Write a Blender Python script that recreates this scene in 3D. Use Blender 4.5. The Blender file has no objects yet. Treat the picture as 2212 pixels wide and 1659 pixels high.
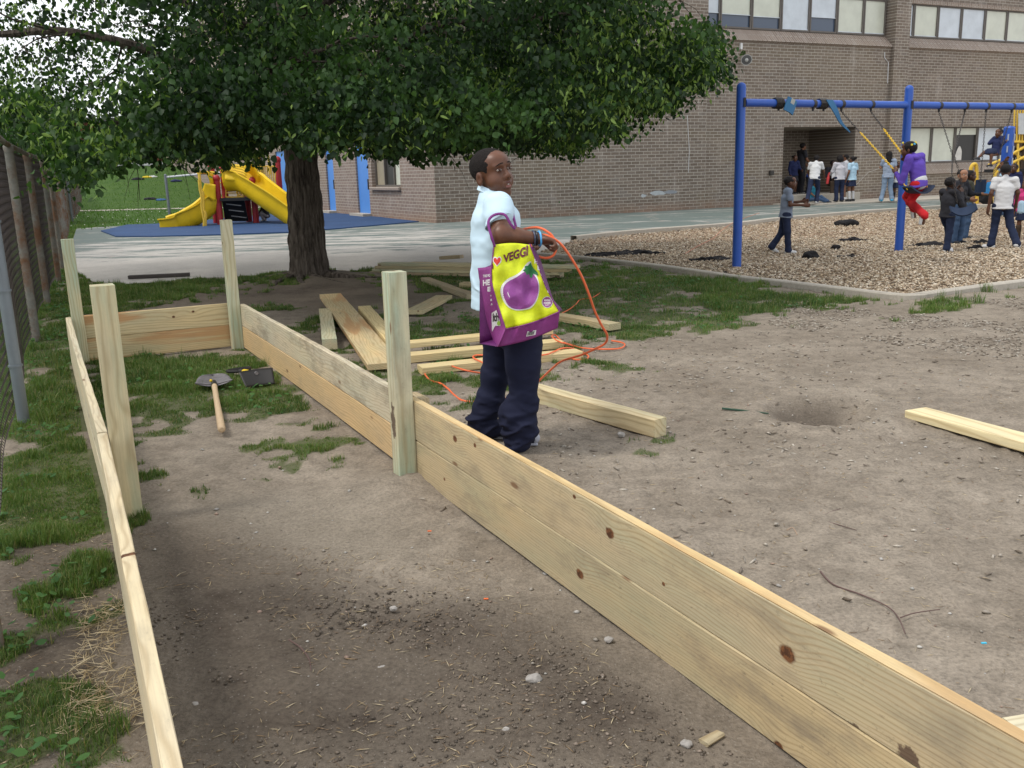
import bpy, math, random
import numpy as np
from mathutils import Vector, Matrix
S=bpy.context.scene; C=S.collection
random.seed(7); RNG=np.random.default_rng(11)
# ---------------- camera ----------------
W_,H_,F_=2212.,1659.,1990.; CAMH=1.4
ROLL=math.radians(1.65); TH=math.atan((829.5-370)*math.cos(ROLL)/F_)
FW=np.array([0,math.cos(TH),-math.sin(TH)]); r0=np.array([1.,0,0]); u0=np.cross(r0,FW)
RT=r0*math.cos(ROLL)-u0*math.sin(ROLL); UP=r0*math.sin(ROLL)+u0*math.cos(ROLL)
CP=np.array([0,0,CAMH])
cd=bpy.data.cameras.new('camera'); cam=bpy.data.objects.new('camera',cd); C.objects.link(cam); S.camera=cam
cam.matrix_world=Matrix(((RT[0],UP[0],-FW[0],0),(RT[1],UP[1],-FW[1],0),(RT[2],UP[2],-FW[2],CAMH),(0,0,0,1)))
cd.sensor_width=36; cd.lens=36*F_/W_; cd.clip_start=.05; cd.clip_end=2000
S.render.resolution_x=1024; S.render.resolution_y=768
# ---------------- light ----------------
SUN_EL,SUN_AZ=math.radians(60),math.radians(248)   # azimuth from +Y clockwise: over the viewer's left shoulder
w=bpy.data.worlds.new('World'); S.world=w; w.use_nodes=True; nt=w.node_tree; nt.nodes.clear()
def wn(t,**k):
    n=nt.nodes.new(t)
    for a,b in k.items(): setattr(n,a,b)
    return n
sky=wn('ShaderNodeTexSky',sky_type='NISHITA',sun_disc=False,sun_elevation=SUN_EL,sun_rotation=SUN_AZ,air_density=1.,dust_density=2.5)
tc=wn('ShaderNodeTexCoord'); mp=wn('ShaderNodeMapping'); mp.inputs['Scale'].default_value=(1,1,2.6)
no=wn('ShaderNodeTexNoise'); no.inputs['Scale'].default_value=1.7; no.inputs['Detail'].default_value=7; no.inputs['Roughness'].default_value=.6
rp=wn('ShaderNodeValToRGB'); rp.color_ramp.elements[0].position=.36; rp.color_ramp.elements[0].color=(.25,.25,.25,1); rp.color_ramp.elements[1].position=.56; rp.color_ramp.elements[1].color=(1,1,1,1)
mx=wn('ShaderNodeMix',data_type='RGBA'); mx.inputs[7].default_value=(9.5,9.7,10.0,1)
bg=wn('ShaderNodeBackground'); bg.inputs[1].default_value=.115; ow=wn('ShaderNodeOutputWorld')
L=nt.links.new
L(tc.outputs['Generated'],mp.inputs[0]); L(mp.outputs[0],no.inputs[0]); L(no.outputs[0],rp.inputs[0]); L(rp.outputs[0],mx.inputs[0]); L(sky.outputs[0],mx.inputs[6]); L(mx.outputs[2],bg.inputs[0]); L(bg.outputs[0],ow.inputs[0])
sd=bpy.data.lights.new('sun','SUN'); sd.energy=1.5; sd.angle=math.radians(12); sd.color=(1,.96,.9)
so=bpy.data.objects.new('sun',sd); C.objects.link(so)
so.rotation_euler=Vector((math.sin(SUN_AZ)*math.cos(SUN_EL),math.cos(SUN_AZ)*math.cos(SUN_EL),math.sin(SUN_EL))).to_track_quat('Z','Y').to_euler()
S.view_settings.view_transform='Standard'; S.view_settings.look='None'; S.view_settings.exposure=.38; S.view_settings.gamma=1
S.render.engine='CYCLES'
S.cycles.max_bounces=6; S.cycles.diffuse_bounces=3; S.cycles.glossy_bounces=2; S.cycles.transmission_bounces=4; S.cycles.transparent_max_bounces=6
# ---------------- places ----------------
def ray(x,y): return FW*F_+RT*(x-W_/2)+UP*(H_/2-y)
def G(x,y,z=0.):
    d=ray(x,y); return CP+d*((z-CP[2])/d[2])
def D(x,y,Y):
    d=ray(x,y); return CP+d*(Y/d[1])
def P(p):
    v=np.array(p,float)-CP; z=v@FW; return W_/2+F_*(v@RT)/z, H_/2-F_*(v@UP)/z
BA=math.radians(-26.8); BU=np.array([math.sin(BA),math.cos(BA),0]); BV=np.array([math.cos(BA),-math.sin(BA),0])
def UV(u,v,z=0.): return BU*u+BV*v+np.array([0,0,z])
WA=math.radians(26); WS=np.array([math.cos(WA),math.sin(WA),0]); WT=np.array([math.sin(WA),-math.cos(WA),0]); W0=np.array([-2.05,27.03,0])
def WL(s,t,z=0.): return W0+WS*s+WT*t+np.array([0,0,z])   # s along the school wall, t out of it
Z=np.array([0,0,1.])
def vec(*a): return np.array(a,float)
def nrm(v): return v/max(1e-9,np.linalg.norm(v))
def srgb(r,g,b):
    f=lambda c:(c/12.92 if c<=.04045 else ((c+.055)/1.055)**2.4)
    return (f(r/255),f(g/255),f(b/255))
# ---------------- noise ----------------
def hsh(i,j,k,s=0):
    h=(i.astype(np.int64)*374761393+j.astype(np.int64)*668265263+k.astype(np.int64)*2147483647+s*1274126177)&0xffffffff
    h=((h^(h>>13))*1274126177)&0xffffffff
    return ((h^(h>>16))&0xffffff)/float(0xffffff)
def noise3(p,s=0):
    p=np.asarray(p,float); i=np.floor(p).astype(np.int64); f=p-i; f=f*f*(3-2*f); r=0
    for a in (0,1):
        for b in (0,1):
            for c in (0,1):
                wt=(f[...,0] if a else 1-f[...,0])*(f[...,1] if b else 1-f[...,1])*(f[...,2] if c else 1-f[...,2])
                r=r+wt*hsh(i[...,0]+a,i[...,1]+b,i[...,2]+c,s)
    return r
def fbm(p,o=4,s=0):
    r=0;a=.5;t=0;p=np.asarray(p,float)
    for k in range(o): r=r+a*noise3(p*2**k+7.3*k,s+k); t+=a; a*=.5
    return r/t
def n2(x,y,sc=1.,o=4,s=0): return fbm(np.stack([x*sc,y*sc,np.zeros_like(x)],-1),o,s)
def inpoly(x,y,poly):
    r=np.zeros(x.shape,bool); n=len(poly)
    for i in range(n):
        x1,y1=poly[i][:2]; x2,y2=poly[(i+1)%n][:2]
        c=((y1>y)!=(y2>y)); 
        with np.errstate(divide='ignore',invalid='ignore'): r^=c&(x<(x2-x1)*(y-y1)/(y2-y1+1e-12)+x1)
    return r
# ---------------- mesh building ----------------
ORG={}
def mkobj(name,me,parent=None,mat=None,loc=None,smooth=False):
    o=bpy.data.objects.new(name,me); C.objects.link(o)
    if parent is not None:
        o.parent=parent; org=ORG[parent.name]; ORG[o.name]=org
    else:
        org=np.array(loc if loc is not None else (0,0,0),float); ORG[o.name]=org; o.location=org
    if np.any(org): me.transform(Matrix.Translation(-Vector(org)))
    for m in (mat if isinstance(mat,(list,tuple)) else [mat]):
        if m: me.materials.append(m)
    if smooth: me.shade_smooth()
    return o
def thing(name,label,cat,loc=(0,0,0),group=None,rot=0):
    o=bpy.data.objects.new(name,None); C.objects.link(o); o.location=loc; o.empty_display_size=.1
    ORG[o.name]=np.array(loc,float); tag(o,label,cat,group); return o
def tag(o,label=None,cat=None,group=None,kind=None):
    for k,v in (('label',label),('category',cat),('group',group),('kind',kind)):
        if v: o[k]=v
    return o
def npmesh(name,V,Fc,smooth=False,mi=None):
    """V (n,3); Fc (m,k) int array or list of arrays"""
    me=bpy.data.meshes.new(name); V=np.asarray(V,np.float32)
    Fs=Fc if isinstance(Fc,list) else [Fc]; Fs=[np.asarray(f,np.int32) for f in Fs if len(f)]
    lens=np.concatenate([np.full(len(f),f.shape[1],np.int32) for f in Fs]); idx=np.concatenate([f.ravel() for f in Fs])
    me.vertices.add(len(V)); me.vertices.foreach_set('co',V.ravel())
    me.loops.add(len(idx)); me.loops.foreach_set('vertex_index',idx)
    me.polygons.add(len(lens)); st=np.concatenate([[0],np.cumsum(lens)[:-1]]).astype(np.int32)
    me.polygons.foreach_set('loop_start',st); me.polygons.foreach_set('loop_total',lens)
    if mi is not None: me.polygons.foreach_set('material_index',np.asarray(mi,np.int32))
    me.update(calc_edges=True); me.validate()
    if smooth: me.shade_smooth()
    return me
def vcol(me,name,col):
    a=me.attributes.new(name,'FLOAT_COLOR','POINT'); c=np.ones((len(me.vertices),4),np.float32); c[:,:col.shape[1]]=col; a.data.foreach_set('color',c.ravel())
def frames(pts):
    pts=[np.array(p,float) for p in pts]; n=len(pts); T=[nrm(pts[min(i+1,n-1)]-pts[max(i-1,0)]) for i in range(n)]
    a=vec(0,0,1) if abs(T[0][2])<.9 else vec(1,0,0); N=[nrm(a-T[0]*(a@T[0]))]
    for i in range(1,n): N.append(nrm(N[-1]-T[i]*(N[-1]@T[i])))
    return pts,T,N
class MB:
    def __init__(s): s.v=[]; s.f=[]; s.m=[]; s.c=0; s.mi=0
    def add(s,V,Fc):
        V=np.asarray(V,float); s.v.append(V); 
        for f in Fc: s.f.append([int(i)+s.c for i in f]); s.m.append(s.mi)
        s.c+=len(V); return s
    def box(s,c,sz,ax=None,bev=0.):
        c=np.array(c,float); a=ax if ax is not None else np.eye(3); hx,hy,hz=[q/2 for q in sz]
        if bev<=0:
            V=[c+a[0]*x*hx+a[1]*y*hy+a[2]*z*hz for x in (-1,1) for y in (-1,1) for z in (-1,1)]
            return s.add(V,[(0,1,3,2),(4,6,7,5),(0,4,5,1),(2,3,7,6),(0,2,6,4),(1,5,7,3)])
        b=bev; V=[];Fc=[]
        pts=[(-hy+b,-hz),(hy-b,-hz),(hy,-hz+b),(hy,hz-b),(hy-b,hz),(-hy+b,hz),(-hy,hz-b),(-hy,-hz+b)]
        rings=[(-hx,1-b/max(hy,hz)),(-hx+b,1),(hx-b,1),(hx,1-b/max(hy,hz))]
        for x,k in rings:
            for y,z in pts: V.append(c+a[0]*x+a[1]*y*k+a[2]*z*k)
        for r in range(3):
            for i in range(8): j=(i+1)%8; Fc.append((r*8+i,r*8+j,r*8+8+j,r*8+8+i))
        Fc.append(tuple(range(7,-1,-1))); Fc.append(tuple(range(24,32))); return s.add(V,Fc)
    def bar(s,a,b,w,h,up=Z,bev=0.):
        a=np.array(a,float); b=np.array(b,float); x=nrm(b-a); y=nrm(np.cross(up,x)); z=np.cross(x,y)
        return s.box((a+b)/2,(np.linalg.norm(b-a),w,h),np.array([x,y,z]),bev)
    def tube(s,pts,r,n=8,cap=True,sq=1.):
        pts,T,N=frames(pts); R=r if hasattr(r,'__len__') else [r]*len(pts); V=[];Fc=[]
        for p,t,nn,q in zip(pts,T,N,R):
            b=np.cross(t,nn)
            for k in range(n): a=2*math.pi*k/n; V.append(p+(nn*math.cos(a)+b*math.sin(a)*sq)*q)
        for i in range(len(pts)-1):
            for k in range(n): j=(k+1)%n; Fc.append((i*n+k,i*n+j,i*n+n+j,i*n+n+k))
        if cap: Fc.append(tuple(range(n-1,-1,-1))); Fc.append(tuple(range((len(pts)-1)*n,len(pts)*n)))
        return s.add(V,Fc)
    def lathe(s,c,prof,n=16,ax=Z):
        ax=nrm(np.array(ax,float)); c=np.array(c,float); return s.tube([c+ax*h for h,_ in prof],[r for _,r in prof],n)
    def quad(s,*p): return s.add(p,[tuple(range(len(p)))])
    def ball(s,c,r,n=10,sc=(1,1,1)):
        m=n//2; V=[];Fc=[]; c=np.array(c,float)
        for i in range(m+1):
            t=math.pi*i/m
            for k in range(n): a=2*math.pi*k/n; V.append(c+r*vec(math.sin(t)*math.cos(a)*sc[0],math.sin(t)*math.sin(a)*sc[1],math.cos(t)*sc[2]))
        for i in range(m):
            for k in range(n): j=(k+1)%n; Fc.append((i*n+k,i*n+n+k,i*n+n+j,i*n+j))
        return s.add(V,Fc)
    def eball(s,c,R,r,n=12):
        k=len(s.v); s.ball((0,0,0),1.,n); s.v[-1]=np.array(c)+(s.v[-1]*np.array(r))@np.array(R).T; return s
    def sheet(s,fn,nu,nv):
        V=[fn(i/nu,j/nv) for i in range(nu+1) for j in range(nv+1)]
        return s.add(V,[(i*(nv+1)+j,(i+1)*(nv+1)+j,(i+1)*(nv+1)+j+1,i*(nv+1)+j+1) for i in range(nu) for j in range(nv)])
    def build(s,name,mat=None,parent=None,loc=None,smooth=False,solid=0.):
        me=bpy.data.meshes.new(name); V=np.concatenate(s.v); me.from_pydata(V.tolist(),[],s.f)
        if len(set(s.m))>1: me.polygons.foreach_set('material_index',s.m)
        me.update()
        o=mkobj(name,me,parent,mat,loc,smooth)
        if solid:
            md=o.modifiers.new('s','SOLIDIFY'); md.thickness=solid; md.offset=0
        if smooth:
            try: me.set_sharp_from_angle(angle=math.radians(40))
            except Exception: pass
        return o
def catmull(P_,k=8,closed=False):
    P_=[np.array(p,float) for p in P_]; n=len(P_); out=[]
    for i in range(n-1 if not closed else n):
        g=(lambda j:P_[j%n]) if closed else (lambda j:P_[min(max(j,0),n-1)])
        a,b,c,d=g(i-1),g(i),g(i+1),g(i+2)
        for q in range(k):
            t=q/k; out.append(.5*((2*b)+(c-a)*t+(2*a-5*b+4*c-d)*t*t+(-a+3*b-3*c+d)*t**3))
    if not closed: out.append(P_[-1])
    return out
# ---------------- implicit surfaces ----------------
def surfnet(Fd,o,h):
    s=Fd<0; nx,ny,nz=Fd.shape
    cnt=np.zeros((nx-1,ny-1,nz-1),np.int8)
    for a in (0,1):
        for b in (0,1):
            for c in (0,1): cnt+=s[a:nx-1+a,b:ny-1+b,c:nz-1+c]
    act=np.argwhere((cnt>0)&(cnt<8)); idx=np.full(cnt.shape,-1,np.int32); idx[tuple(act.T)]=np.arange(len(act))
    acc=np.zeros((len(act),3)); num=np.zeros(len(act))
    crn=[(a,b,c) for a in (0,1) for b in (0,1) for c in (0,1)]; val={c:Fd[act[:,0]+c[0],act[:,1]+c[1],act[:,2]+c[2]] for c in crn}
    for c in crn:
        for ax in range(3):
            if c[ax]==0:
                d=list(c); d[ax]=1; d=tuple(d); va,vb=val[c],val[d]; m=(va<0)!=(vb<0)
                t=np.where(m,va/np.where(m,va-vb,1),0); p=np.array(c,float)[None]+t[:,None]*(np.array(d)-np.array(c))[None]
                acc+=p*m[:,None]; num+=m
    V=(act+acc/num[:,None])*h+o; Fc=[]
    for ax in range(3):
        sl=[slice(1,-1)]*3; sl[ax]=slice(0,-1); s2=list(sl); s2[ax]=slice(1,None)
        a=s[tuple(sl)]; b=s[tuple(s2)]; e=np.argwhere(a!=b)
        if not len(e): continue
        off=np.ones(3,int); off[ax]=0; e2=e+off; u,v=[(1,2),(2,0),(0,1)][ax]
        def g(du,dv):
            q=e2.copy(); q[:,u]-=du; q[:,v]-=dv; return idx[tuple(q.T)]
        q=np.stack([g(1,1),g(0,1),g(0,0),g(1,0)],1); ins=a[tuple(e.T)]; q[~ins]=q[~ins][:,::-1]; Fc.append(q)
    return V,np.concatenate(Fc)
def sdf(prims,h=.01,k=.02,disp=None,cuts=()):
    """prims: ('c',a,b,ra,rb[,axis,factor]) | ('e',centre,radii,R) ; optional leading '-' subtracts; k overrides via dict"""
    B=[]
    for p in prims:
        if isinstance(p[-1],dict): p=p[:-1]
        if p[0][-1]=='c':
            rr=max(p[3],p[4])*(1 if len(p)<6 else max(1,1/p[6])); B.append((np.minimum(p[1],p[2])-rr,np.maximum(p[1],p[2])+rr))
        else: rr=max(p[2]); B.append((np.array(p[1])-rr,np.array(p[1])+rr))
    lo=np.min([b[0] for b,p in zip(B,prims) if p[0][0]!='-'],0)-3*h; hi=np.max([b[1] for b,p in zip(B,prims) if p[0][0]!='-'],0)+3*h
    n=np.ceil((hi-lo)/h).astype(int)+1; Fd=np.full(n,.05+2*k+3*h,np.float32)
    ax=[lo[i]+h*np.arange(n[i]) for i in range(3)]
    for p,(bl,bh) in zip(prims,B):
        kk=k; q=p
        if isinstance(p[-1],dict): kk=p[-1]['k']; q=p[:-1]
        pad=.02+2.5*kk+2*h; i0=np.clip(np.floor((bl-pad-lo)/h).astype(int),0,n); i1=np.clip(np.ceil((bh+pad-lo)/h).astype(int)+1,0,n)
        if np.any(i1<=i0): continue
        sl=tuple(slice(a,b) for a,b in zip(i0,i1))
        X,Y,Zz=np.meshgrid(*[ax[i][sl[i]] for i in range(3)],indexing='ij',sparse=False); Q=np.stack([X,Y,Zz],-1)
        if q[0][-1]=='c':
            a,b,ra,rb=np.array(q[1],float),np.array(q[2],float),q[3],q[4]
            if len(q)>5:
                d=nrm(np.array(q[5],float)); fk=q[6]; Q=Q+(fk-1)*((Q-a)@d)[...,None]*d; b=b+(fk-1)*((b-a)@d)*d
            ab=b-a; t=np.clip((Q-a)@ab/max(1e-9,ab@ab),0,1); dd=np.linalg.norm(Q-a-t[...,None]*ab,axis=-1)-(ra+(rb-ra)*t)
        else:
            R=q[3] if len(q)>3 and q[3] is not None else np.eye(3); r=np.array(q[2],float); qq=(Q-np.array(q[1]))@R.T
            k0=np.linalg.norm(qq/r,axis=-1); k1=np.linalg.norm(qq/r**2,axis=-1)+1e-9; dd=k0*(k0-1)/k1; dd=np.where(k0<.05,-min(r),dd)
        cur=Fd[sl]
        if q[0][0]=='-':
            dd=-dd; hh=np.clip(.5-.5*(dd-cur)/kk,0,1); Fd[sl]=cur*hh+dd*(1-hh)+kk*hh*(1-hh); 
        else:
            hh=np.clip(.5+.5*(dd-cur)/kk,0,1); Fd[sl]=cur*hh+dd*(1-hh)-kk*hh*(1-hh)
    if disp is not None or cuts:
        m=np.abs(Fd)<max(.05,3*h); I=np.argwhere(m); Q=I*h+lo; f=Fd[m]
        if disp is not None: f=f+disp(Q)
        Fd[m]=f
        for (c,nn) in cuts:
            nn=nrm(np.array(nn,float)); X,Y,Zz=np.meshgrid(*ax,indexing='ij'); dd=((X-c[0])*nn[0]+(Y-c[1])*nn[1]+(Zz-c[2])*nn[2]).astype(np.float32); Fd=np.maximum(Fd,dd)
    Fd[0]=Fd[-1]=.1; Fd[:,0]=Fd[:,-1]=.1; Fd[:,:,0]=Fd[:,:,-1]=.1
    return surfnet(Fd,lo,h)
# ---------------- materials ----------------
class NT:
    def __init__(s,name):
        s.m=bpy.data.materials.new(name); s.m.use_nodes=True; s.t=s.m.node_tree; s.t.nodes.clear()
        s.out=s.t.nodes.new('ShaderNodeOutputMaterial'); s.b=s.t.nodes.new('ShaderNodeBsdfPrincipled'); s.t.links.new(s.b.outputs[0],s.out.inputs[0]); s._tc=None
    def n(s,t,**k):
        n=s.t.nodes.new(t)
        for a,b in k.items(): setattr(n,a,b)
        return n
    def set(s,inp,v):
        if v is None: return
        if hasattr(v,'is_output') or isinstance(v,bpy.types.NodeSocket): s.t.links.new(v,inp)
        else:
            if inp.type=='RGBA' and len(v)==3: v=(*v,1)
            inp.default_value=v
    def co(s,kind='Object',scale=None,rot=None,loc=None):
        if s._tc is None: s._tc=s.n('ShaderNodeTexCoord')
        o=s._tc.outputs[kind]
        if scale is not None or rot or loc:
            m=s.n('ShaderNodeMapping'); s.t.links.new(o,m.inputs[0])
            if scale is not None: m.inputs['Scale'].default_value=scale if hasattr(scale,'__len__') else (scale,)*3
            if rot: m.inputs['Rotation'].default_value=rot
            if loc: s.set(m.inputs['Location'],loc)
            o=m.outputs[0]
        return o
    def noise(s,v,sc,det=4,rough=.55,dist=0,col=False):
        n=s.n('ShaderNodeTexNoise'); s.set(n.inputs['Vector'],v); n.inputs['Scale'].default_value=sc; n.inputs['Detail'].default_value=det; n.inputs['Roughness'].default_value=rough; n.inputs['Distortion'].default_value=dist
        return n.outputs[1 if col else 0]
    def vor(s,v,sc,feat='F1',out=0,rnd=1.):
        n=s.n('ShaderNodeTexVoronoi',feature=feat); s.set(n.inputs['Vector'],v); n.inputs['Scale'].default_value=sc; n.inputs['Randomness'].default_value=rnd; return n.outputs[out]
    def ramp(s,f,stops,interp='LINEAR'):
        n=s.n('ShaderNodeValToRGB'); cr=n.color_ramp; cr.interpolation=interp; s.set(n.inputs[0],f)
        while len(cr.elements)<len(stops): cr.elements.new(.5)
        for e,(p,c) in zip(cr.elements,stops): e.position=p; c=c if hasattr(c,'__len__') else (c,c,c); e.color=(*c,1)
        return n.outputs[0]
    def mix(s,f,a,b,blend='MIX'):
        n=s.n('ShaderNodeMix',data_type='RGBA',blend_type=blend); s.set(n.inputs[0],f); s.set(n.inputs[6],a); s.set(n.inputs[7],b); return n.outputs[2]
    def ma(s,op,a,b=None,c=None,clamp=False):
        n=s.n('ShaderNodeMath',operation=op,use_clamp=clamp); s.set(n.inputs[0],a); s.set(n.inputs[1],b); s.set(n.inputs[2],c); return n.outputs[0]
    def vm(s,op,a,b=None):
        n=s.n('ShaderNodeVectorMath',operation=op); s.set(n.inputs[0],a)
        if b is not None: s.set(n.inputs[1],b)
        return n.outputs[1 if op in('LENGTH','DISTANCE','DOT_PRODUCT') else 0]
    def sep(s,v):
        n=s.n('ShaderNodeSeparateXYZ'); s.set(n.inputs[0],v); return n.outputs
    def comb(s,x=0,y=0,z=0):
        n=s.n('ShaderNodeCombineXYZ'); s.set(n.inputs[0],x); s.set(n.inputs[1],y); s.set(n.inputs[2],z); return n.outputs[0]
    def attr(s,name,out='Color'): n=s.n('ShaderNodeAttribute',attribute_name=name); return n.outputs[out]
    def rand(s): return s.n('ShaderNodeObjectInfo').outputs['Random']
    def bump(s,h,st=.3,dist=.01):
        n=s.n('ShaderNodeBump'); s.set(n.inputs['Height'],h); n.inputs['Strength'].default_value=st; n.inputs['Distance'].default_value=dist; s.t.links.new(n.outputs[0],s.b.inputs['Normal'])
    def fin(s,col,rough=.7,spec=.3,metal=0.,**k):
        s.set(s.b.inputs['Base Color'],col); s.set(s.b.inputs['Roughness'],rough); s.set(s.b.inputs['Metallic'],metal); s.b.inputs['Specular IOR Level'].default_value=spec
        for a,b in k.items(): s.set(s.b.inputs[a.replace('_',' ')],b)
        return s.m
_pl={}
def plain(name,col,rough=.6,spec=.3,metal=0.,var=.12,sc=6.,bump=0.,bsc=60.,**k):
    key=(name,)
    if key in _pl: return _pl[key]
    t=NT(name); v=t.co(); n=t.noise(v,sc,5,.6)
    c=t.mix(1.,col,t.ramp(n,[(.25,1-var),(.75,1+var)]),'MULTIPLY')
    if bump: t.bump(t.noise(v,bsc,3,.6),bump,.004)
    _pl[key]=t.fin(c,rough,spec,metal,**k); return _pl[key]
def wood(name,base=(.60,.49,.30),green=.5,knots=(),stains=(),dirt=.35,sap=None,seed=0.,ringsc=60.,warpk=.14):
    """grain runs along local X; Y,Z across. knots:(x,z,r) on the face; stains:(x,z,rx,rz)"""
    t=NT(name); v0=t.co('Object'); rnd=t.rand(); off=t.comb(t.ma('MULTIPLY',rnd,17.),t.ma('MULTIPLY',rnd,9.),t.ma('MULTIPLY',rnd,5.)) if not knots and not stains else (seed,seed*.7,seed*.3)
    v=t.vm('ADD',v0,off); o=t.sep(v0)
    warp=t.noise(t.vm('MULTIPLY',v,(1.1,5.,5.)),1.,3,.5); r=t.ma('MULTIPLY',warp,warpk)
    kmask=None; kcore=None
    if True:
        yz=t.sep(v); 
        # automatic sparse knots from a stretched cell pattern
        pass
    for (kx,kz,kr) in knots:
        dx=t.ma('MULTIPLY',t.ma('SUBTRACT',o[0],kx),.75); dz=t.ma('SUBTRACT',o[2],kz)
        d=t.ma('SQRT',t.ma('ADD',t.ma('MULTIPLY',dx,dx),t.ma('MULTIPLY',dz,dz)))
        g=t.ma('POWER',2.718,t.ma('MULTIPLY',t.ma('MULTIPLY',d,d),-1/(2*(kr*2.6)**2)))
        r=t.ma('ADD',r,t.ma('MULTIPLY',g,kr*1.6))
        dn=t.ma('ADD',d,t.ma('MULTIPLY',t.ma('SUBTRACT',t.noise(v0,60,2),.5),kr*.5))
        c=t.ma('SUBTRACT',1.,t.ma('MULTIPLY',t.ma('SUBTRACT',dn,kr*.75),3./kr,clamp=True),clamp=True)
        kmask=c if kmask is None else t.ma('MAXIMUM',kmask,c)
    ring=t.ma('ADD',t.ma('ADD',yz[2],t.ma('MULTIPLY',yz[1],.6)),r)
    w=t.ma('SINE',t.ma('MULTIPLY',ring,ringsc*6.28)); w=t.ma('MULTIPLY_ADD',w,.5,.5); w=t.ma('POWER',w,3.5)
    fib=t.noise(t.vm('MULTIPLY',v,(6.,160.,160.)),1.,3,.6)
    big=t.noise(t.vm('MULTIPLY',v,(.9,4.,4.)),1.,4,.6); big2=t.noise(t.vm('MULTIPLY',t.vm('ADD',v,(5.,5.,5.)),(1.4,6.,6.)),1.,4,.6)
    b=np.array(base)
    c=t.mix(t.ramp(big,[(.38,0),(.62,1)]),tuple(b),tuple(b*vec(1.12,1.08,.98)))
    c=t.mix(t.ma('MULTIPLY',t.ramp(big2,[(.42,0),(.66,1)]),green),c,(b[0]*.72,b[1]*.98,b[2]*1.05))
    c=t.mix(t.ma('MULTIPLY',w,.50),c,(b[0]*.62,b[1]*.52,b[2]*.40))
    c=t.mix(.3,c,t.ramp(fib,[(.3,.62),(.7,1.2)]),'MULTIPLY')
    if sap: # orange heartwood band
        s1=t.noise(t.vm('MULTIPLY',v,(.7,5.,9.)),1.,3,.5,.6); c=t.mix(t.ma('MULTIPLY',t.ramp(s1,[(.5,0),(.56,1)]),sap),c,(.50,.27,.115))
    dz=t.noise(t.vm('MULTIPLY',v,(3.,9.,9.)),1.,6,.7); c=t.mix(t.ma('MULTIPLY',t.ramp(dz,[(.5,0),(.72,1)]),dirt),c,(.22,.18,.13))
    sp_=t.noise(t.vm('MULTIPLY',v,(30.,55.,55.)),1.,4,.8); c=t.mix(t.ma('MULTIPLY',t.ramp(sp_,[(.60,0),(.72,1)]),dirt*.75),c,(.13,.10,.07))
    vk=t.vor(t.vm('MULTIPLY',v,(2.1,6.,6.)),1.); km=t.ramp(vk,[(.045,1),(.085,0)]); c=t.mix(t.ma('MULTIPLY',km,.8),c,(.16,.075,.035))
    if kmask is not None:
        kr_=t.mix(t.ramp(t.noise(v0,90,3),[(.4,0),(.6,1)]),(.20,.085,.035),(.08,.035,.018)); c=t.mix(kmask,c,kr_)
    for (sx,sz,rx,rz) in stains:
        dx=t.ma('DIVIDE',t.ma('SUBTRACT',o[0],sx),rx); dz2=t.ma('DIVIDE',t.ma('SUBTRACT',o[2],sz),rz)
        d=t.ma('ADD',t.ma('ADD',t.ma('MULTIPLY',dx,dx),t.ma('MULTIPLY',dz2,dz2)),t.ma('MULTIPLY',t.ma('SUBTRACT',t.noise(v0,28,4,.7),.5),3.2))
        c=t.mix(t.ma('MULTIPLY',t.ramp(d,[(.55,1),(.95,0)]),.85),c,(.075,.04,.03))
    t.bump(t.ma('ADD',t.ma('MULTIPLY',fib,.6),t.ma('MULTIPLY',w,.3)),.35,.0016)
    return t.fin(c,.62,.25)
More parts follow.
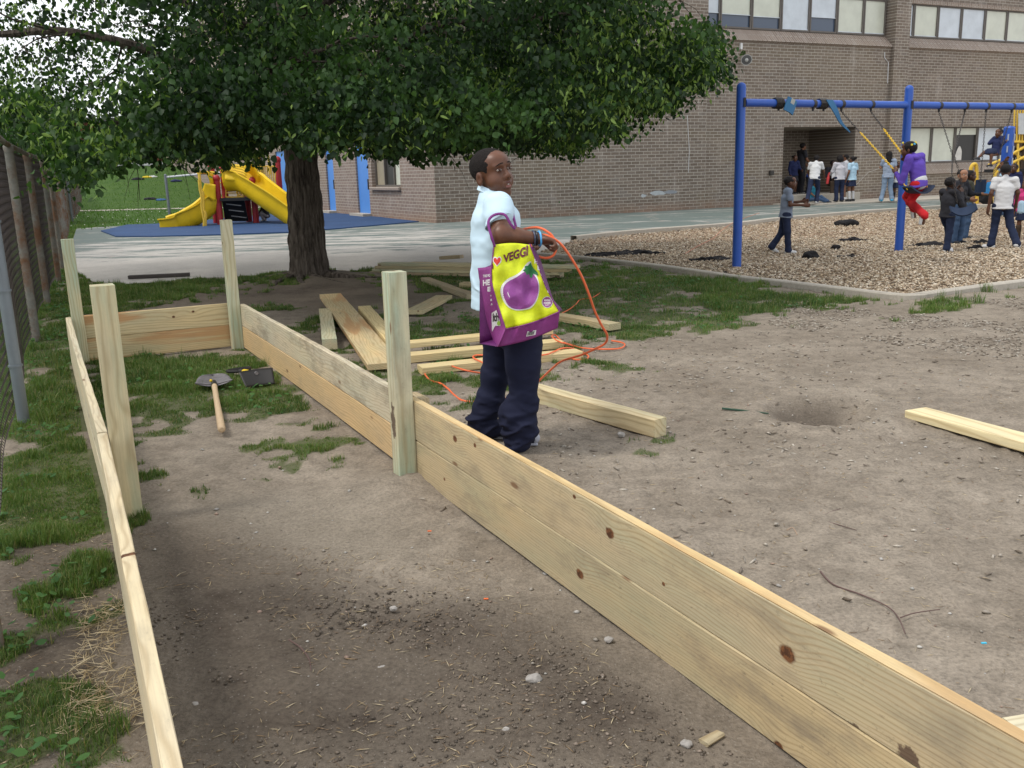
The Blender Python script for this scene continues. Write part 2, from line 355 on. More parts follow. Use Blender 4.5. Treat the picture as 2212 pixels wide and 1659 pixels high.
def brick_mat(name,along,org,soldier=False,tone=1.,pink=0.):
    """along: world unit vector of the courses; coordinates measured in metres on the wall"""
    t=NT(name); v=t.co('Object'); s=t.vm('DOT_PRODUCT',v,tuple(along)); o=t.sep(v)
    uv=t.comb(s,o[2],0) if not soldier else t.comb(o[2],s,0)
    n=t.n('ShaderNodeTexBrick'); t.set(n.inputs['Vector'],uv); n.inputs['Scale'].default_value=1.; n.offset=.5
    n.inputs['Brick Width'].default_value=.305 if not soldier else .40; n.inputs['Row Height'].default_value=.1; n.inputs['Mortar Size'].default_value=.0085; n.inputs['Mortar Smooth'].default_value=.15; n.inputs['Bias'].default_value=-.25
    n.inputs['Color1'].default_value=(0,0,0,1); n.inputs['Color2'].default_value=(1,1,1,1); n.inputs['Mortar'].default_value=(.5,.5,.5,1)
    tint=t.ramp(n.outputs[0],[(0,(.185*tone,.148*tone,.118*tone)),(.45,(.235*tone,.190*tone,.152*tone)),(.8,(.215*tone,.185*tone,.158*tone)),(1,(.095*tone,.084*tone,.078*tone))])
    tint=t.mix(.6,tint,t.ramp(t.noise(v,22,4,.7),[(.3,.6),(.7,1.3)]),'MULTIPLY')
    big=t.noise(v,.35,5,.65); tint=t.mix(.55,tint,t.ramp(big,[(.3,.78),(.7,1.16)]),'MULTIPLY')
    pt=t.noise(t.comb(t.ma('MULTIPLY',s,.22),t.ma('MULTIPLY',o[2],.55),3.),1.,3,.5); tint=t.mix(t.ma('MULTIPLY',t.ramp(pt,[(.53,0),(.57,1)]),.30),tint,(.23,.185,.125))
    if pink: tint=t.mix(pink,tint,(.33,.22,.20))
    mor=t.mix(t.noise(v,3,4,.7),(.38,.345,.295),(.52,.48,.41))
    c=t.mix(n.outputs[1],tint,mor)
    st=t.noise(t.comb(t.ma('MULTIPLY',s,2.2),t.ma('MULTIPLY',o[2],.35),0),1.,5,.7); c=t.mix(t.ma('MULTIPLY',t.ramp(st,[(.55,0),(.8,1)]),.35),c,(.62,.58,.52))
    base=t.ma('MULTIPLY',t.ramp(o[2],[(0,1),(.35,0)]),t.ramp(t.noise(v,2.5,4,.7),[(.35,.2),(.65,.8)])); c=t.mix(base,c,(.30,.19,.13))
    t.bump(t.ma('SUBTRACT',1.,n.outputs[1]),.6,.012)
    return t.fin(c,.85,.2)
def leafmat(name,c1,c2,c3=None,tr=.35):
    t=NT(name); a=t.attr('tint'); o=t.sep(a); c=t.mix(o[0],c1,c2)
    if c3: c=t.mix(o[1],c,c3)
    m=t.fin(c,.55,.25)
    tl=t.n('ShaderNodeBsdfTranslucent'); t.set(tl.inputs[0],t.mix(1.,c,(1.3,1.6,.5),'MULTIPLY')); ms=t.n('ShaderNodeMixShader'); ms.inputs[0].default_value=tr
    t.t.links.new(t.b.outputs[0],ms.inputs[1]); t.t.links.new(tl.outputs[0],ms.inputs[2]); t.t.links.new(ms.outputs[0],t.out.inputs[0]); return m
# ---------------- ground ----------------
def PX(*pts): return [tuple(G(x,y)[:2]) for x,y in pts]
COURT=PX((165,494),(150,540),(160,585),(200,608),(240,615),(350,609),(430,600),(620,597),(770,588),(900,580),(1000,572),(1150,556),(1239,520),(1371,506),(1591,489),(1700,476),(1950,456),(2140,449))+[tuple(WL(27,2.6)[:2]),tuple(WL(27,-.05)[:2]),tuple(WL(-.05,-.05)[:2])]+PX((905,479),(720,470),(600,475),(400,485),(275,487),(220,490))
MN=PX((1150,552),(1239,559),(1432,581),(1582,603),(1679,614),(1811,630),(1899,641),(1950,646),(1985,645),(2009,641),(2212,614),(2500,580)); MF=PX((2600,470),(2140,449),(1950,456),(1700,476),(1591,489),(1371,506),(1239,520))
MULCH=MN+MF
MULCH2=[tuple(WL(20.2,2.9)[:2]),tuple(WL(19.6,3.3)[:2]),tuple(WL(23,3.2)[:2]),tuple(WL(36,3.)[:2]),tuple(G(3000,449)[:2]),tuple(G(2600,470)[:2]),tuple(G(2150,449)[:2]),tuple(G(2060,442)[:2])]
MATP=PX((218,500),(250,512),(330,512),(420,510),(520,507),(630,503),(720,496),(800,489),(905,480),(840,473),(760,462),(700,456),(595,463),(465,475),(336,485),(275,487))
# grass regions: (polygon, coverage 0..1, blade length)
GR=[(PX((60,1090),(215,1000),(170,690),(150,560),(150,480),(120,500),(110,640),(60,740),(20,940)),1.0,.06),
    ([(-3.0,5.5),(-4.45,8.5),(-5.6,11.2),(-6.9,14.3),(-9.3,19.),(-8.8,19.3),(-6.3,14.),(-4.4,9.4),(-3.,6.6)],1.0,.10),
    (PX((-60,1000),(0,1050),(215,990),(235,1110),(150,1180),(-60,1200)),1.,.055),
    (PX((0,1150),(230,1110),(250,1330),(150,1400),(0,1250)),.66,.045),
    (PX((-80,1180),(120,1200),(190,1400),(240,1560),(250,1700),(-80,1700)),.62,.06),
    (PX((-200,1330),(60,1340),(110,1460),(190,1520),(150,1640),(-200,1700)),.84,.055),
    (PX((258,778),(540,752),(620,820),(690,870),(640,905),(420,930),(300,975),(272,900)),.95,.045),
    (PX((272,900),(700,860),(800,960),(560,1010),(480,1060),(300,1000)),.42,.04),
    (PX((590,965),(650,955),(740,970),(700,990),(620,995)),1.,.04),
    (PX((370,795),(450,790),(440,820),(350,815)),1.,.09),
    (PX((180,618),(240,618),(440,603),(620,598),(620,618),(520,622),(420,640),(300,668),(165,675)),.97,.07),
    (PX((540,640),(545,690),(760,820),(830,850),(1000,850),(1050,760),(1040,660),(960,650),(900,690),(720,655),(640,675)),.62,.055),
    (PX((770,592),(900,584),(1000,575),(1160,562),(1239,566),(1432,588),(1582,610),(1679,621),(1811,637),(1700,652),(1650,690),(1540,712),(1420,720),(1330,725),(1250,760),(1160,740),(1160,660),(960,640),(840,600)),.88,.065),
    (PX((1560,603),(1679,621),(1899,648),(1899,665),(1750,668),(1600,650),(1560,630)),.75,.10),
    (PX((1985,650),(2080,635),(2110,640),(2100,662),(2010,668)),.95,.12),(PX((2150,625),(2250,610),(2260,630),(2180,640)),.95,.10),
    (PX((1899,648),(1985,650),(1990,668),(1920,668)),.8,.05),(PX((1860,672),(1910,668),(1905,684),(1870,684)),.8,.05),
    (PX((1220,790),(1300,778),(1330,792),(1240,808)),.95,.045),(PX((1160,800),(1195,790),(1200,830),(1165,835)),.95,.06),
    (PX((880,830),(930,825),(975,850),(960,872),(890,865)),.95,.05),(PX((985,815),(1040,812),(1045,835),(1000,838)),.95,.05),
    (PX((1200,745),(1340,722),(1370,745),(1300,762),(1210,770)),.8,.05),
    (PX((1365,955),(1400,950),(1405,968),(1370,970)),.9,.03),
    (PX((1400,1440),(1500,1430),(1560,1480),(1540,1540),(1470,1550),(1420,1500)),.42,.035),(PX((1150,1430),(1210,1425),(1220,1465),(1160,1470)),.35,.03),(PX((1040,1270),(1120,1265),(1110,1300),(1050,1300)),.5,.03),
    (PX((80,1110),(140,1105),(135,1140),(90,1140)),1.,.045),(PX((1480,1560),(1640,1500),(1700,1680),(1560,1690)),.3,.03),
    (PX((1780,1250),(1900,1240),(1960,1330),(1820,1320)),.16,.025),(PX((390,1060),(430,1060),(430,1090),(390,1090)),.7,.03)]
GRASSB=[(np.array(p).min(0),np.array(p).max(0)) for p,_,_ in GR]
def grasscov(x,y):
    r=np.zeros_like(x); cl=n2(x,y,2.6,3,3)*.55+n2(x,y,9.,3,5)*.45; w_=.12+.03*np.maximum(y-3,0); xw=x+(n2(x,y,3.1,3,71)-.5)*w_*4; yw=y+(n2(x,y,3.3,3,72)-.5)*w_*4
    for (p,c,_),(lo,hi) in zip(GR,GRASSB):
        m=(x>lo[0]-.5)&(x<hi[0]+.5)&(y>lo[1]-.5)&(y<hi[1]+.5)
        if not m.any(): continue
        xm,ym=xw[m],yw[m]; sc=.10+.025*np.maximum(ym-3,0); ii=np.zeros_like(x); ii[m]=sum(inpoly(xm+sc*q*math.cos(a_),ym+sc*1.3*q*math.sin(a_),p) for a_ in (0,1.05,2.1,3.14,4.2,5.25) for q in (.5,1.))/12.
        th=.5+(.5-c)*.42 if c<.99 else .24
        r=np.maximum(r,np.where(ii>0,np.clip((cl-th-(1-ii)*.24)/.10,0,1),0))
    return r
def softpoly(x,y,p,d):
    # fraction of jittered probes inside a polygon: a soft edge about d wide
    r=0
    for a in range(8): r=r+inpoly(x+d*math.cos(a*.785),y+d*math.sin(a*.785),p)
    return r/8.
def farlawn(x,y):  # far lawn and the hill beyond the play area
    a=(y-29.6-.45*(x+18.3))   # left of mat
    u=x*BU[0]+y*BU[1]; v=x*BV[0]+y*BV[1]
    return (u>31.5)&(v<14.5)|(y>52)
TREE=G(668,606)
def gz(x,y,detail=True):
    soft=np.ones_like(x)
    if detail:
        near=(y<60)
        hard=np.zeros(x.shape,bool)
        for p in (COURT,MULCH,MULCH2,MATP): hard|=inpoly(x,y,p)
        u=x*BU[0]+y*BU[1]
        z=(n2(x,y,.9,3,1)-.5)*.055+(n2(x,y,5.,3,2)-.5)*.024+(n2(x,y,17.,3,4)-.5)*.013-.006
        z=z+np.clip(n2(x,y,30.,2,15)-.56,0,1)*.05*np.clip(n2(x,y,1.7,2,16)*3-1.,0,1)*(y<7)
        for (fx,fy,fa) in ((.9,3.6,.3),(1.5,3.0,1.1),(2.3,4.2,-.4),(1.2,5.6,.8),(2.6,6.3,.2),(-.55,3.1,.9),(-.2,2.5,.2),(-1.,4.5,.6),(3.3,5.2,1.2),(.5,2.6,-.5)):
            dx=(x-fx)*math.cos(fa)+(y-fy)*math.sin(fa); dy=-(x-fx)*math.sin(fa)+(y-fy)*math.cos(fa); dd=np.hypot(dx/.13,dy/.05); z=z-.010*np.exp(-dd**4)+.006*np.exp(-((dd-1.25)/.2)**2)
        z=z*np.clip(1.5-y/30,.3,1)
        cl=np.exp(-(((x-G(800,1330)[0])/.30)**2+((y-G(800,1330)[1])/.18)**2)); z+=cl*(n2(x,y,38.,3,8)-.35)*.035
        h=G(1770,893); d=np.hypot((x-h[0])/.24,(y-h[1])/.22); z-=.10*np.exp(-d**3)-.022*np.exp(-((d-1.5)/.4)**2)
        h=G(1400,785); d=np.hypot((x-h[0])/.22,(y-h[1])/.18); z-=.03*np.exp(-d**2)
        d=np.hypot(x-TREE[0],y-TREE[1]); ang=np.arctan2(y-TREE[1],x-TREE[0]); z+=.07*np.exp(-(d/1.3)**2)+.05*np.exp(-(d/.75)**4)*np.clip(np.sin(ang*5+1)+.3,0,1)
        for (a,b,s_) in ((G(860,1045),.22,.03),(G(300,1140),.2,.02),(G(880,1060),.35,.02)):
            d=np.hypot(x-a[0],y-a[1]); z+=s_*np.exp(-(d/b)**2)*(.6+.8*n2(x,y,20.,2,9))
        z=np.where(hard,-.07,z)
    else: z=np.zeros_like(x)
    t=np.clip((y-50-.10*(x+12))/30,0,1); hill=2.6*t*t*(3-2*t)
    return z+hill
def ground():
    ys=[-3.]; 
    while ys[-1]<700: ys.append(ys[-1]+.0085*(ys[-1]+3.9))
    ys=np.array(ys); cs=np.linspace(-1,1,560); cs=np.sign(cs)*(np.abs(cs)**1.15)*1.25
    X=(ys[:,None]+5)*cs[None]; Y=np.repeat(ys[:,None],len(cs),1); x=X.ravel(); y=Y.ravel()
    z=gz(x,y); V=np.stack([x,y,z],1); ny,nx=X.shape; i=np.arange((ny-1)*(nx-1)); r=i//(nx-1); c=i%(nx-1); a=r*nx+c
    me=npmesh('ground',V,np.stack([a,a+1,a+nx+1,a+nx],1),True)
    g=grasscov(x,y); fl=farlawn(x,y)|((x<-2.99-.435*(y-5.42)-.1)&(y>3)); g=np.maximum(g,fl*1.)
    damp_shade=np.zeros_like(x)  # darkens soil: damp ground, plus shade painted by the left rail and hollow
    for p,dd in ((PX((290,1130),(420,1120),(700,1230),(820,1290),(1100,1290),(1300,1380),(1680,1700),(380,1700)),.10),(PX((320,1660),(290,1130),(340,1150),(500,1700)),.08),(PX((300,640),(560,615),(800,600),(930,630),(960,650),(760,660),(560,665),(400,665)),.35),(PX((0,1100),(240,1150),(330,1680),(-200,1700)),.12),(PX((1660,885),(1720,868),(1810,870),(1830,895),(1790,915),(1700,912)),.05)):  # second patch paints the left rail's shadow, last one the hollow's shade
        damp_shade=np.maximum(damp_shade,softpoly(x,y,p,dd)*.5+softpoly(x,y,p,dd*2)*.5)  # the patch at the tree foot is simply darker earth
    light=softpoly(x,y,PX((430,1060),(800,1060),(860,1120),(960,1200),(760,1230),(500,1160),(420,1100)),.12)
    lawn=fl.astype(float)
    vcol(me,'mask',np.stack([g,damp_shade,lawn,light],1)[:,:3].astype(np.float32)); vcol(me,'mask2',np.stack([light,light,light],1).astype(np.float32))
    t=NT('soil'); v=t.co('Object'); m=t.sep(t.attr('mask')); m2=t.sep(t.attr('mask2'))
    n1=t.noise(v,1.3,6,.62); n2_=t.noise(v,9,6,.7); n3=t.noise(v,70,4,.7); n4=t.noise(v,3.6,5,.65,.4)
    c=t.mix(t.ramp(n1,[(.36,0),(.64,1)]),(.215,.180,.140),(.300,.256,.203)); c=t.mix(.8,c,t.ramp(n2_,[(.25,.55),(.5,1.),(.75,1.32)]),'MULTIPLY')
    c=t.mix(t.ma('MULTIPLY',t.ramp(n4,[(.56,0),(.70,1)]),.35),c,(.115,.09,.07))
    c=t.mix(t.ma('MULTIPLY',m2[0],.5),c,(.27,.235,.185))
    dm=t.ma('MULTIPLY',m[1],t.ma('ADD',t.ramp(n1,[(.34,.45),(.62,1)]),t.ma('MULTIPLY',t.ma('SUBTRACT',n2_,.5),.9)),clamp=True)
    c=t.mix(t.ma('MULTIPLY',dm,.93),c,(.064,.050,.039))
    c=t.mix(.7,c,t.ramp(n3,[(.3,.55),(.55,1.05),(.8,1.4)]),'MULTIPLY')
    vv=t.vor(v,55); c=t.mix(t.ma('MULTIPLY',t.ramp(vv,[(.10,1),(.16,0)]),.35),c,(.40,.37,.33))
    gc=t.mix(n2_,(.045,.075,.020),(.085,.105,.030)); c=t.mix(t.ma('MULTIPLY',t.ramp(t.ma('ADD',m[0],t.ma('MULTIPLY',t.ma('SUBTRACT',n2_,.5),.9)),[(.35,0),(.75,1)]),.72),c,gc)
    lf=t.noise(v,1.1,6,.75); lw=t.mix(t.ramp(lf,[(.3,0),(.7,1)]),(.038,.085,.018),(.075,.130,.030)); lw=t.mix(.7,lw,t.ramp(t.noise(v,16,5,.8),[(.3,.55),(.7,1.35)]),'MULTIPLY'); c=t.mix(m[2],c,lw)
    t.bump(t.ma('ADD',t.ma('MULTIPLY',n3,.6),n2_),.8,.016)
    m_=t.fin(c,.95,.1)
    o=mkobj('ground',me,None,m_); tag(o,'bare trodden brown earth with lawn at its far end','ground',kind='structure')
ground()
def sheet(name,poly,z,mat,label,cat,thick=.0,res=None):
    mb=MB(); P3=[(x,y,z) for x,y in poly]; 
    A=sum(P3[i][0]*P3[(i+1)%len(P3)][1]-P3[(i+1)%len(P3)][0]*P3[i][1] for i in range(len(P3)))
    if A<0: P3=P3[::-1]
    mb.quad(*P3)
    if thick:
        n=len(P3)
        for i in range(n): a,b=P3[i],P3[(i+1)%n]; mb.quad((a[0],a[1],z-thick),(b[0],b[1],z-thick),b,a)
    o=mb.build(name,mat); tag(o,label,cat,kind='structure'); return o
def hardscape():
    t=NT('green_asphalt'); v=t.co('Object'); n=t.noise(v,40,5,.7); 
    st=t.noise(t.co('Object',scale=(.35,1.5,1),rot=(0,0,-.15)),1.,7,.72,.5)
    c=t.mix(t.noise(v,.5,5,.6),(.105,.135,.122),(.150,.180,.165)); c=t.mix(.5,c,t.ramp(n,[(.3,.75),(.7,1.2)]),'MULTIPLY')
    c=t.mix(t.ramp(st,[(.545,0),(.60,.85)]),c,(.46,.435,.40))
    cr=t.vor(t.vm('ADD',v,t.comb(t.noise(v,1.5,4),t.noise(v,1.7,4),0)),.35,'DISTANCE_TO_EDGE'); c=t.mix(t.ma('MULTIPLY',t.ramp(cr,[(.008,1),(.02,0)]),.6),c,(.27,.24,.21))
    o=t.sep(v); 
    # bare worn concrete: a band next to the lawn by the tree (measured along the bed direction)
    u=t.vm('DOT_PRODUCT',v,tuple(BU)); vvv=t.vm('DOT_PRODUCT',v,tuple(BV))
    edge=t.ma('ADD',t.ma('ADD',u,t.ma('MULTIPLY',vvv,.32)),t.ma('MULTIPLY',t.ma('SUBTRACT',t.noise(v,.55,7,.75),.5),7.5)); w=t.ramp(t.ma('MULTIPLY',edge,.02),[(.375,1),(.385,0)])
    cc=t.mix(t.noise(v,2.2,7,.75),(.34,.315,.285),(.56,.53,.48)); cc=t.mix(.5,cc,t.ramp(n,[(.3,.6),(.7,1.25)]),'MULTIPLY'); cc=t.mix(t.ma('MULTIPLY',t.ramp(t.noise(v,5.5,6,.8),[(.55,0),(.7,1)]),.5),cc,(.20,.18,.15)); c=t.mix(w,c,cc)
    edge2=t.ma('ADD',t.ma('ADD',u,t.ma('MULTIPLY',vvv,.1)),t.ma('MULTIPLY',t.ma('SUBTRACT',t.noise(v,.4,7,.75),.5),12)); w2=t.ma('MULTIPLY',t.ramp(t.ma('MULTIPLY',edge2,.02),[(.46,1),(.50,0)]),t.ramp(t.noise(t.co('Object',scale=(.5,2.2,1),rot=(0,0,.2)),1.,7,.7),[(.46,0),(.53,.9)])); w2=t.ma('MULTIPLY',w2,t.ramp(t.ma('MULTIPLY_ADD',vvv,.02,.5),[(.66,1),(.70,0)])); c=t.mix(w2,c,cc)
    t.bump(n,.3,.004); ga=t.fin(c,.85,.25)
    sheet('court',COURT,.0,ga,'worn green painted asphalt between the school and the lawn','pavement')
    t=NT('blue_rubber'); v=t.co('Object'); c=t.mix(t.noise(v,90,3,.8),(.022,.050,.125),(.040,.085,.185)); c=t.mix(.6,c,t.ramp(t.noise(v,.8,6,.7),[(.3,.75),(.7,1.25)]),'MULTIPLY'); wv=t.vor(v,2.3); c=t.mix(t.ramp(wv,[(.02,.7),(.05,0)]),c,(.5,.52,.55)); br=t.fin(c,.85,.2)
    sheet('rubber_mat',MATP,.03,br,'blue rubber safety surface under the yellow slides','play surface',.04)
    t=NT('concrete'); v=t.co('Object'); c=t.mix(t.noise(v,1.2,7,.7),(.36,.325,.27),(.50,.46,.39)); c=t.mix(.6,c,t.ramp(t.noise(v,24,4,.8),[(.3,.7),(.7,1.2)]),'MULTIPLY'); t.bump(t.noise(v,60,3),.3,.004); global CONC; CONC=t.fin(c,.9,.2)
    ap=[tuple(WL(12.6,-.05)[:2]),tuple(WL(37,-.05)[:2]),tuple(WL(37,3.)[:2]),tuple(WL(23,3.2)[:2]),tuple(WL(20,2.5)[:2]),tuple(WL(16,2.3)[:2]),tuple(WL(13.2,1.7)[:2])]
    sheet('school_path',ap,.05,CONC,'pale concrete walk along the foot of the school wall','path',.05)
    t=NT('mulch'); v=t.co('Object'); vo=t.vor(t.co('Object',scale=(14,26,14),rot=(0,0,.3)),1.,out=1); cs=t.sep(vo)
    c=t.ramp(cs[0],[(0,(.10,.065,.045)),(.35,(.27,.18,.12)),(.7,(.40,.29,.20)),(1,(.52,.42,.32))]); big=t.noise(v,.5,4,.6); c=t.mix(.6,c,t.ramp(big,[(.3,.8),(.7,1.15)]),'MULTIPLY'); t.bump(t.vor(t.co('Object',scale=(14,26,14),rot=(0,0,.3)),1.),.8,.02); mm=t.fin(c,.9,.15)
    sheet('mulch_bed',MULCH,-.015,mm,'wood chip bed under the blue swing frame','mulch'); sheet('far_mulch_bed',MULCH2,.045,mm,'strip of wood chips round the far play structure','mulch')
    # far white path in the lawn
    t=[G(120,458),G(200,456.5),G(330,453),G(450,451),G(600,449.5)]
    mb=MB()
    for a,b in zip(t[:-1],t[1:]): 
        q=vec(0,1.6,.0); mb.quad(a+vec(0,0,.02),b+vec(0,0,.02),b+q+vec(0,0,.02),a+q+vec(0,0,.02))
    tag(mb.build('far_path',CONC),'pale concrete path crossing the far lawn','path',kind='structure')
    # kerbs
    def kerb(name,pts,w,z0,z1,label):
        P_=[vec(x,y,0) for x,y in pts]; n=len(P_); N=[]
        for i in range(n):
            d=nrm(P_[min(i+1,n-1)]-P_[max(i-1,0)]); N.append(vec(-d[1],d[0],0))
        mb=MB(); V=[];Fc=[]
        for p,q in zip(P_,N):
            for a,zz in ((-w/2,z0),(-w/2,z1-.012),(-w/2+.012,z1),(w/2-.012,z1),(w/2,z1-.012),(w/2,z0)): V.append(p+q*a+vec(0,0,zz))
        for i in range(n-1):
            for k in range(5): Fc.append((i*6+k,i*6+k+1,i*6+k+7,i*6+k+6))
        mb.add(V,Fc); tag(mb.build(name,CONC),label,'kerb',kind='structure')
    sm=lambda pts:[tuple(p[:2]) for p in catmull([vec(x,y,0) for x,y in pts],4)]
    kerb('kerb',sm(MN),.13,-.1,.055,'concrete edging between the wood chips and the earth')
    kerb('kerb',sm(MF[::-1]),.16,-.1,.10,'concrete edging between the wood chips and the green asphalt')
hardscape()
# ---------------- scatter ----------------
def sample(poly,dens,ymax=1e9,pad=0):
    p=np.array(poly); lo=p.min(0)-pad; hi=p.max(0)+pad; n=int((hi[0]-lo[0])*(hi[1]-lo[1])*dens)
    x=RNG.uniform(lo[0],hi[0],n); y=RNG.uniform(lo[1],hi[1],n); m=(inpoly(x,y,poly) if not pad else np.ones(n,bool))&(y<ymax); return x[m],y[m]
def blades(name,x,y,z,L_,Wd,tint,mat,label,cat):
    n=len(x); a=RNG.uniform(0,6.283,n); lean=RNG.uniform(.15,1.1,n); d=np.stack([np.cos(a),np.sin(a)],1); s=np.stack([-np.sin(a),np.cos(a)],1)*Wd[:,None]/2
    b=np.stack([x,y,z],1); V=np.empty((n,5,3))
    V[:,0]=b; V[:,0,:2]-=s; V[:,1]=b; V[:,1,:2]+=s
    m=b.copy(); m[:,:2]+=d*(L_*.5*np.sin(lean*.5))[:,None]; m[:,2]+=L_*.55*np.cos(lean*.5)
    V[:,2]=m; V[:,2,:2]+=s*.8; V[:,3]=m; V[:,3,:2]-=s*.8
    t=m.copy(); t[:,:2]+=d*(L_*.5*np.sin(lean))[:,None]; t[:,2]+=L_*.5*np.cos(lean); V[:,4]=t
    i=np.arange(n)[:,None]*5; me=npmesh(name,V.reshape(-1,3),[np.concatenate([i,i+1,i+2,i+3],1),np.concatenate([i+3,i+2,i+4],1)])
    vcol(me,'tint',np.repeat(tint,5,0).astype(np.float32)); o=mkobj(name,me,None,mat); tag(o,label,cat,kind='stuff'); return o
GM=leafmat('grass_blade',(.050,.100,.026),(.140,.215,.052),(.30,.255,.12),.25)
def grass():
    X=[];Y=[];LL=[]
    for p,c,l in GR:
        yc=np.mean([q[1] for q in p]); dens=12000 if yc<4.5 else (7500 if yc<8 else 3300)
        x,y=sample(p,dens,pad=.4); m=grasscov(x,y)*RNG.uniform(.5,1,len(x))>.35; x=x[m];y=y[m]
        k=n2(x,y,7.,2,12); X.append(x);Y.append(y);LL.append(l*.82*(.15+1.15*k*k*1.7)*RNG.uniform(.5,1.15,len(x)))
    x=np.concatenate(X);y=np.concatenate(Y);l=np.concatenate(LL)
    keep=~inpoly(x,y,COURT)&~inpoly(x,y,MULCH); d=np.hypot(x-TREE[0],y-TREE[1]); keep&=d>.3
    u=x*BU[0]+y*BU[1]; v=x*BV[0]+y*BV[1]; keep&=~((v>.1)&(v<.18)&(u<8.1))&~((v>1.44)&(v<1.52)&(u<8.1)); x,y,l=x[keep],y[keep],l[keep]
    t0=n2(x,y,1.7,3,6)*1.3-.15+RNG.normal(0,.18,len(x)); dry=(RNG.uniform(0,1,len(x))<.17)*RNG.uniform(.4,1,len(x)); tint=np.clip(np.stack([t0,dry,t0],1),0,1)
    blades('grass',x,y,gz(x,y)-.004,l,np.clip(.0016+.00033*y,.0024,.008),tint,GM,'patchy green grass tufts on the earth round the wooden bed','grass')
    print('blades',len(x))
    # clover and broad weeds
    X=[];Y=[]
    for i in (0,2,3,4,5,6,11,12,13): 
        x,y=sample(GR[i][0],500 if i<6 else 260); m=(grasscov(x,y)>.3)&(n2(x,y,3.3,3,21)>.52); X.append(x[m]);Y.append(y[m])
    x=np.concatenate(X);y=np.concatenate(Y); z=gz(x,y); V=[];Fc=[];T=[]
    n=len(x); a=RNG.uniform(0,6.28,n); r=RNG.uniform(.008,.022,n)*(1+y*.04); h=RNG.uniform(.01,.045,n); tl=RNG.uniform(-.5,.5,(n,2))
    V=np.empty((n,6,3)); 
    for k in range(6):
        q=[(0,0),(.6,.5),(1.2,.42),(1.6,0),(1.2,-.42),(.6,-.5)][k]
        dx=q[0]*np.cos(a)-q[1]*np.sin(a); dy=q[0]*np.sin(a)+q[1]*np.cos(a); V[:,k,0]=x+dx*r; V[:,k,1]=y+dy*r; V[:,k,2]=z+h+(dx*tl[:,0]+dy*tl[:,1])*r
    i=np.arange(n)[:,None]*6; me=npmesh('weeds',V.reshape(-1,3),i+np.arange(6)[None]); tt=RNG.uniform(0,1,(n,3)); tt[:,1]=0; vcol(me,'tint',np.repeat(tt,6,0).astype(np.float32))
    tag(mkobj('clover',me,None,leafmat('clover_leaf',(.045,.12,.035),(.09,.19,.05))),'small round clover and weed leaves among the grass','weeds',kind='stuff')
    # far lawn blades
    n=26000; x=RNG.uniform(-32,-2,n); y=RNG.uniform(29,80,n)**1.0; m=farlawn(x,y)&~inpoly(x,y,MATP)&(x>-2.99-.435*(y-5.42)-3); x,y=x[m],y[m]
    blades('far_grass',x,y,gz(x,y,False)-.02,RNG.uniform(.06,.16,len(x)),np.full(len(x),.03),np.clip(np.stack([RNG.normal(.7,.25,len(x)),np.zeros(len(x)),np.zeros(len(x))],1),0,1),leafmat('lawn_blade',(.045,.10,.02),(.10,.19,.04)),'mown lawn on the slope behind the playground','grass')
    n=420; x=RNG.uniform(-22,-4,n); y=RNG.uniform(30,49,n); m=farlawn(x,y)&~inpoly(x,y,MATP)&(n2(x,y,.5,3,2)>.45); x,y=x[m],y[m]; z=gz(x,y,False)+.07; r=.022
    V=np.stack([np.stack([x+r*a,y+r*b,z+r*c],1) for a,b,c in ((1,0,0),(-1,0,0),(0,1,0),(0,-1,0),(0,0,1),(0,0,-1))],1).reshape(-1,3); i=np.arange(len(x))[:,None]*6
    Fq=np.concatenate([i+np.array(f)[None] for f in ((0,2,4),(2,1,4),(1,3,4),(3,0,4),(2,0,5),(1,2,5),(3,1,5),(0,3,5))])
    tag(mkobj('clover_flowers',npmesh('clover_flowers',V,Fq),None,plain('flower_white',(.7,.7,.62))),'white clover flowers dotted over the far lawn','flowers',kind='stuff')
grass()
def chips(name,x,y,z,ln,wd,cols,rough,label,cat,flat=.35):
    n=len(x); a=RNG.uniform(0,6.283,n); tl=RNG.normal(0,flat,n); d=np.stack([np.cos(a)*np.cos(tl),np.sin(a)*np.cos(tl),np.sin(tl)],1); s=np.stack([-np.sin(a),np.cos(a),RNG.normal(0,.3,n)],1); up=np.cross(d,s)
    b=np.stack([x,y,z],1); V=np.empty((n,6,3)); ln=ln[:,None]/2; wd=wd[:,None]/2; th=np.minimum(wd*.5,.006)
    V[:,0]=b-d*ln-s*wd*.5; V[:,1]=b-d*ln*.7+s*wd; V[:,2]=b+d*ln+s*wd*.35; V[:,3]=b+d*ln*.6-s*wd; V[:,4]=b+d*ln*.1+up*th*2; V[:,5]=b-up*th
    i=np.arange(n)[:,None]*6; Fq=np.concatenate([i+np.array(f)[None] for f in ((1,0,4),(2,1,4),(3,2,4),(0,3,4),(0,1,5),(1,2,5),(2,3,5),(3,0,5))])
    me=npmesh(name,V.reshape(-1,3),Fq); cc=np.array(cols)[RNG.integers(0,len(cols),n)]*RNG.uniform(.75,1.2,(n,1)); vcol(me,'tint',np.repeat(cc,6,0).astype(np.float32))
    t=NT(name); m=t.fin(t.attr('tint'),rough,.2); o=mkobj(name,me,None,m); tag(o,label,cat,kind='stuff'); return o
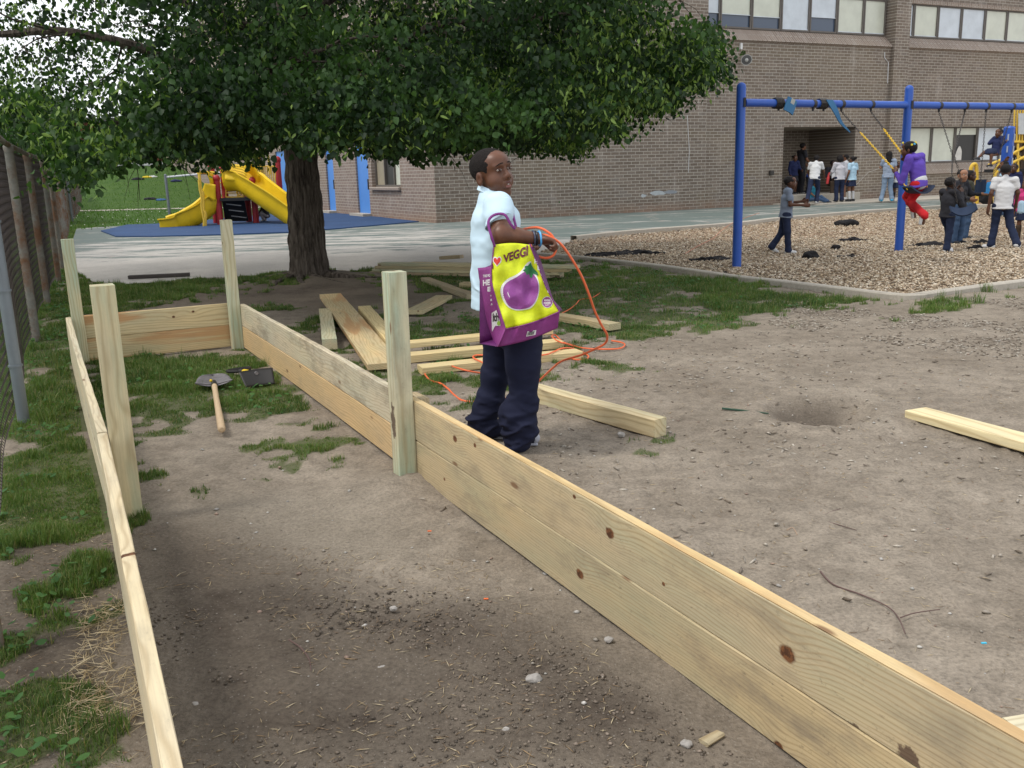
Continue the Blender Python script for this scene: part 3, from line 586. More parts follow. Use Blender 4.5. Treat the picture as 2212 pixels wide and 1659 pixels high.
def debris():
    MC=[(.53,.43,.31),(.61,.52,.39),(.43,.33,.22),(.31,.23,.15),(.50,.39,.28),(.68,.60,.48),(.17,.125,.085)]
    x,y=sample(MULCH,900,17.5); x2,y2=sample(MULCH,330); x=np.concatenate([x,x2]); y=np.concatenate([y,y2]); n=len(x)
    chips('wood_chips',x,y,-.015+RNG.uniform(0,.03,n)+n2(x,y,1.5,3)*.03,RNG.uniform(.025,.085,n),RNG.uniform(.01,.028,n),MC,.85,'tan wood chips covering the swing area','mulch'); print('chips',n)
    # bark flakes that have strayed onto the earth
    x,y=sample(PX((1100,700),(1500,730),(2212,650),(2600,640),(2600,1400),(1700,1300),(900,1100)),150); k=RNG.uniform(0,1,len(x))<np.clip(.25+.75*(y-3)/6,0,1)*np.clip(n2(x,y,1.3,3,7)*2.2-.5,.1,1); x,y=x[k],y[k]
    x3,y3=sample(PX((1700,655),(1900,668),(2212,640),(2500,640),(2300,780),(1900,740),(1650,700)),520); k=n2(x3,y3,1.6,3,8)>.42; x=np.concatenate([x,x3[k]]);y=np.concatenate([y,y3[k]])
    chips('bark_flakes',x,y,gz(x,y)+.004,RNG.uniform(.015,.055,len(x)),RNG.uniform(.006,.016,len(x)),[(.34,.30,.25),(.42,.38,.32),(.24,.20,.16),(.16,.13,.10)],.85,'grey bark flakes scattered over the trodden earth','flakes',.2)
    # straw bits and short twigs
    near=PX((300,1150),(1000,1200),(1700,1700),(-250,1700),(-250,1150),(200,1100)); x,y=sample(near,850); k=n2(x,y,3.,3,31)>.44; x,y=x[k],y[k]; x3,y3=sample(PX((1100,760),(2300,760),(2600,1700),(1900,1500),(1000,1000)),160); x=np.concatenate([x,x3]);y=np.concatenate([y,y3])
    chips('straw_bits',x,y,gz(x,y)+.004,RNG.uniform(.012,.06,len(x))*RNG.uniform(.5,1,len(x)),RNG.uniform(.0012,.003,len(x)),[(.42,.33,.20),(.50,.42,.28),(.30,.21,.12),(.20,.14,.09)],.8,'dry straw bits lying on the soil','straw',.12)
    # dry thatch beside the near left rail
    x,y=sample(PX((180,1280),(290,1280),(400,1700),(100,1700),(150,1500)),3600); k=n2(x,y,3.5,3,41)>.42; x,y=x[k],y[k]
    chips('dry_thatch',x,y,gz(x,y)+.012,RNG.uniform(.04,.11,len(x)),RNG.uniform(.0012,.0028,len(x)),[(.46,.37,.22),(.55,.46,.30),(.36,.27,.15)],.8,'matted dead grass beside the near rail','dead grass',.2)
    # pebbles and crumbs
    def peb(name,x,y,r,cols,label):
        n=len(x); base=np.array([(1,0,0),(-1,0,0),(0,1,0),(0,-1,0),(0,0,1),(0,0,-1),(.7,.7,.3),(-.7,.7,.3),(.7,-.7,.3),(-.7,-.7,.3)],float)
        sc=RNG.uniform(.6,1.3,(n,1,3))*vec(1,1,.6); a=RNG.uniform(0,6.28,n); Vb=base[None]*sc*r[:,None,None]*RNG.uniform(.8,1.15,(n,10,1)); c,s=np.cos(a)[:,None],np.sin(a)[:,None]
        V=np.empty_like(Vb); V[...,0]=Vb[...,0]*c-Vb[...,1]*s+x[:,None]; V[...,1]=Vb[...,0]*s+Vb[...,1]*c+y[:,None]; V[...,2]=Vb[...,2]+(gz(x,y)+r*.25)[:,None]
        i=np.arange(n)[:,None]*10; fs=((0,6,4),(6,2,4),(2,7,4),(7,1,4),(1,9,4),(9,3,4),(3,8,4),(8,0,4),(6,0,5),(2,6,5),(7,2,5),(1,7,5),(9,1,5),(3,9,5),(8,3,5),(0,8,5)); Fq=np.concatenate([i+np.array(f)[None] for f in fs])
        me=npmesh(name,V.reshape(-1,3),Fq); cc=np.array(cols)[RNG.integers(0,len(cols),n)]*RNG.uniform(.7,1.2,(n,1)); vcol(me,'tint',np.repeat(cc,10,0).astype(np.float32)); t=NT(name); m=t.fin(t.attr('tint'),.9,.15); tag(mkobj(name,me,None,m),label,'pebbles',kind='stuff')
    dirt=PX((260,1000),(900,850),(1200,780),(2212,690),(2700,700),(2700,1700),(-300,1700),(-300,1250),(240,1150))
    x,y=sample(dirt,60,8.5); k=n2(x,y,2.,3,51)>.42; x,y=x[k],y[k]; peb('pebbles',x,y,.003+.009*RNG.uniform(0,1,len(x))**3,[(.45,.43,.40),(.30,.27,.23),(.24,.21,.17),(.46,.44,.40),(.33,.24,.19)],'small grey and white pebbles in the earth')
    x,y=sample(PX((560,1200),(900,1230),(1060,1300),(950,1420),(640,1440),(480,1330)),5200); c=G(800,1320); k=np.exp(-(((x-c[0])/.24)**2+((y-c[1])/.16)**2))>RNG.uniform(0,1,len(x)); x,y=x[k],y[k]
    peb('soil_crumbs',x,y,.002+.006*RNG.uniform(0,1,len(x))**2,[(.12,.10,.08),(.16,.13,.105),(.09,.075,.06)],'dark crumbled soil heap in the middle of the bed')
    x,y=sample(PX((300,1190),(700,1200),(1150,1330),(1700,1700),(400,1700)),2600); k=n2(x,y,2.6,3,61)>.49; x,y=x[k],y[k]
    peb('soil_clods',x,y,.002+.005*RNG.uniform(0,1,len(x))**2,[(.17,.14,.11),(.22,.18,.145),(.12,.10,.08)],'fine clods of loose soil inside the bed')
debris()
# ---------------- school building ----------------
def school():
    T=thing('school_building','long two storey brown brick school with banded windows and blue doors','building',W0)
    cs=WS; mf=brick_mat('brick_front',WS,W0); md=brick_mat('brick_side_sunlit',-np.array([math.sin(WA),-math.cos(WA),0]),W0,pink=.22,tone=1.12); ms=brick_mat('brick_sill',WS,W0,soldier=True,tone=1.25,pink=.15)  # side brick made lighter and pinker, sunlight painted into its colour
    dark=plain('dark_frame',(.05,.045,.04),.5); frm=plain('window_frame',(.13,.115,.10),.5)
    blG=plain('blind_cream',(.58,.60,.50),.3,.5,var=.10,sc=2); blW=plain('blind_white',(.57,.62,.66),.3,.5,var=.14,sc=2)
    gl=NT('glass_dark'); glass=gl.fin((.05,.075,.12),.08,.6)
    glk=plain('room_dark',(.035,.033,.03),.4)
    # front wall, pieces round its openings; pieces butt against each other in one mesh
    TOP=11.
    def wall(name,mat,rects,holes,t,th,parent=T):
        mb=MB()
        for (a,b,z0,z1) in rects:
            hs=[h for h in holes if h[0]<b and h[1]>a and h[2]<z1 and h[3]>z0]
            xs=sorted(set([a,b]+[q for h in hs for q in h[:2] if a<q<b])); zs=sorted(set([z0,z1]+[q for h in hs for q in h[2:4] if z0<q<z1]))
            for i in range(len(xs)-1):
                for j in range(len(zs)-1):
                    cx,cz=(xs[i]+xs[i+1])/2,(zs[j]+zs[j+1])/2
                    if any(h[0]<cx<h[1] and h[2]<cz<h[3] for h in hs): continue
                    mb.quad(WL(xs[i],t,zs[j]),WL(xs[i+1],t,zs[j]),WL(xs[i+1],t,zs[j+1]),WL(xs[i],t,zs[j+1]))
            for h in hs:
                x0,x1,y0,y1=h[:4]; d=t-h[4]
                for p,q in (((x0,y0),(x0,y1)),((x0,y1),(x1,y1)),((x1,y1),(x1,y0)),((x1,y0),(x0,y0))):
                    mb.quad(WL(p[0],t,p[1]),WL(q[0],t,q[1]),WL(q[0],d,q[1]),WL(p[0],d,p[1]))
        return mb.build(name,mat,parent)
    PJ=.16 # pilaster projection beyond the bays
    # end block and pilasters at t=0 ; bays at t=-PJ
    alc=(13.08,16.45,.30,2.62,2.3)
    bays=[(9.63,17.98),(18.70,30.0)]
    up=[(9.63,17.98,5.8,8.2,.35),(18.70,30.,5.8,8.2,.35)]; low=(18.9,30.,1.28,2.6,.35)
    wall('wall',mf,[(0,9.63,-.1,TOP)],[],0,.3)
    for a,b in ((17.98,18.70),(30.,30.8)):
        pb=MB(); pb.quad(WL(a,0,-.1),WL(b,0,-.1),WL(b,0,TOP),WL(a,0,TOP)); pb.quad(WL(a,-.6,-.1),WL(a,0,-.1),WL(a,0,TOP),WL(a,-.6,TOP)); pb.quad(WL(b,0,-.1),WL(b,-.6,-.1),WL(b,-.6,TOP),WL(b,0,TOP)); pb.build('pilaster',mf,T)
    wall('wall',mf,[(9.63,17.98,-.1,TOP)],[(9.64,17.97,5.38,8.2,.35),alc],-PJ,.3)
    wall('wall',mf,[(18.70,30.,-.1,TOP)],[(18.71,29.99,5.38,8.2,.35),(18.9,29.99,.84,2.6,.35)],-PJ,.3)
    mb=MB(); mb.quad(WL(9.63,0,-.1),WL(9.63,-.6,-.1),WL(9.63,-.6,TOP),WL(9.63,0,TOP)); mb.build('wall',mf,T)
    # recess of the entrance
    mb=MB(); a,b,z0,z1,dp=alc; e=-PJ-dp
    mb.quad(WL(a,e,z0),WL(b,e,z0),WL(b,e,z1),WL(a,e,z1)); mb.build('recess_wall',mf,T)
    mb=MB(); mb.quad(WL(a-.01,-PJ-.3,z1-.004),WL(b+.01,-PJ-.3,z1-.004),WL(b+.01,e,z1-.004),WL(a-.01,e,z1-.004)); mb.build('recess_ceiling',CONC,T)
    mb=MB(); mb.box(WL((a+b)/2,-PJ-dp/2+.17,.15),(b-a+.1,dp+.34,.32),np.array([WS,-WT,Z]),.01); mb.build('entrance_step',CONC,T)
    # sloping brick sills
    def sill(a,b,z0,z1,out,back):
        mb=MB(); mb.quad(WL(a,-PJ+out,z0),WL(b,-PJ+out,z0),WL(b,-PJ-back,z1),WL(a,-PJ-back,z1)); mb.quad(WL(a,-PJ,z0-.05),WL(b,-PJ,z0-.05),WL(b,-PJ+out,z0),WL(a,-PJ+out,z0))
        for q in (a,b): mb.quad(WL(q,-PJ-back,z0-.05),WL(q,-PJ,z0-.05),WL(q,-PJ+out,z0),WL(q,-PJ-back,z1))
        mb.build('sloping_sill',ms,T)
    sill(9.84,17.96,5.39,5.79,.10,.30); sill(18.74,29.9,5.39,5.79,.10,.30); sill(18.95,29.9,.86,1.27,.10,.30)
    # windows
    def window(a,b,z0,z1,kind,t=-PJ-.3,gap=None):
        W=MB(); f=.055
        for p,q in (((a,z0),(b,z0)),((a,z1),(b,z1))): W.box(WL((a+b)/2,t,p[1]),(b-a-.002,.09,f),np.array([WS,-WT,Z]))
        for x in (a+f/2,b-f/2): W.box(WL(x,t,(z0+z1)/2),(f,.09,z1-z0-f),np.array([WS,-WT,Z]))
        wo=W.build('window',frm,T); g=MB(); g.box(WL((a+b)/2,t-.02,(z0+z1)/2),(b-a-2*f+.01,.012,z1-z0-f),np.array([WS,-WT,Z])); g.build('pane',glass if kind!='dark' else glk,wo)
        z=z0+.03 if gap is None else z0+(z1-z0)*gap
        if kind in('cream','white'):
            m=MB(); n=14
            m.sheet(lambda u,v:WL(a+f+(b-a-2*f)*u,t+.008+.006*math.sin(u*9+a*5)*(1-v),z+(z1-.03-z)*v),n,2); m.build('blind',blG if kind=='cream' else blW,wo)
            m=MB(); m.box(WL((a+b)/2,t+.022,z+.012),(b-a-2*f,.02,.024),np.array([WS,-WT,Z])); m.build('blind_rail',blW,wo)
        if kind=='dark':
            m=MB(); m.box(WL((a+b)/2,t+.01,z1-.16),(b-a-2*f,.006,.25),np.array([WS,-WT,Z])); m.build('blind',blG,wo)
            m=MB(); m.sheet(lambda u,v:WL(a+f+(b-a-2*f)*(.02+.34*u),t+.012,z0+.04+(.12+.42*math.sin(u*2.6))*v),10,4); m.build('curtain',plain('curtain',(.62,.6,.55)),wo)
    x=9.66; ks=[('white',.36),('cream',.34),('cream',.32),('white',.0),('white',.40),('cream',0),('cream',0)]
    xs=[9.66,10.44,11.75,13.02,14.3,15.56,16.83,17.92]
    for i in range(7): window(xs[i]+.01,xs[i+1]-.01,5.82,6.98,ks[i][0],gap=ks[i][1] or None); window(xs[i]+.01,xs[i+1]-.01,7.02,8.18,'cream')
    xs=[18.74,19.34,20.61,21.88,23.2,24.47,25.74,27.0]
    for i,k in enumerate(('white','cream','white','white','cream','cream','white')): window(xs[i]+.01,xs[i+1]-.01,5.82,6.93,k)
    m=MB(); m.box(WL(24.35,-PJ-.24,7.02),(11.26,.12,.14),np.array([WS,-WT,Z])); m.build('brick_band',ms,T)
    m=MB(); m.box(WL(24.35,-PJ-.30,7.7),(11.26,.1,1.2),np.array([WS,-WT,Z])); m.build('upper_panel',mf,T)
    xs=[18.93,19.47,20.71,22.02,23.29,24.65,25.9,27.2]
    for i,k in enumerate(('white','cream','cream','dark','white','cream','cream')): window(xs[i]+.01,xs[i+1]-.01,1.29,2.58,k)
    # side wall with two blue doors and a window; coordinates: w metres back from the corner
    SD=np.array([-math.sin(math.radians(26.6)),math.cos(math.radians(26.6)),0]); SN=np.array([-SD[1],SD[0],0])
    def SW(w,o,z): return W0+SD*w+SN*o+vec(0,0,z)
    def Wof(x):   # metres back of the corner for a bearing
        d=ray(x,450.); A=np.array([[SD[0],-d[0]],[SD[1],-d[1]]]); s_=np.linalg.solve(A,CP[:2]-W0[:2]); return s_[0]
    holes=[(Wof(868),Wof(798),1.02,2.75,.25,'w'),(Wof(800),Wof(774),.1,2.6,.12,'d'),(Wof(726),Wof(710),.1,2.6,.12,'d'),(Wof(624),Wof(604),.1,2.6,.12,'d'),(Wof(578),Wof(560),1.,2.75,.25,'w')]
    holes[0]=(holes[0][0],holes[1][0]-.35,)+holes[0][2:]
    mb=MB(); xs=sorted([0,60]+[q for h in holes for q in h[:2]])
    for i in range(len(xs)-1):
        c=(xs[i]+xs[i+1])/2; h=[q for q in holes if q[0]<c<q[1]]
        for z0,z1 in ([(-.1,TOP)] if not h else [(-.1,h[0][2]),(h[0][3],TOP)]): mb.quad(SW(xs[i+1],0,z0),SW(xs[i],0,z0),SW(xs[i],0,z1),SW(xs[i+1],0,z1))
    for a,b,z0,z1,dp,_ in holes:
        for p,q in (((a,z0),(a,z1)),((a,z1),(b,z1)),((b,z1),(b,z0)),((b,z0),(a,z0))): mb.quad(SW(p[0],0,p[1]),SW(q[0],0,q[1]),SW(q[0],-dp,q[1]),SW(p[0],-dp,p[1]))
    mb.build('side_wall',md,T); bd=plain('blue_door',(.075,.25,.66),.45,.4,var=.04); AX=np.array([SD,SN,Z])
    for a,b,z0,z1,dp,k in holes:
        if k=='d':
            m=MB(); m.box(SW((a+b)/2,-dp+.03,(z0+z1)/2),(b-a,.05,z1-z0),AX,.004); d=m.build('door',bd,T); m=MB(); m.box(SW(a+.12,-dp+.1,1.1),(.04,.05,.35),AX); m.build('door_handle',dark,d)
            m=MB(); m.box(SW((a+b)/2,.06,.06),(b-a+.2,.5,.1),AX); m.build('door_step',CONC,T)
        else:
            m=MB(); n=3 if b-a>1.6 else 2
            for z in (z0+.03,z1-.03): m.box(SW((a+b)/2,-.17,z),(b-a,.08,.06),AX)
            for i in range(n+1): m.box(SW(a+.03+(b-a-.06)*i/n,-.17,(z0+z1)/2),(.06,.08,z1-z0-.12),AX)
            wo=m.build('window',frm,T); m=MB(); m.box(SW((a+b)/2,-.2,(z0+z1)/2),(b-a,.01,z1-z0),AX); m.build('pane',glk,wo)
            m=MB(); m.quad(SW(a+.05,-.19,z0+.05),SW(a+(b-a)/n-.04,-.19,z0+.05),SW(a+(b-a)/n-.04,-.19,z1-.05),SW(a+.05,-.19,z1-.05)); m.build('blind',blG,wo)
            m=MB(); m.quad(SW(b-(b-a)/n+.04,-.19,z0+.05),SW(b-.05,-.19,z0+.05),SW(b-.05,-.19,z1-.05),SW(b-(b-a)/n+.04,-.19,z1-.05)); m.build('blind',plain('blind_tan',(.32,.28,.2)),wo)
            m=MB(); m.box(SW((a+b)/2,.02,z0-.06),(b-a+.1,.16,.1),AX,.01); m.build('window_sill',ms,T)
    # roof behind everything
    m=MB(); m.quad(SW(0,0,TOP),WL(30.8,0,TOP),WL(30.8,0,TOP)+SD*50,SW(50,0,TOP)); m.build('roof',CONC,T)
    # painted patches and drawn marks on the long wall
    gr=plain('wall_paint',(.42,.45,.46),.9,var=.2)
    for (px,py,wd,hh,mt) in ((1420,417,.75,.12,'a'),(1390,423,.22,.1,'a'),(1448,415,.6,.10,'b')):
        p=np.array(ray(px,py)); nn=WT; t_=((W0-CP)@nn)/(p@nn); c=CP+p*t_; m=MB(); V=[]
        rr=np.random.default_rng(int(px)); 
        for k in range(14): a=k/14*6.283; q=rr.uniform(.7,1.1); V.append(c+WS*math.cos(a)*wd/2*q+Z*math.sin(a)*hh/2*q*1.2+WT*.004)
        m.quad(*V); m.build('paint_patch',gr if mt=='a' else plain('wall_paint_dark',(.26,.28,.30)),T)
    m=MB(); m.tube([WL(17.64,-PJ+.02,5.2),WL(17.66,-PJ+.02,5.0),WL(17.86,-PJ+.02,4.85),WL(17.88,-PJ+.02,4.13)],.014,6); m.build('conduit',plain('white_pipe',(.7,.7,.7)),T)
    m=MB(); m.tube([SW(0,0,0)+WT*.012+WS*s_+Z*z for s_,z in ((8.85,3.0),(8.9,2.4),(8.95,1.9),(8.92,1.2))],.008,5); m.build('wire',plain('white_pipe',(.7,.7,.7)),T)
    m=MB(); m.box(WL(12.55,-PJ+.05,1.1),(.16,.1,.16),np.array([WS,-WT,Z]),.01); m.build('junction_box',dark,T)
    # ball marks: loose white wave lines on the right part of the recess wall
    for pts in ([(15.3,.5),(15.9,1.0),(16.35,1.25)],[(16.6,.55),(17.2,1.0),(17.9,1.15)],):
        m=MB(); m.tube([WL(s_,(-PJ-alc[4] if s_<16.4 else -PJ)+.004,z) for s_,z in pts],.006,4); m.build('chalk_line',plain('chalk',(.6,.58,.53)),T)
    # horn loudspeaker
    H=thing('horn_loudspeaker','grey horn loudspeaker with white junction box high on the school wall','loudspeaker',WL(11.12,-PJ,4.8))
    d=nrm(WT*.8-WS*.45-Z*.45); c=WL(11.15,-PJ+.2,4.82); g=plain('horn_grey',(.45,.45,.43),.45)
    m=MB(); m.tube([c-d*.14,c-d*.05,c+d*.02,c+d*.12,c+d*.17,c+d*.19],[.035,.05,.07,.13,.17,.185],16); m.build('horn',g,H,smooth=True)
    m=MB(); m.lathe(c+d*.192,[(0,.16),(.003,.15)],16,d); m.build('horn_throat',plain('horn_inside',(.12,.12,.12)),H); m=MB(); m.lathe(c+d*.19,[(0,.06),(.04,.055),(.06,.02)],10,d); m.build('driver_cap',g,H)
    m=MB(); m.tube([WL(11.12,-PJ,5.0),WL(11.13,-PJ+.12,5.0),c-d*.06],.015,6); m.build('bracket',dark,H); m=MB(); m.box(WL(11.08,-PJ+.04,5.2),(.08,.08,.2),np.array([WS,-WT,Z]),.01); m.build('junction_box',plain('white_box',(.7,.7,.68)),H)
school()
# ---------------- chain link fence ----------------
FD=nrm(vec(-.435,1,0)); F0=vec(-2.99,5.42,0)
FPT=np.array([(-.85,.9),(-2.99,5.42),(-4.41,8.43),(-5.60,11.12),(-6.9,14.22),(-17.54,37.57),(-24.5,53.)]); FPS=np.concatenate([[0],np.cumsum(np.linalg.norm(np.diff(FPT,axis=0),axis=1))]); FPS-=FPS[1]
def FP(s): return vec(np.interp(s,FPS,FPT[:,0]),np.interp(s,FPS,FPT[:,1]),0)
def fence():
    FH=1.74; s0,s1=-4.6,40.; rust=NT('rusty_post'); v=rust.co(); n=rust.noise(v,3.2,6,.7); z=rust.sep(v)[2]
    c=rust.mix(rust.ramp(n,[(.42,0),(.6,1)]),(.21,.20,.175),(.17,.085,.045)); c=rust.mix(.6,c,rust.ramp(rust.noise(v,25,5,.7),[(.3,.7),(.7,1.3)]),'MULTIPLY'); rp=rust.fin(c,.7,.35)
    galv=plain('galvanised',(.20,.225,.245),.5,.45,.3); wire=plain('dull_wire',(.10,.082,.078),.6,.4,.2)
    T=thing('chain_link_fence','long rusty chain link fence with round posts beside the garden bed','fence',F0)
    sp=[0.0,3.34,6.1,8.9,11.3,13.9,16.6,19.2,21.9,24.6,27.3,30.,32.7,35.4,38.,40.]; sp=[-3.1]+sp
    for i,s in enumerate(sp):
        p=FP(s)+vec(.02,0,0); lean=vec(.0,0,0); m=MB(); m.tube([p-Z*.2,p+Z*FH*.5+lean,p+Z*(FH-.03)+lean],.038 if i!=1 else .034,12,False); m.lathe(p+Z*(FH-.05)+lean,[(0,.044),(.05,.044),(.06,.035),(.07,.0)],12)
        for zz in (.35,.8,1.2,1.55): m.lathe(p+Z*zz,[(-.006,.041),(.006,.041)],10)
        po=m.build('post',galv if i in (1,) else rp,T,smooth=True)
    m=MB(); pts=[FP(s)+Z*(FH+.012)+vec(.02,0,0) for s in np.linspace(s0,s1,60)]; m.tube(pts,.024,10); m.build('top_rail',rp,T,smooth=True)
    # the woven wires: zigzags that run up the fence
    def mesh(sa,sb,pit,r,amp,name):
        V=[];Fc=[];c=0; nn=int((sb-sa)/pit); h0,h1=.04,FH-.01; k=int((h1-h0)/(pit*.55))
        zs=np.linspace(h0,h1,k+1); Vs=[];Fs=[]
        for i in range(nn):
            for sgn in (0,):
                s=sa+i*pit; zig=np.where(np.arange(k+1)%2==0,0,pit*1.06); wob=.02*np.sin((s)*2.1)*(1-zs/FH)
                base=(FP(s)-vec(.03,0,0))[None]+FD[None]*zig[:,None]; base=base+Z[None]*zs[:,None]; nrmv=vec(FD[1],-FD[0],0); base=base+nrmv[None]*(np.where(np.arange(k+1)%2==0,-.003,.003)+wob)[:,None]
                if i%2: pass
                ring=[]
                for a in range(3): ang=a*2.094; ring.append(base+nrmv[None]*(math.cos(ang)*r)+FD[None]*(math.sin(ang)*r))
                R=np.stack(ring,1).reshape(-1,3); Vs.append(R); j=np.arange(k)[:,None]*3; q=[]
                for a in range(3): b=(a+1)%3; q.append(np.concatenate([j+a,j+b,j+3+b,j+3+a],1))
                Fs.append(np.concatenate(q)+c); c+=len(R)
        me=npmesh(name,np.concatenate(Vs),np.concatenate(Fs)); return mkobj(name,me,T,wire)
    mesh(-4.6,7.,.056,.0026,1,'wire_mesh'); mesh(7.,18.,.08,.0036,1,'wire_mesh'); mesh(18.,40.,.16,.007,1,'wire_mesh')
    # second, farther run beyond a galvanised gate post
    P2=G(157,478); T2=thing('chain_link_fence','distant brown run of chain link fence past the playground corner','fence',P2); E2=vec(-25.5,56.5,0); d2=nrm(E2-P2); L2=np.linalg.norm(E2-P2)
    for i in range(8):
        p=P2+d2*L2*i/7; m=MB(); m.tube([p-Z*.1,p+Z*1.75],.04,8); m.build('post',galv if i==0 else rp,T2)
    m=MB(); m.tube([P2+Z*1.75,P2+d2*L2+Z*1.75],.03,8); m.build('top_rail',galv,T2)
    m=MB(); s=0
    while s<L2:
        for a,b in ((0,1),(1,0)):
            p=P2+d2*(s+.0); m.bar(p+Z*.05+d2*(0 if a==0 else 1.7),p+Z*1.73+d2*(1.7 if a==0 else 0),.01,.01)
        s+=.16
    m.build('wire_mesh',wire,T2)
    # lone leaning galvanised pole in front of the far lawn
    T3=thing('metal_pole','thin galvanised pole standing on the far lawn left of the slides','pole',G(368,462)); m=MB(); a=G(368,478); b=D(357,379,a[1]); m.tube([a,b],.05,10); m.build('shaft',galv,T3); m=MB(); m.lathe(b,[(0,.055),(.03,.05),(.05,0)],10); m.build('cap',galv,T3); m=MB(); m.tube([b-Z*.06,D(450,374.5,a[1]+.3),D(540,370,a[1]+.6)],.035,8); m.build('rail',plain('white_rail',(.62,.64,.66)),T3)
fence()
# ---------------- far houses, litter on the slope ----------------
def far():
    rb=plain('row_brick',(.20,.075,.05),.9,var=.2,sc=2); rf=plain('row_roof',(.11,.105,.11),.9); wh=plain('row_white',(.55,.55,.55),.8); dk=plain('row_dark',(.04,.042,.05),.3); tan=plain('row_tan',(.30,.25,.20),.9)
    i=0; lab=['dark roofed red brick row house with a white porch beam, left end of the far row']
    hs=[(-52,96,'red brick row house partly behind the wire fence, far left'),(-45.5,97.5,'brick row house seen through the top of the chain link fence'),(-39,99,'brick row house just right of the fence end'),(-32.5,100.5,'brick row house behind the low tree branches'),(-26,102,'tan row house behind the white railing on the slope'),(-19.5,103.5,'brick row house right behind the small yellow slide top')]
    for x,y,l in hs:
        T=thing('row_house',l,'house',(x,y,2.3),group='row houses beyond the playing field'); o=vec(x,y,2.3)
        m=MB(); m.box(o+vec(0,4,2.4),(6.3,8,5.6)); m.build('wall',tan if i==4 else rb,T); m=MB(); m.box(o+vec(0,4,5.4),(6.5,8.3,.5),None,.05); m.build('roof',rf,T); m=MB(); m.box(o+vec(0,-.9,2.55),(6.2,1.9,.22)); p=m.build('porch_roof',wh,T)
        for dx in (-2.8,2.8): m=MB(); m.box(o+vec(dx,-1.7,1.2),(.2,.2,2.5)); m.build('porch_post',wh,T)
        for dx,zz in ((-1.8,3.9),(1.4,3.9),(1.3,1.4)):
            m=MB(); m.box(o+vec(dx,-.03,zz),(1.3,.1,1.4)); w=m.build('window',wh,T); m=MB(); m.box(o+vec(dx,-.09,zz),(1.1,.03,1.2)); m.build('pane',dk,w)
        m=MB(); m.box(o+vec(-1.7,-.04,1.1),(1.,.1,2.1)); m.build('door',dk,T); i+=1
    # long low brick wall behind the fence on the left
    T=thing('alley_wall','long purplish brown brick wall running behind the chain link fence','wall',F0+vec(-7,8,0)); nn=vec(-FD[1],FD[0],0)
    a=F0+nn*4.4+FD*3.2; b=F0+nn*4.4+FD*60; t=NT('alley_brick'); v=t.co(); c=t.mix(t.noise(v,.6,5,.7),(.085,.055,.062),(.14,.09,.09)); mm=t.fin(t.mix(.6,c,t.ramp(t.noise(v,9,5,.8),[(.3,.6),(.7,1.3)]),'MULTIPLY'),.9,.2)
    m=MB(); m.bar(a+Z*.75,b+Z*.75,.25,1.9); m.build('wall',mm,T); m=MB(); m.bar(a+Z*1.75,b+Z*1.75,.34,.1); m.build('coping',rf,T)
    # road barrier at the top of the slope
    T=thing('guard_rail','white guard rail along the top of the grassy slope','railing',(-30,84,2.2)); m=MB(); m.bar(vec(-42,86,3.0),vec(-8,86,3.1),.1,.3); m.build('rail',wh,T); 
    for k in range(9): m=MB(); x=-41+k*4; m.box(vec(x,86.1,2.6),(.15,.15,.8)); m.build('post',rf,T)
    # dropped jackets
    def jacket(px,py,r,col,label):
        # sits on the slope: march along the view direction until it meets the ground
        d=ray(px,py); t=.01
        while True:
            p=CP+d*t
            if p[2]<=gz(np.array([p[0]]),np.array([p[1]]),False)[0]+.05 or p[1]>120: break
            t+=.0001
        c=p; V,Fq=sdf([('e',c+vec(-r*.4,0,0),(r,.5*r,.36*r)),('e',c+vec(r*.5,.1,0),(r*.8,.4*r,.28*r)),('c',c,c+vec(r*1.2,-.1,0),.2*r,.12*r)],r*.08,.1,lambda Q:(fbm(Q*3/r,3)-.5)*.35*r)
        o=mkobj('dropped_jacket',npmesh('j',V,Fq,True),None,plain('cloth_'+label.split()[0],col,.9)); 
        tag(o,label,'jacket','jackets left on the slope')
    jacket(360+20,391,.28,(.03,.035,.10),'dark blue jacket lying high on the grassy slope'); jacket(325,456-26,.28,(.025,.025,.03),'black bag lying low on the grassy slope'); jacket(348,432,.22,(.06,.14,.35),'bright blue cloth lying low on the grassy slope'); jacket(298,387,.32,(.02,.02,.022),'black jacket heap at the top edge of the slope'); jacket(318,383,.24,(.6,.45,.03),'small yellow cloth at the top edge of the slope'); jacket(330,382,.22,(.6,.6,.6),'white cloth at the top edge of the slope beside the yellow one')
far()
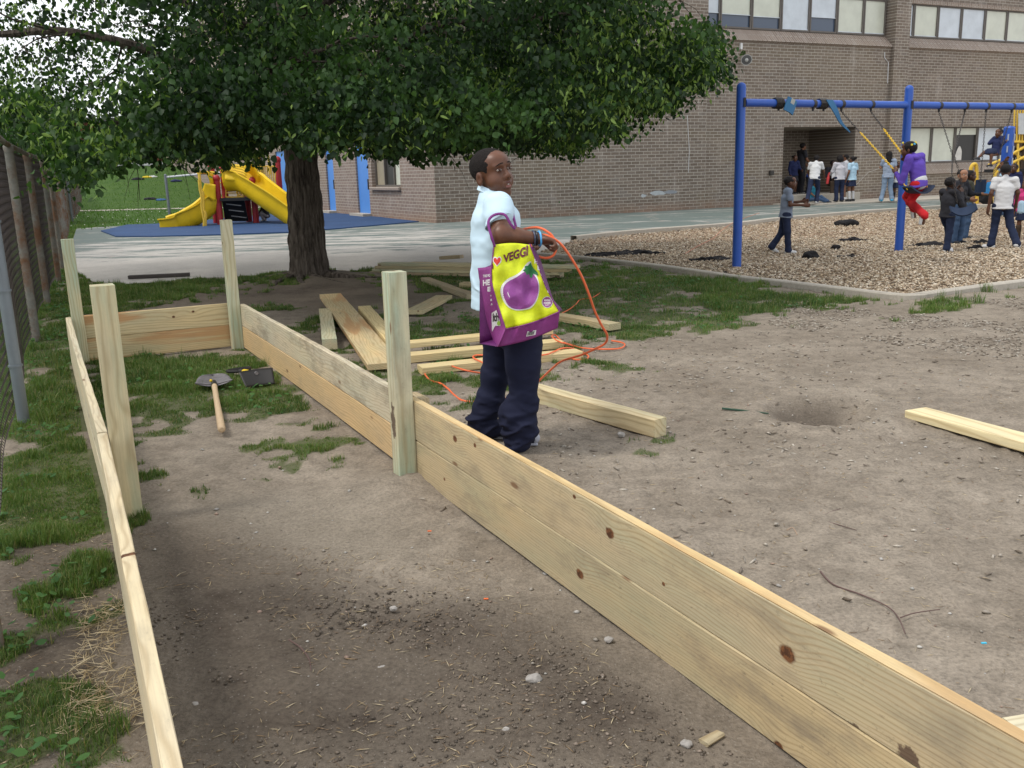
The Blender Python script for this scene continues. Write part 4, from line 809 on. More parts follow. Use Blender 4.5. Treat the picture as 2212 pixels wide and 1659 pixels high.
# ---------------- big linden tree ----------------
PROF=[(-700,200),(-60,235),(0,245),(60,275),(100,322),(135,372),(190,392),(235,360),(290,345),(350,330),(430,338),(480,352),(520,340),(560,322),(600,300),(640,285),(700,292),(740,318),(800,322),(900,333),(960,325),(1040,306),(1100,318),(1160,318),(1215,330),(1260,290),(1320,275),(1400,250),(1470,218),(1520,180),(1566,150),(1700,60)]
def tree():
    T=thing('linden_tree','large leafy tree with dark ridged trunk and wide low crown behind the garden bed','tree',(TREE[0],TREE[1],0)); o=vec(TREE[0],TREE[1],0)
    bk=NT('bark'); v=bk.co(); n=bk.noise(bk.vm('MULTIPLY',v,(26,26,3.)),1.,5,.7,.4); c=bk.ramp(n,[(.34,(.022,.018,.015)),(.5,(.085,.070,.057)),(.70,(.17,.145,.12))]); bk.bump(n,.9,.02); bark=bk.fin(c,.95,.1)
    nt_,nr=130,110; V=[];
    ang=np.linspace(0,2*math.pi,nt_,endpoint=False); zz=np.concatenate([np.linspace(-.12,.5,30),np.linspace(.52,3.4,80)])
    for z in zz:
        r=.205+.055*max(0,1-z/2.2)+.055*math.exp(-max(z,-.05)/.09)+.012*math.exp(-z/.5); lob=1+(.07*np.sin(ang*5+.7)+.04*np.sin(ang*3+2))*math.exp(-max(z,0)/.16)
        q=np.stack([np.cos(ang)*3.3+.25*np.sin(z*5),np.sin(ang)*3.3,np.full_like(ang,z*1.1)],1); f=fbm(q*3.2,3,3); rid=np.abs(f-.5)*2
        rr=r*lob*(1-.0)+(-.016+.050*rid); cx=o[0]+.02*math.sin(z*1.3); V.append(np.stack([cx+rr*np.cos(ang),o[1]+rr*np.sin(ang),np.full_like(ang,z)],1))
    V=np.concatenate(V); i=np.arange((len(zz)-1)*nt_); r=i//nt_; c_=i%nt_; a=r*nt_+c_; b=r*nt_+(c_+1)%nt_; me=npmesh('trunk',V,np.stack([a,b,b+nt_,a+nt_],1),True); tr=mkobj('trunk',me,T,bark)
    # surface roots
    for az,ln in ((-2.3,1.0),(-1.2,.8),(-.5,1.2),(.2,.9),(2.9,.9),(-1.8,.7)):
        m=MB(); m.tube(catmull([o+vec(math.cos(az+.15*k),math.sin(az+.15*k),0)*(.25+ln*k/4)+Z*(.085-.03*k) for k in range(5)],3),[.06*(1-.06*k) for k in range(13)],7); m.build('root',bark,T,smooth=True)
    rng=np.random.default_rng(5); env=lambda X:np.interp(X,[D(px,py,TREE[1])[0] for px,py in PROF],[D(px,py,TREE[1])[2] for px,py in PROF])
    def zb(x,y):   # underside of the crown: rises towards its near and far rims
        k=TREE[1]/np.maximum(y,6.); return CAMH+(env(x*k)-CAMH)/np.maximum(k,.72)+.05*np.maximum(0,y-TREE[1])
    # limbs
    limbs=[]
    for i in range(15):
        az=i*2.4+.3; h=1.95+.11*i; L_=rng.uniform(3.6,5.2); rise=.12+.05*i; pts=[o+Z*h+vec(math.cos(az),math.sin(az),0)*.1]
        for k in range(1,7):
            t=k/6; p=o+Z*h+vec(math.cos(az+.25*math.sin(k*1.7+i)),math.sin(az+.25*math.sin(k*1.7+i)),0)*(.1+L_*t)+Z*(L_*rise*t*1.1-.55*t*t*L_*.3)+vec(*rng.normal(0,.06,3)); b=zb(p[0],p[1])+.25; p[2]=max(p[2],b+.2*(1-t)); pts.append(p)
        limbs.append(catmull(pts,5))
    for pts in limbs:
        n=len(pts); m=MB(); m.tube(pts,[.075*(1-.85*k/n)+.006 for k in range(n)],7)
        for k in range(5,n,2):
            d=nrm(pts[min(k+1,n-1)]-pts[k-1]); s=nrm(np.cross(d,Z))*rng.choice([-1,1]); q=[pts[k]]; dd=nrm(d*.5+s+Z*rng.uniform(-.2,.5))
            for j in range(5): dd=nrm(dd+vec(*rng.normal(0,.18,3))-Z*.1); q.append(q[-1]+dd*rng.uniform(.2,.32))
            m.tube(q,[.018,.014,.011,.008,.006,.004],4)
            for j in (1,2,3,4):
                d2=nrm(dd*.6+vec(*rng.normal(0,.6,3))-Z*.2); m.tube([q[j],q[j]+d2*.25,q[j]+d2*.45-Z*.12],[.006,.004,.002],3)
        m.build('limb',bark,T)
    m=MB(); m.tube([o+Z*3.3,o+Z*5+vec(.1,0,0),o+Z*7.5,o+Z*9],[.2,.16,.09,.02],9); m.build('limb',bark,T)
    # sprays of leaves
    N=52000; r=5.7*np.sqrt(rng.uniform(0,1,N)); az=rng.uniform(0,6.283,N); x=o[0]+r*np.cos(az)*1.02; y=o[1]+r*np.sin(az)*.92; b=zb(x,y)+(n2(x,y,1.3,3,44)-.42)*.6; z=b+rng.exponential(.75,N)+.06
    hi=rng.uniform(0,1,N)<.45; z=np.where(hi,b+rng.uniform(.1,3.4,N),z); z=np.minimum(z,5.)
    cl=fbm(np.stack([x,y,z*1.7],1)*1.15,2,9)*.6+fbm(np.stack([x,y,z*1.5],1)*3.1,2,10)*.4; left=np.clip((-2.9-x)/1.6,0,1); edge=np.clip(r/5.7,0,1)
    p=np.clip((cl-.475)/.06,0,1)*(1-.965*left*np.clip((z-b-.10)/.42,0,1))*(.30+.70*edge)
    # the right flank falls back above the lowest bough
    fl=(x>o[0]+4.3)&(z>b+.75)&(z<b+1.3); p=np.where(fl,0,p); xe=x*TREE[1]/np.maximum(y,6.); keep=((xe>D(95,0,TREE[1])[0])|(rng.uniform(0,1,N)<.35))&(rng.uniform(0,1,N)<p)&(z-b<4.4)&(xe<o[0]+5.55+.1*np.sin(z*5))&~((left>.25)&(z>b+.55)); x,y,z,b=x[keep],y[keep],z[keep],b[keep]
    n3=9000; x3=rng.uniform(o[0]-6.4,o[0]+.4,n3); y3=rng.uniform(o[1]-4.6,o[1]+5,n3); b3=zb(x3,y3); z3=b3+rng.uniform(.3,3.6,n3); g3=fbm(np.stack([x3,y3,z3*1.3],1)*2.1,3,77); k3=(g3>.53)&(np.hypot(x3-o[0],y3-o[1])<6.3)&(rng.uniform(0,1,n3)<.62); x=np.concatenate([x,x3[k3]]);y=np.concatenate([y,y3[k3]]);z=np.concatenate([z,z3[k3]]);b=np.concatenate([b,b3[k3]]); N=len(x); print('sprays',N)
    M=16; t=(np.arange(M)/M)[None]; out=np.stack([x-o[0],y-o[1]],1); out/=np.linalg.norm(out,axis=1)[:,None]+1e-6; rot=rng.normal(0,.9,N); ox=out[:,0]*np.cos(rot)-out[:,1]*np.sin(rot); oy=out[:,0]*np.sin(rot)+out[:,1]*np.cos(rot); sl=rng.uniform(.22,.5,N)[:,None]
    px=x[:,None]+ox[:,None]*sl*t*.9+rng.normal(0,.035,(N,M)); py=y[:,None]+oy[:,None]*sl*t*.9+rng.normal(0,.035,(N,M)); pz=z[:,None]-sl*t*t*.55+rng.normal(0,.03,(N,M))
    pz=np.maximum(pz,b[:,None]-.10+rng.exponential(.03,(N,M)))
    tone=np.repeat(np.clip(rng.normal(.34,.25,N)+(fbm(np.stack([x,y,z],1)*1.6,2,14)-.5)*2.6,0,1)[:,None],M,1)+rng.normal(0,.16,(N,M)); br=(rng.uniform(0,1,(N,M))<np.repeat(np.where(fbm(np.stack([x,y,z],1)*.9,2,4)>.53,.42,.03)[:,None],M,1)).ravel()  # clump tone paints crown shadow and lit leaves into the leaf colour
    P_=np.stack([px.ravel(),py.ravel(),pz.ravel()],1); tone=np.clip(tone.ravel(),0,1)
    def leaves(name,P_,size,tone,br,parent,mat):
        n=len(P_); dn=np.stack([rng.normal(0,.55,n),rng.normal(0,.55,n),-rng.uniform(.35,1.2,n)],1); dn/=np.linalg.norm(dn,axis=1)[:,None]; q=rng.normal(0,1,(n,3)); s=np.cross(dn,q); s/=np.linalg.norm(s,axis=1)[:,None]; nn=np.cross(dn,s)
        L_=size*rng.uniform(.7,1.25,n)*np.where(br,1.15,1.); w=L_*np.where(br,.17,.41); L_=L_[:,None]; w=w[:,None]; V=np.empty((n,6,3)); cup=nn*(w*.35)
        V[:,0]=P_; V[:,1]=P_+dn*L_*.28+s*w+cup; V[:,2]=P_+dn*L_*.66+s*w*.72+cup*.6; V[:,3]=P_+dn*L_; V[:,4]=P_+dn*L_*.66-s*w*.72+cup*.6; V[:,5]=P_+dn*L_*.28-s*w+cup
        i=np.arange(n)[:,None]*6; me=npmesh(name,V.reshape(-1,3),[np.concatenate([i,i+1,i+2,i+3],1),np.concatenate([i,i+3,i+4,i+5],1)]); vcol(me,'tint',np.repeat(np.stack([tone,br.astype(float)*rng.uniform(.5,1,n),tone],1),6,0).astype(np.float32)); return mkobj(name,me,parent,mat)
    lm=leafmat('linden_leaf',(.011,.029,.009),(.052,.110,.028),(.22,.32,.075),.26)
    leaves('crown',P_,.060,tone,br,T,lm); print('leaves',len(P_))
    n=9500; r=5.6*np.sqrt(rng.uniform(0,1,n)); az=rng.uniform(0,6.283,n); z=rng.uniform(4.6,10.5,n); R=np.clip(1.15-((z-5)/6.)**2,.1,1); x=o[0]+r*R*np.cos(az); y=o[1]+r*R*np.sin(az)
    k=(fbm(np.stack([x,y,z],1)*.8,2,19)>.46)&((x>o[0]-1.2)|(rng.uniform(0,1,n)<.3)); leaves('upper_crown',np.stack([x,y,z],1)[k],.2,rng.uniform(.1,.7,k.sum()),np.zeros(k.sum(),bool),T,lm)
    # small background trees left, beyond the fence
    def small(px,py,Y,h,w,lab,n=5000,sd=1,cs=1.,sz=.17):
        rg=np.random.default_rng(sd); c=D(px,py,Y); g=vec(c[0],c[1],gz(np.array([c[0]]),np.array([c[1]]),False)[0]); A=thing('background_tree',lab,'tree',g,group='trees beyond the playing field'); m=MB(); m.tube([g-Z*.2,g+Z*h*.3,g+Z*h*.75],[.16*w/3,.12*w/3,.04],8); m.build('trunk',bark,A)
        m=MB()
        for k in range(9): a=k*2.4; m.tube([g+Z*h*(.3+.04*k),g+Z*h*(.45+.04*k)+vec(math.cos(a),math.sin(a),0)*w*.25,g+Z*h*(.55+.05*k)+vec(math.cos(a),math.sin(a),0)*w*.42],[.05,.03,.012],5)
        m.build('branches',bark,A)
        u=rg.normal(0,1,(n,3)); u/=np.linalg.norm(u,axis=1)[:,None]; u*=(rg.uniform(0,1,n)**.45)[:,None]; p=u*vec(w/2,w/2,h*.36)+g+Z*h*.62; k=fbm((p-g)*1.1*cs,2,sd)>.47; p=p[k]
        leaves('crown',p,sz,rg.uniform(.2,.9,len(p)),np.zeros(len(p),bool),A,lm)
    small(8,330,34,4.2,4.6,'bushy tree rising above the near end of the chain link fence',6500,3,1,.16)
    small(95,300,95,8,8,'rounded tree far behind the chain link fence end',5000,5,.6,.35)
    # weeds against the wall
    W=thing('wall_weed','low green weed bush against the foot of the brick wall','bush',G(1180,468)); g=G(1180,468); p=g+RNG.normal(0,1,(700,3))*vec(.16,.1,0)+Z*(RNG.uniform(0,1,700)**.8*.5)[:,None]; m=MB()
    for k in range(12): m.tube([g+vec(.02*k-.1,0,0),g+vec((k-6)*.05,.02,.3),g+vec((k-6)*.07,0,.5)],[.006,.005,.002],4)
    m.build('stems',bark,W); leaves('foliage',p,.07,RNG.uniform(.3,1,700),np.zeros(700,bool),W,lm)
tree()
# ---------------- wooden raised bed ----------------
def board(name,parent,a,b,w,h,mat,up=Z,bev=.004,jit=0):
    """sawn board from a to b, its own local frame has the grain along X; w across, h along up"""
    a=np.array(a,float); b=np.array(b,float); L_=np.linalg.norm(b-a); x=nrm(b-a); y=nrm(np.cross(up,x)); z=np.cross(x,y); m=MB()
    n=max(2,int(L_/.25)); V=[];Fc=[]; bv=bev; hy,hz=w/2,h/2
    sec=[(-hy+bv,-hz),(hy-bv,-hz),(hy,-hz+bv),(hy,hz-bv),(hy-bv,hz),(-hy+bv,hz),(-hy,hz-bv),(-hy,-hz+bv)]
    sd_=float(hsh(np.array([int(abs(a[0])*1000)]),np.array([int(abs(b[1])*1000)]),np.array([3]))[0])*50
    for i in range(n+1):
        t=i/n; X=-L_/2+L_*t; wy=jit*math.sin(t*5+sd_); wz=jit*.7*math.sin(t*4+sd_*2)
        for k,(p,q) in enumerate(sec):
            e=.0012*math.sin(X*23+k*2+sd_)+.001*math.sin(X*61+k); V.append((X,p+wy+(e if k in(1,2,3,4) else -e),q+wz+e))
    for i in range(n):
        for k in range(8): j=(k+1)%8; Fc.append((i*8+k,i*8+j,i*8+8+j,i*8+8+k))
    Fc.append(tuple(range(7,-1,-1))); Fc.append(tuple(range(n*8,n*8+8)))
    me=bpy.data.meshes.new(name); me.from_pydata(V,[],Fc); me.update(); o=bpy.data.objects.new(name,me); C.objects.link(o); me.materials.append(mat)
    c=(a+b)/2; M=Matrix(((x[0],y[0],z[0],c[0]),(x[1],y[1],z[1],c[1]),(x[2],y[2],z[2],c[2]),(0,0,0,1)))
    if parent is not None: o.parent=parent; M=Matrix.Translation(-Vector(ORG[parent.name]))@M; ORG[o.name]=c
    else: ORG[o.name]=c
    o.matrix_local=M; return o
WD=wood('pine',(.54,.44,.27)); WG=wood('pine_green',(.56,.50,.33),.9,dirt=.2); WY=wood('pine_yellow',(.68,.55,.30),.1,dirt=.2); WO=wood('pine_orange',(.60,.47,.27),.35,sap=.75,dirt=.25); WW=wood('pine_pale',(.66,.58,.42),.25,dirt=.15); WT_=wood('pine_weathered',(.44,.36,.24),.3,dirt=.7)
def bed():
    T=thing('garden_bed_frame','long unfinished raised garden bed of pale pine boards and square corner posts','garden bed',UV(4,.8,0))
    bh=.184; z1,z2=.003,.003+bh+.0015; th=.038; u0=-.9
    # knots in near boards: positions in local x (from the middle) and z
    def loc(px,py,a,b,zc,v):  # pixel on the board's inner face -> local x,z
        n=BV; d=ray(px,py); t=((UV(0,v)-CP)@n)/(d@n); p=CP+d*t; return ((p-(a+b)/2)@nrm(b-a), p[2]-zc)
    vr=1.46; A=UV(3.97,vr+th/2,0); B=UV(u0,vr+th/2,0)
    def K(lst,zc): 
        o=[]
        for px,py,r in lst: x,z=loc(px,py,A,B,zc,vr); o.append((x,z,r))
        return o
    ku=K([(983,948,.016),(1025,962,.010),(1316,1152,.019),(1432,1262,.006),(1700,1413,.022),(1850,1415,.0),(1240,1073,.008)],z2+bh/2); ku=[k for k in ku if k[2]>0]
    kl=K([(1112,1028,.008),(1252,1240,.018),(1680,1612,.013),(1640,1600,.009),(960,1035,.008)],z1+bh/2)
    su=[]; 
    for px,py,rx,rz in ((1845,1580,.035,.022),(1960,1640,.03,.03),(1862,1598,.02,.018)): x,z=loc(px,py,A,B,z2+bh/2,vr); su.append((x,z,rx,rz))
    mu=wood('pine_near_top',(.51,.415,.265),.36,ku,su,.6,None,3.1,85.,.085); ml=wood('pine_near_low',(.485,.395,.25),.45,kl,[],.75,None,8.3,95.,.08)
    o1=board('board',T,A+Z*(z2+bh/2),B+Z*(z2+bh/2),th,bh,mu,jit=.002); board('board',T,A+Z*(z1+bh/2),B+Z*(z1+bh/2),th,bh,ml,jit=.002)
    # yellow sapwood arris along the top edge of the near board
    board('sapwood_edge',T,A+Z*(z2+bh+.0012),B+Z*(z2+bh+.0012),th-.006,.004,wood('sapwood',(.62,.475,.26),0,sap=.3,dirt=.3,ringsc=20.),bev=.001)
    a=UV(7.93,vr+th/2,0); b=UV(4.01,vr+th/2,0)
    board('board',T,a+Z*(z2+bh/2+.004),b+Z*(z2+bh/2),th,bh,wood('pine_far_top',(.57,.50,.37),.3,[],[],.9),jit=.003); board('board',T,a+Z*(z1+bh/2),b+Z*(z1+bh/2),th,bh,wood('pine_far_low',(.60,.44,.25),.1,dirt=.35),jit=.003)
    m=UV(3.98,vr+th+.03,0); board('splice_block',T,m+Z*.02+BU*.12,m+Z*.02-BU*.05,.04,.33,WT_) if False else board('splice_block',T,UV(4.08,vr+th+.028,.19),UV(3.93,vr+th+.028,.19),.04,.37,WT_)
    vl=.125; a=UV(8.07,vl+th/2,0); b=UV(4.15,vl+th/2,0)
    board('board',T,a+Z*(z2+bh/2),b+Z*(z2+bh/2),th,bh,WW,jit=.002); board('board',T,a+Z*(z1+bh/2),b+Z*(z1+bh/2),th,bh,WW,jit=.002)
    a=UV(4.145,vl+th/2,0); b=UV(-.6,.052,0)
    board('board',T,a+Z*(z2+bh/2),b+Z*(z2+bh/2),th,bh,wood('pine_left_near',(.68,.58,.40),.12,[(.3,.09,.008),(-.9,.09,.01)],[],.25,None,2.,40.),jit=.003); board('board',T,a+Z*(z1+bh/2),b+Z*(z1+bh/2),th,bh,WW,jit=.003)
    a=UV(8.065,.17,0); b=UV(8.065,1.455,0)
    for k,zz in enumerate((z1,z2)): board('board',T,a+Z*(zz+bh/2),b+Z*(zz+bh/2),th,bh,WO if k==0 else wood('pine_back_top',(.62,.50,.30),.3,[(.12,.02,.010),(.28,.05,.010)],[],.2,.85,5.,40.))
    ps=.089
    def post(u,v,zt,mat,z0=-.1,lean=0.):
        board('post',T,UV(u,v,z0),UV(u+lean,v,zt),ps,ps,mat,up=-BU,bev=.004)
    post(3.945,1.46-ps/2-.002,.975,wood('post_mid',(.56,.52,.36),.85,[],[(-.16,.0,.10,.03)],.5,None,1.,36.)); post(4.06,vl+th+ps/2+.003,1.0,wood('post_left',(.58,.51,.33),.9,[(-.02,.01,.014)],[(-.22,.01,.02,.02)],.2,None,6.,30.)); post(7.98,1.46-ps/2-.002,1.075,wood('post_back',(.56,.52,.36),.8,[(.40,.0,.011)],[],.2,None,4.,34.),lean=-.03); post(7.985,vl+th+ps/2+.003,.985,WG,lean=.0)
bed()
# ---------------- loose lumber ----------------
def q(X,Y): return (619.4+X*.36,530.9+Y*.36)
def lumber():
    g='loose pine lumber lying round the bed'
    def L(a,b,w,h,mat,label,za=0.,zb=0.,name='loose_board',edge=False,cat='board'):
        """a,b: world end points on the ground of the centre line"""
        pa=np.array(a[:2].tolist()+[za+h/2+.004]); pb=np.array(b[:2].tolist()+[zb+h/2+.004]); o=board(name,None,pa,pb,w,h,mat,jit=.002); tag(o,label,cat,g); return o
    P1=lambda X,Y,z=0.:G(*q(X,Y),z)
    # stack behind: four long boards
    a=G(797,596); b=G(1243,606); d=nrm(b-a); nn=vec(-d[1],d[0],0); h=.038
    lab=['bottom board of the long lumber stack beside the tree','second board up in the long lumber stack beside the tree','third board up in the long lumber stack beside the tree','top board of the long lumber stack beside the tree']
    for k in range(4): o=board('loose_board',None,a+d*(.05*k)+Z*(.02+h*.5+k*(h+.004))+nn*(.10),b-d*(.12*(3-k))+Z*(.02+h*.5+k*(h+.004))+nn*.10,.184,h,[WT_,WG,WD,WG][k]); tag(o,lab[k],'board',g)
    o=board('loose_board',None,a+d*.5+nn*.34+Z*.15,b-d*.5+nn*.30+Z*.15,.14,h,WD); tag(o,'board behind the top of the long lumber stack','board',g)
    o=board('loose_board',None,a+d*.4+nn*.34+Z*.05,b-d*.3+nn*.30+Z*.05,.14,.1,WT_); tag(o,'grey timber behind the bottom of the long lumber stack','board',g)
    o=board('lumber_offcut',None,G(940,590)+Z*.2+nn*.2,G(985,592)+Z*.23+nn*.2,.09,.05,WT_); tag(o,'short brown block lying on top of the long lumber stack','offcut',g)
    L(P1(830,222)+vec(0,.05,0),P1(1110,325)+vec(0,.05,0),.12,.06,WT_,'weathered timber between the stack and the boy',.0,.0)
    L(P1(1050,255),P1(1180,258),.14,.07,WD,'short block half hidden behind the boy, left of the bag',.0,.0,'lumber_offcut',cat='offcut')
    L(P1(765,415),P1(945,322),.19,.045,WD,'short flat board lying on the grass left of the boy',.0,.0)
    L(P1(265,345),P1(590,760),.24,.045,WO,'wide pale plank lying behind the right rail of the bed',.06,.02)
    L(P1(232,430),P1(262,625),.12,.09,WG,'short greenish timber left of the wide plank',.0,.0)
    L(P1(470,415),P1(650,640),.13,.09,WY,'yellowish timber running in behind the middle post',.0,.0)
    L(P1(690,645),P1(1580,548),.13,.045,WY,'upper of three boards lying side by side behind the boy',.04,.03)
    L(P1(690,700),P1(1640,610),.15,.06,WY,'middle of three boards lying side by side behind the boy',.0,.0)
    L(P1(800,770),P1(1755,670),.14,.055,WY,'nearest of three boards lying side by side behind the boy',.0,.0)
    L(P1(1620,445),P1(1970,508),.14,.06,WD,'short board on the grass right of the bag',.0,.0)
    # the big timber on the right of the boy
    a=G(1165,870); b=G(1430,950); o=board('loose_timber',None,a+Z*.055+vec(-.05,.07,0),b+Z*.052+vec(.0,.05,0),.089,.10,wood('timber_right',(.62,.52,.33),.4,[],[],.25,None,2.,30.)); tag(o,'thick square timber with a green end tag, right of the boy','timber',g)
    x=nrm(b-a); e=b+vec(.0,.05,0)+Z*.045; yv=nrm(np.cross(Z,x)); m=MB(); m.box(e+x*.0015-Z*.002,(.003,.05,.028),np.array([x,yv,Z])); m.box(e+x*.0008+Z*.016,(.003,.055,.006),np.array([x,yv,Z])); tg=m.build('end_tag',plain('tag_green',(.05,.30,.14),.5),None,e); 
    tg.parent=o; tg.matrix_parent_inverse=o.matrix_local.inverted()
    # board at right edge
    a=G(1985,905); b=G(2330,1010); o=board('loose_board',None,a+Z*.026+vec(0,.045,0),b+Z*.026+vec(.05,.03,0),.16,.045,wood('plank_right',(.72,.62,.38),.05,[],[],.1,None,7.,22.)); tag(o,'pale flat board lying on the dirt at the right edge','board',g)
    # board end at the lower right corner, beyond the rail
    a=G(2150,1605); b=G(2320,1580); o=board('loose_board',None,a+Z*.02+vec(.05,0,0),b+Z*.02,.10,.04,WW); tag(o,'board end poking out behind the near rail, lower right corner','board',g)
    # little wooden shim below the rail
    o=board('wood_chip_block',None,G(1520,1612)+Z*.008,G(1555,1590)+Z*.008,.03,.012,WT_); tag(o,'small grey wooden shim sticking out under the near rail','shim')
lumber()
# ---------------- shovel and rake head tool ----------------
def tools():
    steel=NT('old_steel'); v=steel.co(); c=steel.mix(steel.ramp(steel.noise(v,14,5,.7),[(.35,0),(.65,1)]),(.17,.16,.165),(.28,.26,.27)); steel.bump(steel.noise(v,60,3),.2,.001); steel=steel.fin(c,.5,.5,.5)
    ash=NT('ash_handle'); v=ash.co(); c=ash.mix(ash.noise(v,22,5,.6),(.50,.36,.22),(.62,.47,.30)); ash=ash.fin(c,.5,.3); rib=plain('black_steel',(.022,.02,.018),.5,.4); yel=plain('yellow_collar',(.70,.50,.02),.45,.4)
    tip=G(462,792); end=G(480,938)+Z*.03; sk=G(464,845)
    S_=thing('shovel','round point shovel with grey blade and pale wooden handle lying in the bed','shovel',G(470,830)); d=nrm(vec(end[0]-sk[0],end[1]-sk[1],0)); s=vec(-d[1],d[0],0); L_=.30
    top=sk-d*.0
    def bl(u,v):
        # u along from socket to tip, v across
        w=.125*min(1,(1-u)**.38*1.02)*(1-.06*(1-u)) ; y=(v-.5)*2; return sk-d*(L_*u*1.02)+s*(y*w)+Z*(.035+.05*u*(1-u)+.028*abs(y)**2*(1-.5*u)+(.01*u))
    m=MB(); m.sheet(bl,18,14); m.build('blade',steel,S_,smooth=True,solid=.003)
    for sg in (-1,1): m=MB(); m.tube([sk+s*sg*.02+Z*.05,sk+s*sg*.122+Z*.068],.005,6); m.build('foot_tread',steel,S_)
    m=MB(); m.tube([sk-d*.12+Z*.048,sk-d*.03+Z*.056,sk+d*.03+Z*.055,sk+d*.07+Z*.05],[.006,.018,.021,.022],12); m.build('socket',rib,S_,smooth=True)
    m=MB(); hp=[sk+d*.05+Z*.052,sk+d*.25+Z*.040,sk+d*.45+Z*.03,end-d*.04,end,end+d*.008]; m.tube(hp,[.019,.018,.0185,.022,.021,.012],12); m.build('handle',ash,S_,smooth=True)
    m=MB(); m.ball(sk+s*-.018+Z*.075,.011,8); m.build('sticker',yel,S_)
    # hoe like tool with its blade on edge
    H=thing('spade_head','short D handled spade lying face down with a dark blade edge up','spade',G(566,840)); a=G(526,842); b=G(600,832); x=nrm(b-a); back=vec(-x[1],x[0],0); m=MB(); Lb=np.linalg.norm(b-a)
    m.sheet(lambda u,v:a+x*Lb*(.5+(u-.5)*(1-.15*(1-v)))+Z*(.012+.095*v-.0*v)+back*(.10*v+.02*math.sin(u*3.14)),16,6); m.build('blade',rib,H,smooth=True,solid=.003)
    m=MB(); c=(a+b)/2; m.tube([c+back*.08+Z*.085,c+back*.16+Z*.075,c+back*.26-x*.02+Z*.06],[.012,.020,.020],10); m.build('socket',steel,H,smooth=True)
    m=MB(); m.tube([c+back*.24-x*.015+Z*.062,c+back*.33-x*.03+Z*.055],[.021,.021],12); m.build('collar',yel,H); m=MB(); m.tube([c+back*.33-x*.03+Z*.055,c+back*.40-x*.04+Z*.05],[.018,.018],10); m.build('shaft',rib,H)
    e=c+back*.40-x*.04+Z*.05; m=MB(); m.tube(catmull([e-x*.005,e-x*.07+back*.03,e-x*.07+back*.07,e+x*.07+back*.09,e+x*.075+back*.05,e+x*.005],4),.012,8); m.build('grip',rib,H,smooth=True)
tools()
# ---------------- stones, sticks and scraps ----------------
def smalls():
    st=plain('stone_grey',(.33,.31,.285),.85,.2,var=.3,sc=20,bump=.4,bsc=90)
    def stone(px,py,r,label,f=.6,sd=1):
        g=G(px,py); c=g+Z*r*f*.45; V,Fq=sdf([('e',c,(r,r*.75,r*f))],r*.12,.01,lambda Q:(fbm(Q*1.6/r+sd,2,sd)-.5)*r*.55+(np.abs(noise3(Q*2.5/r,sd)-.5))*r*.2); o=mkobj('stone',npmesh('stone',V,Fq,True),None,st); tag(o,label,'stone')
    stone(1153,1472,.026,'largest grey stone on the dark soil inside the bed'); stone(1483,1612,.016,'grey stone just inside the near rail at the lower right',.7,2); stone(825,1445,.014,'flat tan stone left of the largest stone',.5,3); stone(1092,1580,.011,'pale angular stone near the bottom centre of the bed',.8,4); stone(1560,1415,.0,'x') if False else None
    stone(1315,1385,.015,'brown stone against the foot of the near rail',.6,5); stone(1342,942,.022,'pointed grey stone below the thick timber right of the boy',.8,6); stone(850,1318,.013,'white stone on the crumbled soil heap',.8,7); stone(760,1125,.0,'') if False else None
    stone(430,1522,.020,'leaf shaped grey flake near the left rail at the bottom',.25,8)
    tw=plain('twig',(.13,.085,.075),.85); root=plain('dry_root',(.33,.24,.17),.85)
    def stick(pts,r,label,mat=tw,side=None,name='stick'):
        P_=catmull([G(x,y)+Z*(.006+r) for x,y in pts],5); m=MB(); m.tube(P_,[r*(1-.5*i/len(P_)) for i in range(len(P_))],6)
        if side: P2=catmull([G(x,y)+Z*(.006+r) for x,y in side],4); m.tube(P2,[r*.7*(1-.4*i/len(P2)) for i in range(len(P2))],5)
        tag(m.build(name,mat,None,G(*pts[0]),smooth=True),label,'stick')
    stick([(1772,1240),(1800,1268),(1860,1290),(1915,1315),(1940,1340),(1955,1375)],.0034,'long forked dark twig on the bare dirt at right',side=[(1945,1340),(1975,1330),(2030,1322)])
    stick([(1738,1135),(1765,1128),(1790,1112),(1815,1103)],.003,'short curved twig above the long forked one',side=[(1768,1128),(1800,1135),(1850,1150)])
    stick([(625,1388),(650,1405),(668,1430),(672,1455)],.003,'thin curved twig on the soil inside the bed left of centre'); stick([(1560,887),(1610,892),(1660,898)],.007,'straight dark green rod beside the shallow hole',plain('green_rod',(.03,.07,.045),.5),name='rod')
    stick([(1700,1150),(1712,1145),(1722,1160)],.0035,'pale root bit behind the near rail',root); stick([(1200,1133),(1250,1120),(1285,1105)],.0025,'thin root fragment beside the near rail inside the bed',root)
    for px,py,col,l in ((2125,1393,(.05,.45,.65),'tiny bright blue plastic scrap on the dirt at right'),(1050,1297,(.75,.16,.05),'tiny orange red scrap on the soil inside the bed'),(928,1150,(.8,.4,.03),'tiny orange scrap near the foot of the middle post')):
        m=MB(); m.box(G(px,py)+Z*.006,(.016,.007,.004),None,.001); tag(m.build('plastic_scrap',plain('scrap'+l[:9],col,.4),None,G(px,py)),l,'litter')
smalls()
m=MB(); m.bar(G(278,603)+Z*.03,G(410,597)+Z*.03,.10,.05,bev=.006); tag(m.build('steel_strip',plain('old_strip',(.075,.065,.06),.9),None,G(340,600)),'dark steel strip lying at the edge of the pavement','timber')  # low dark steel bar on the pavement edge
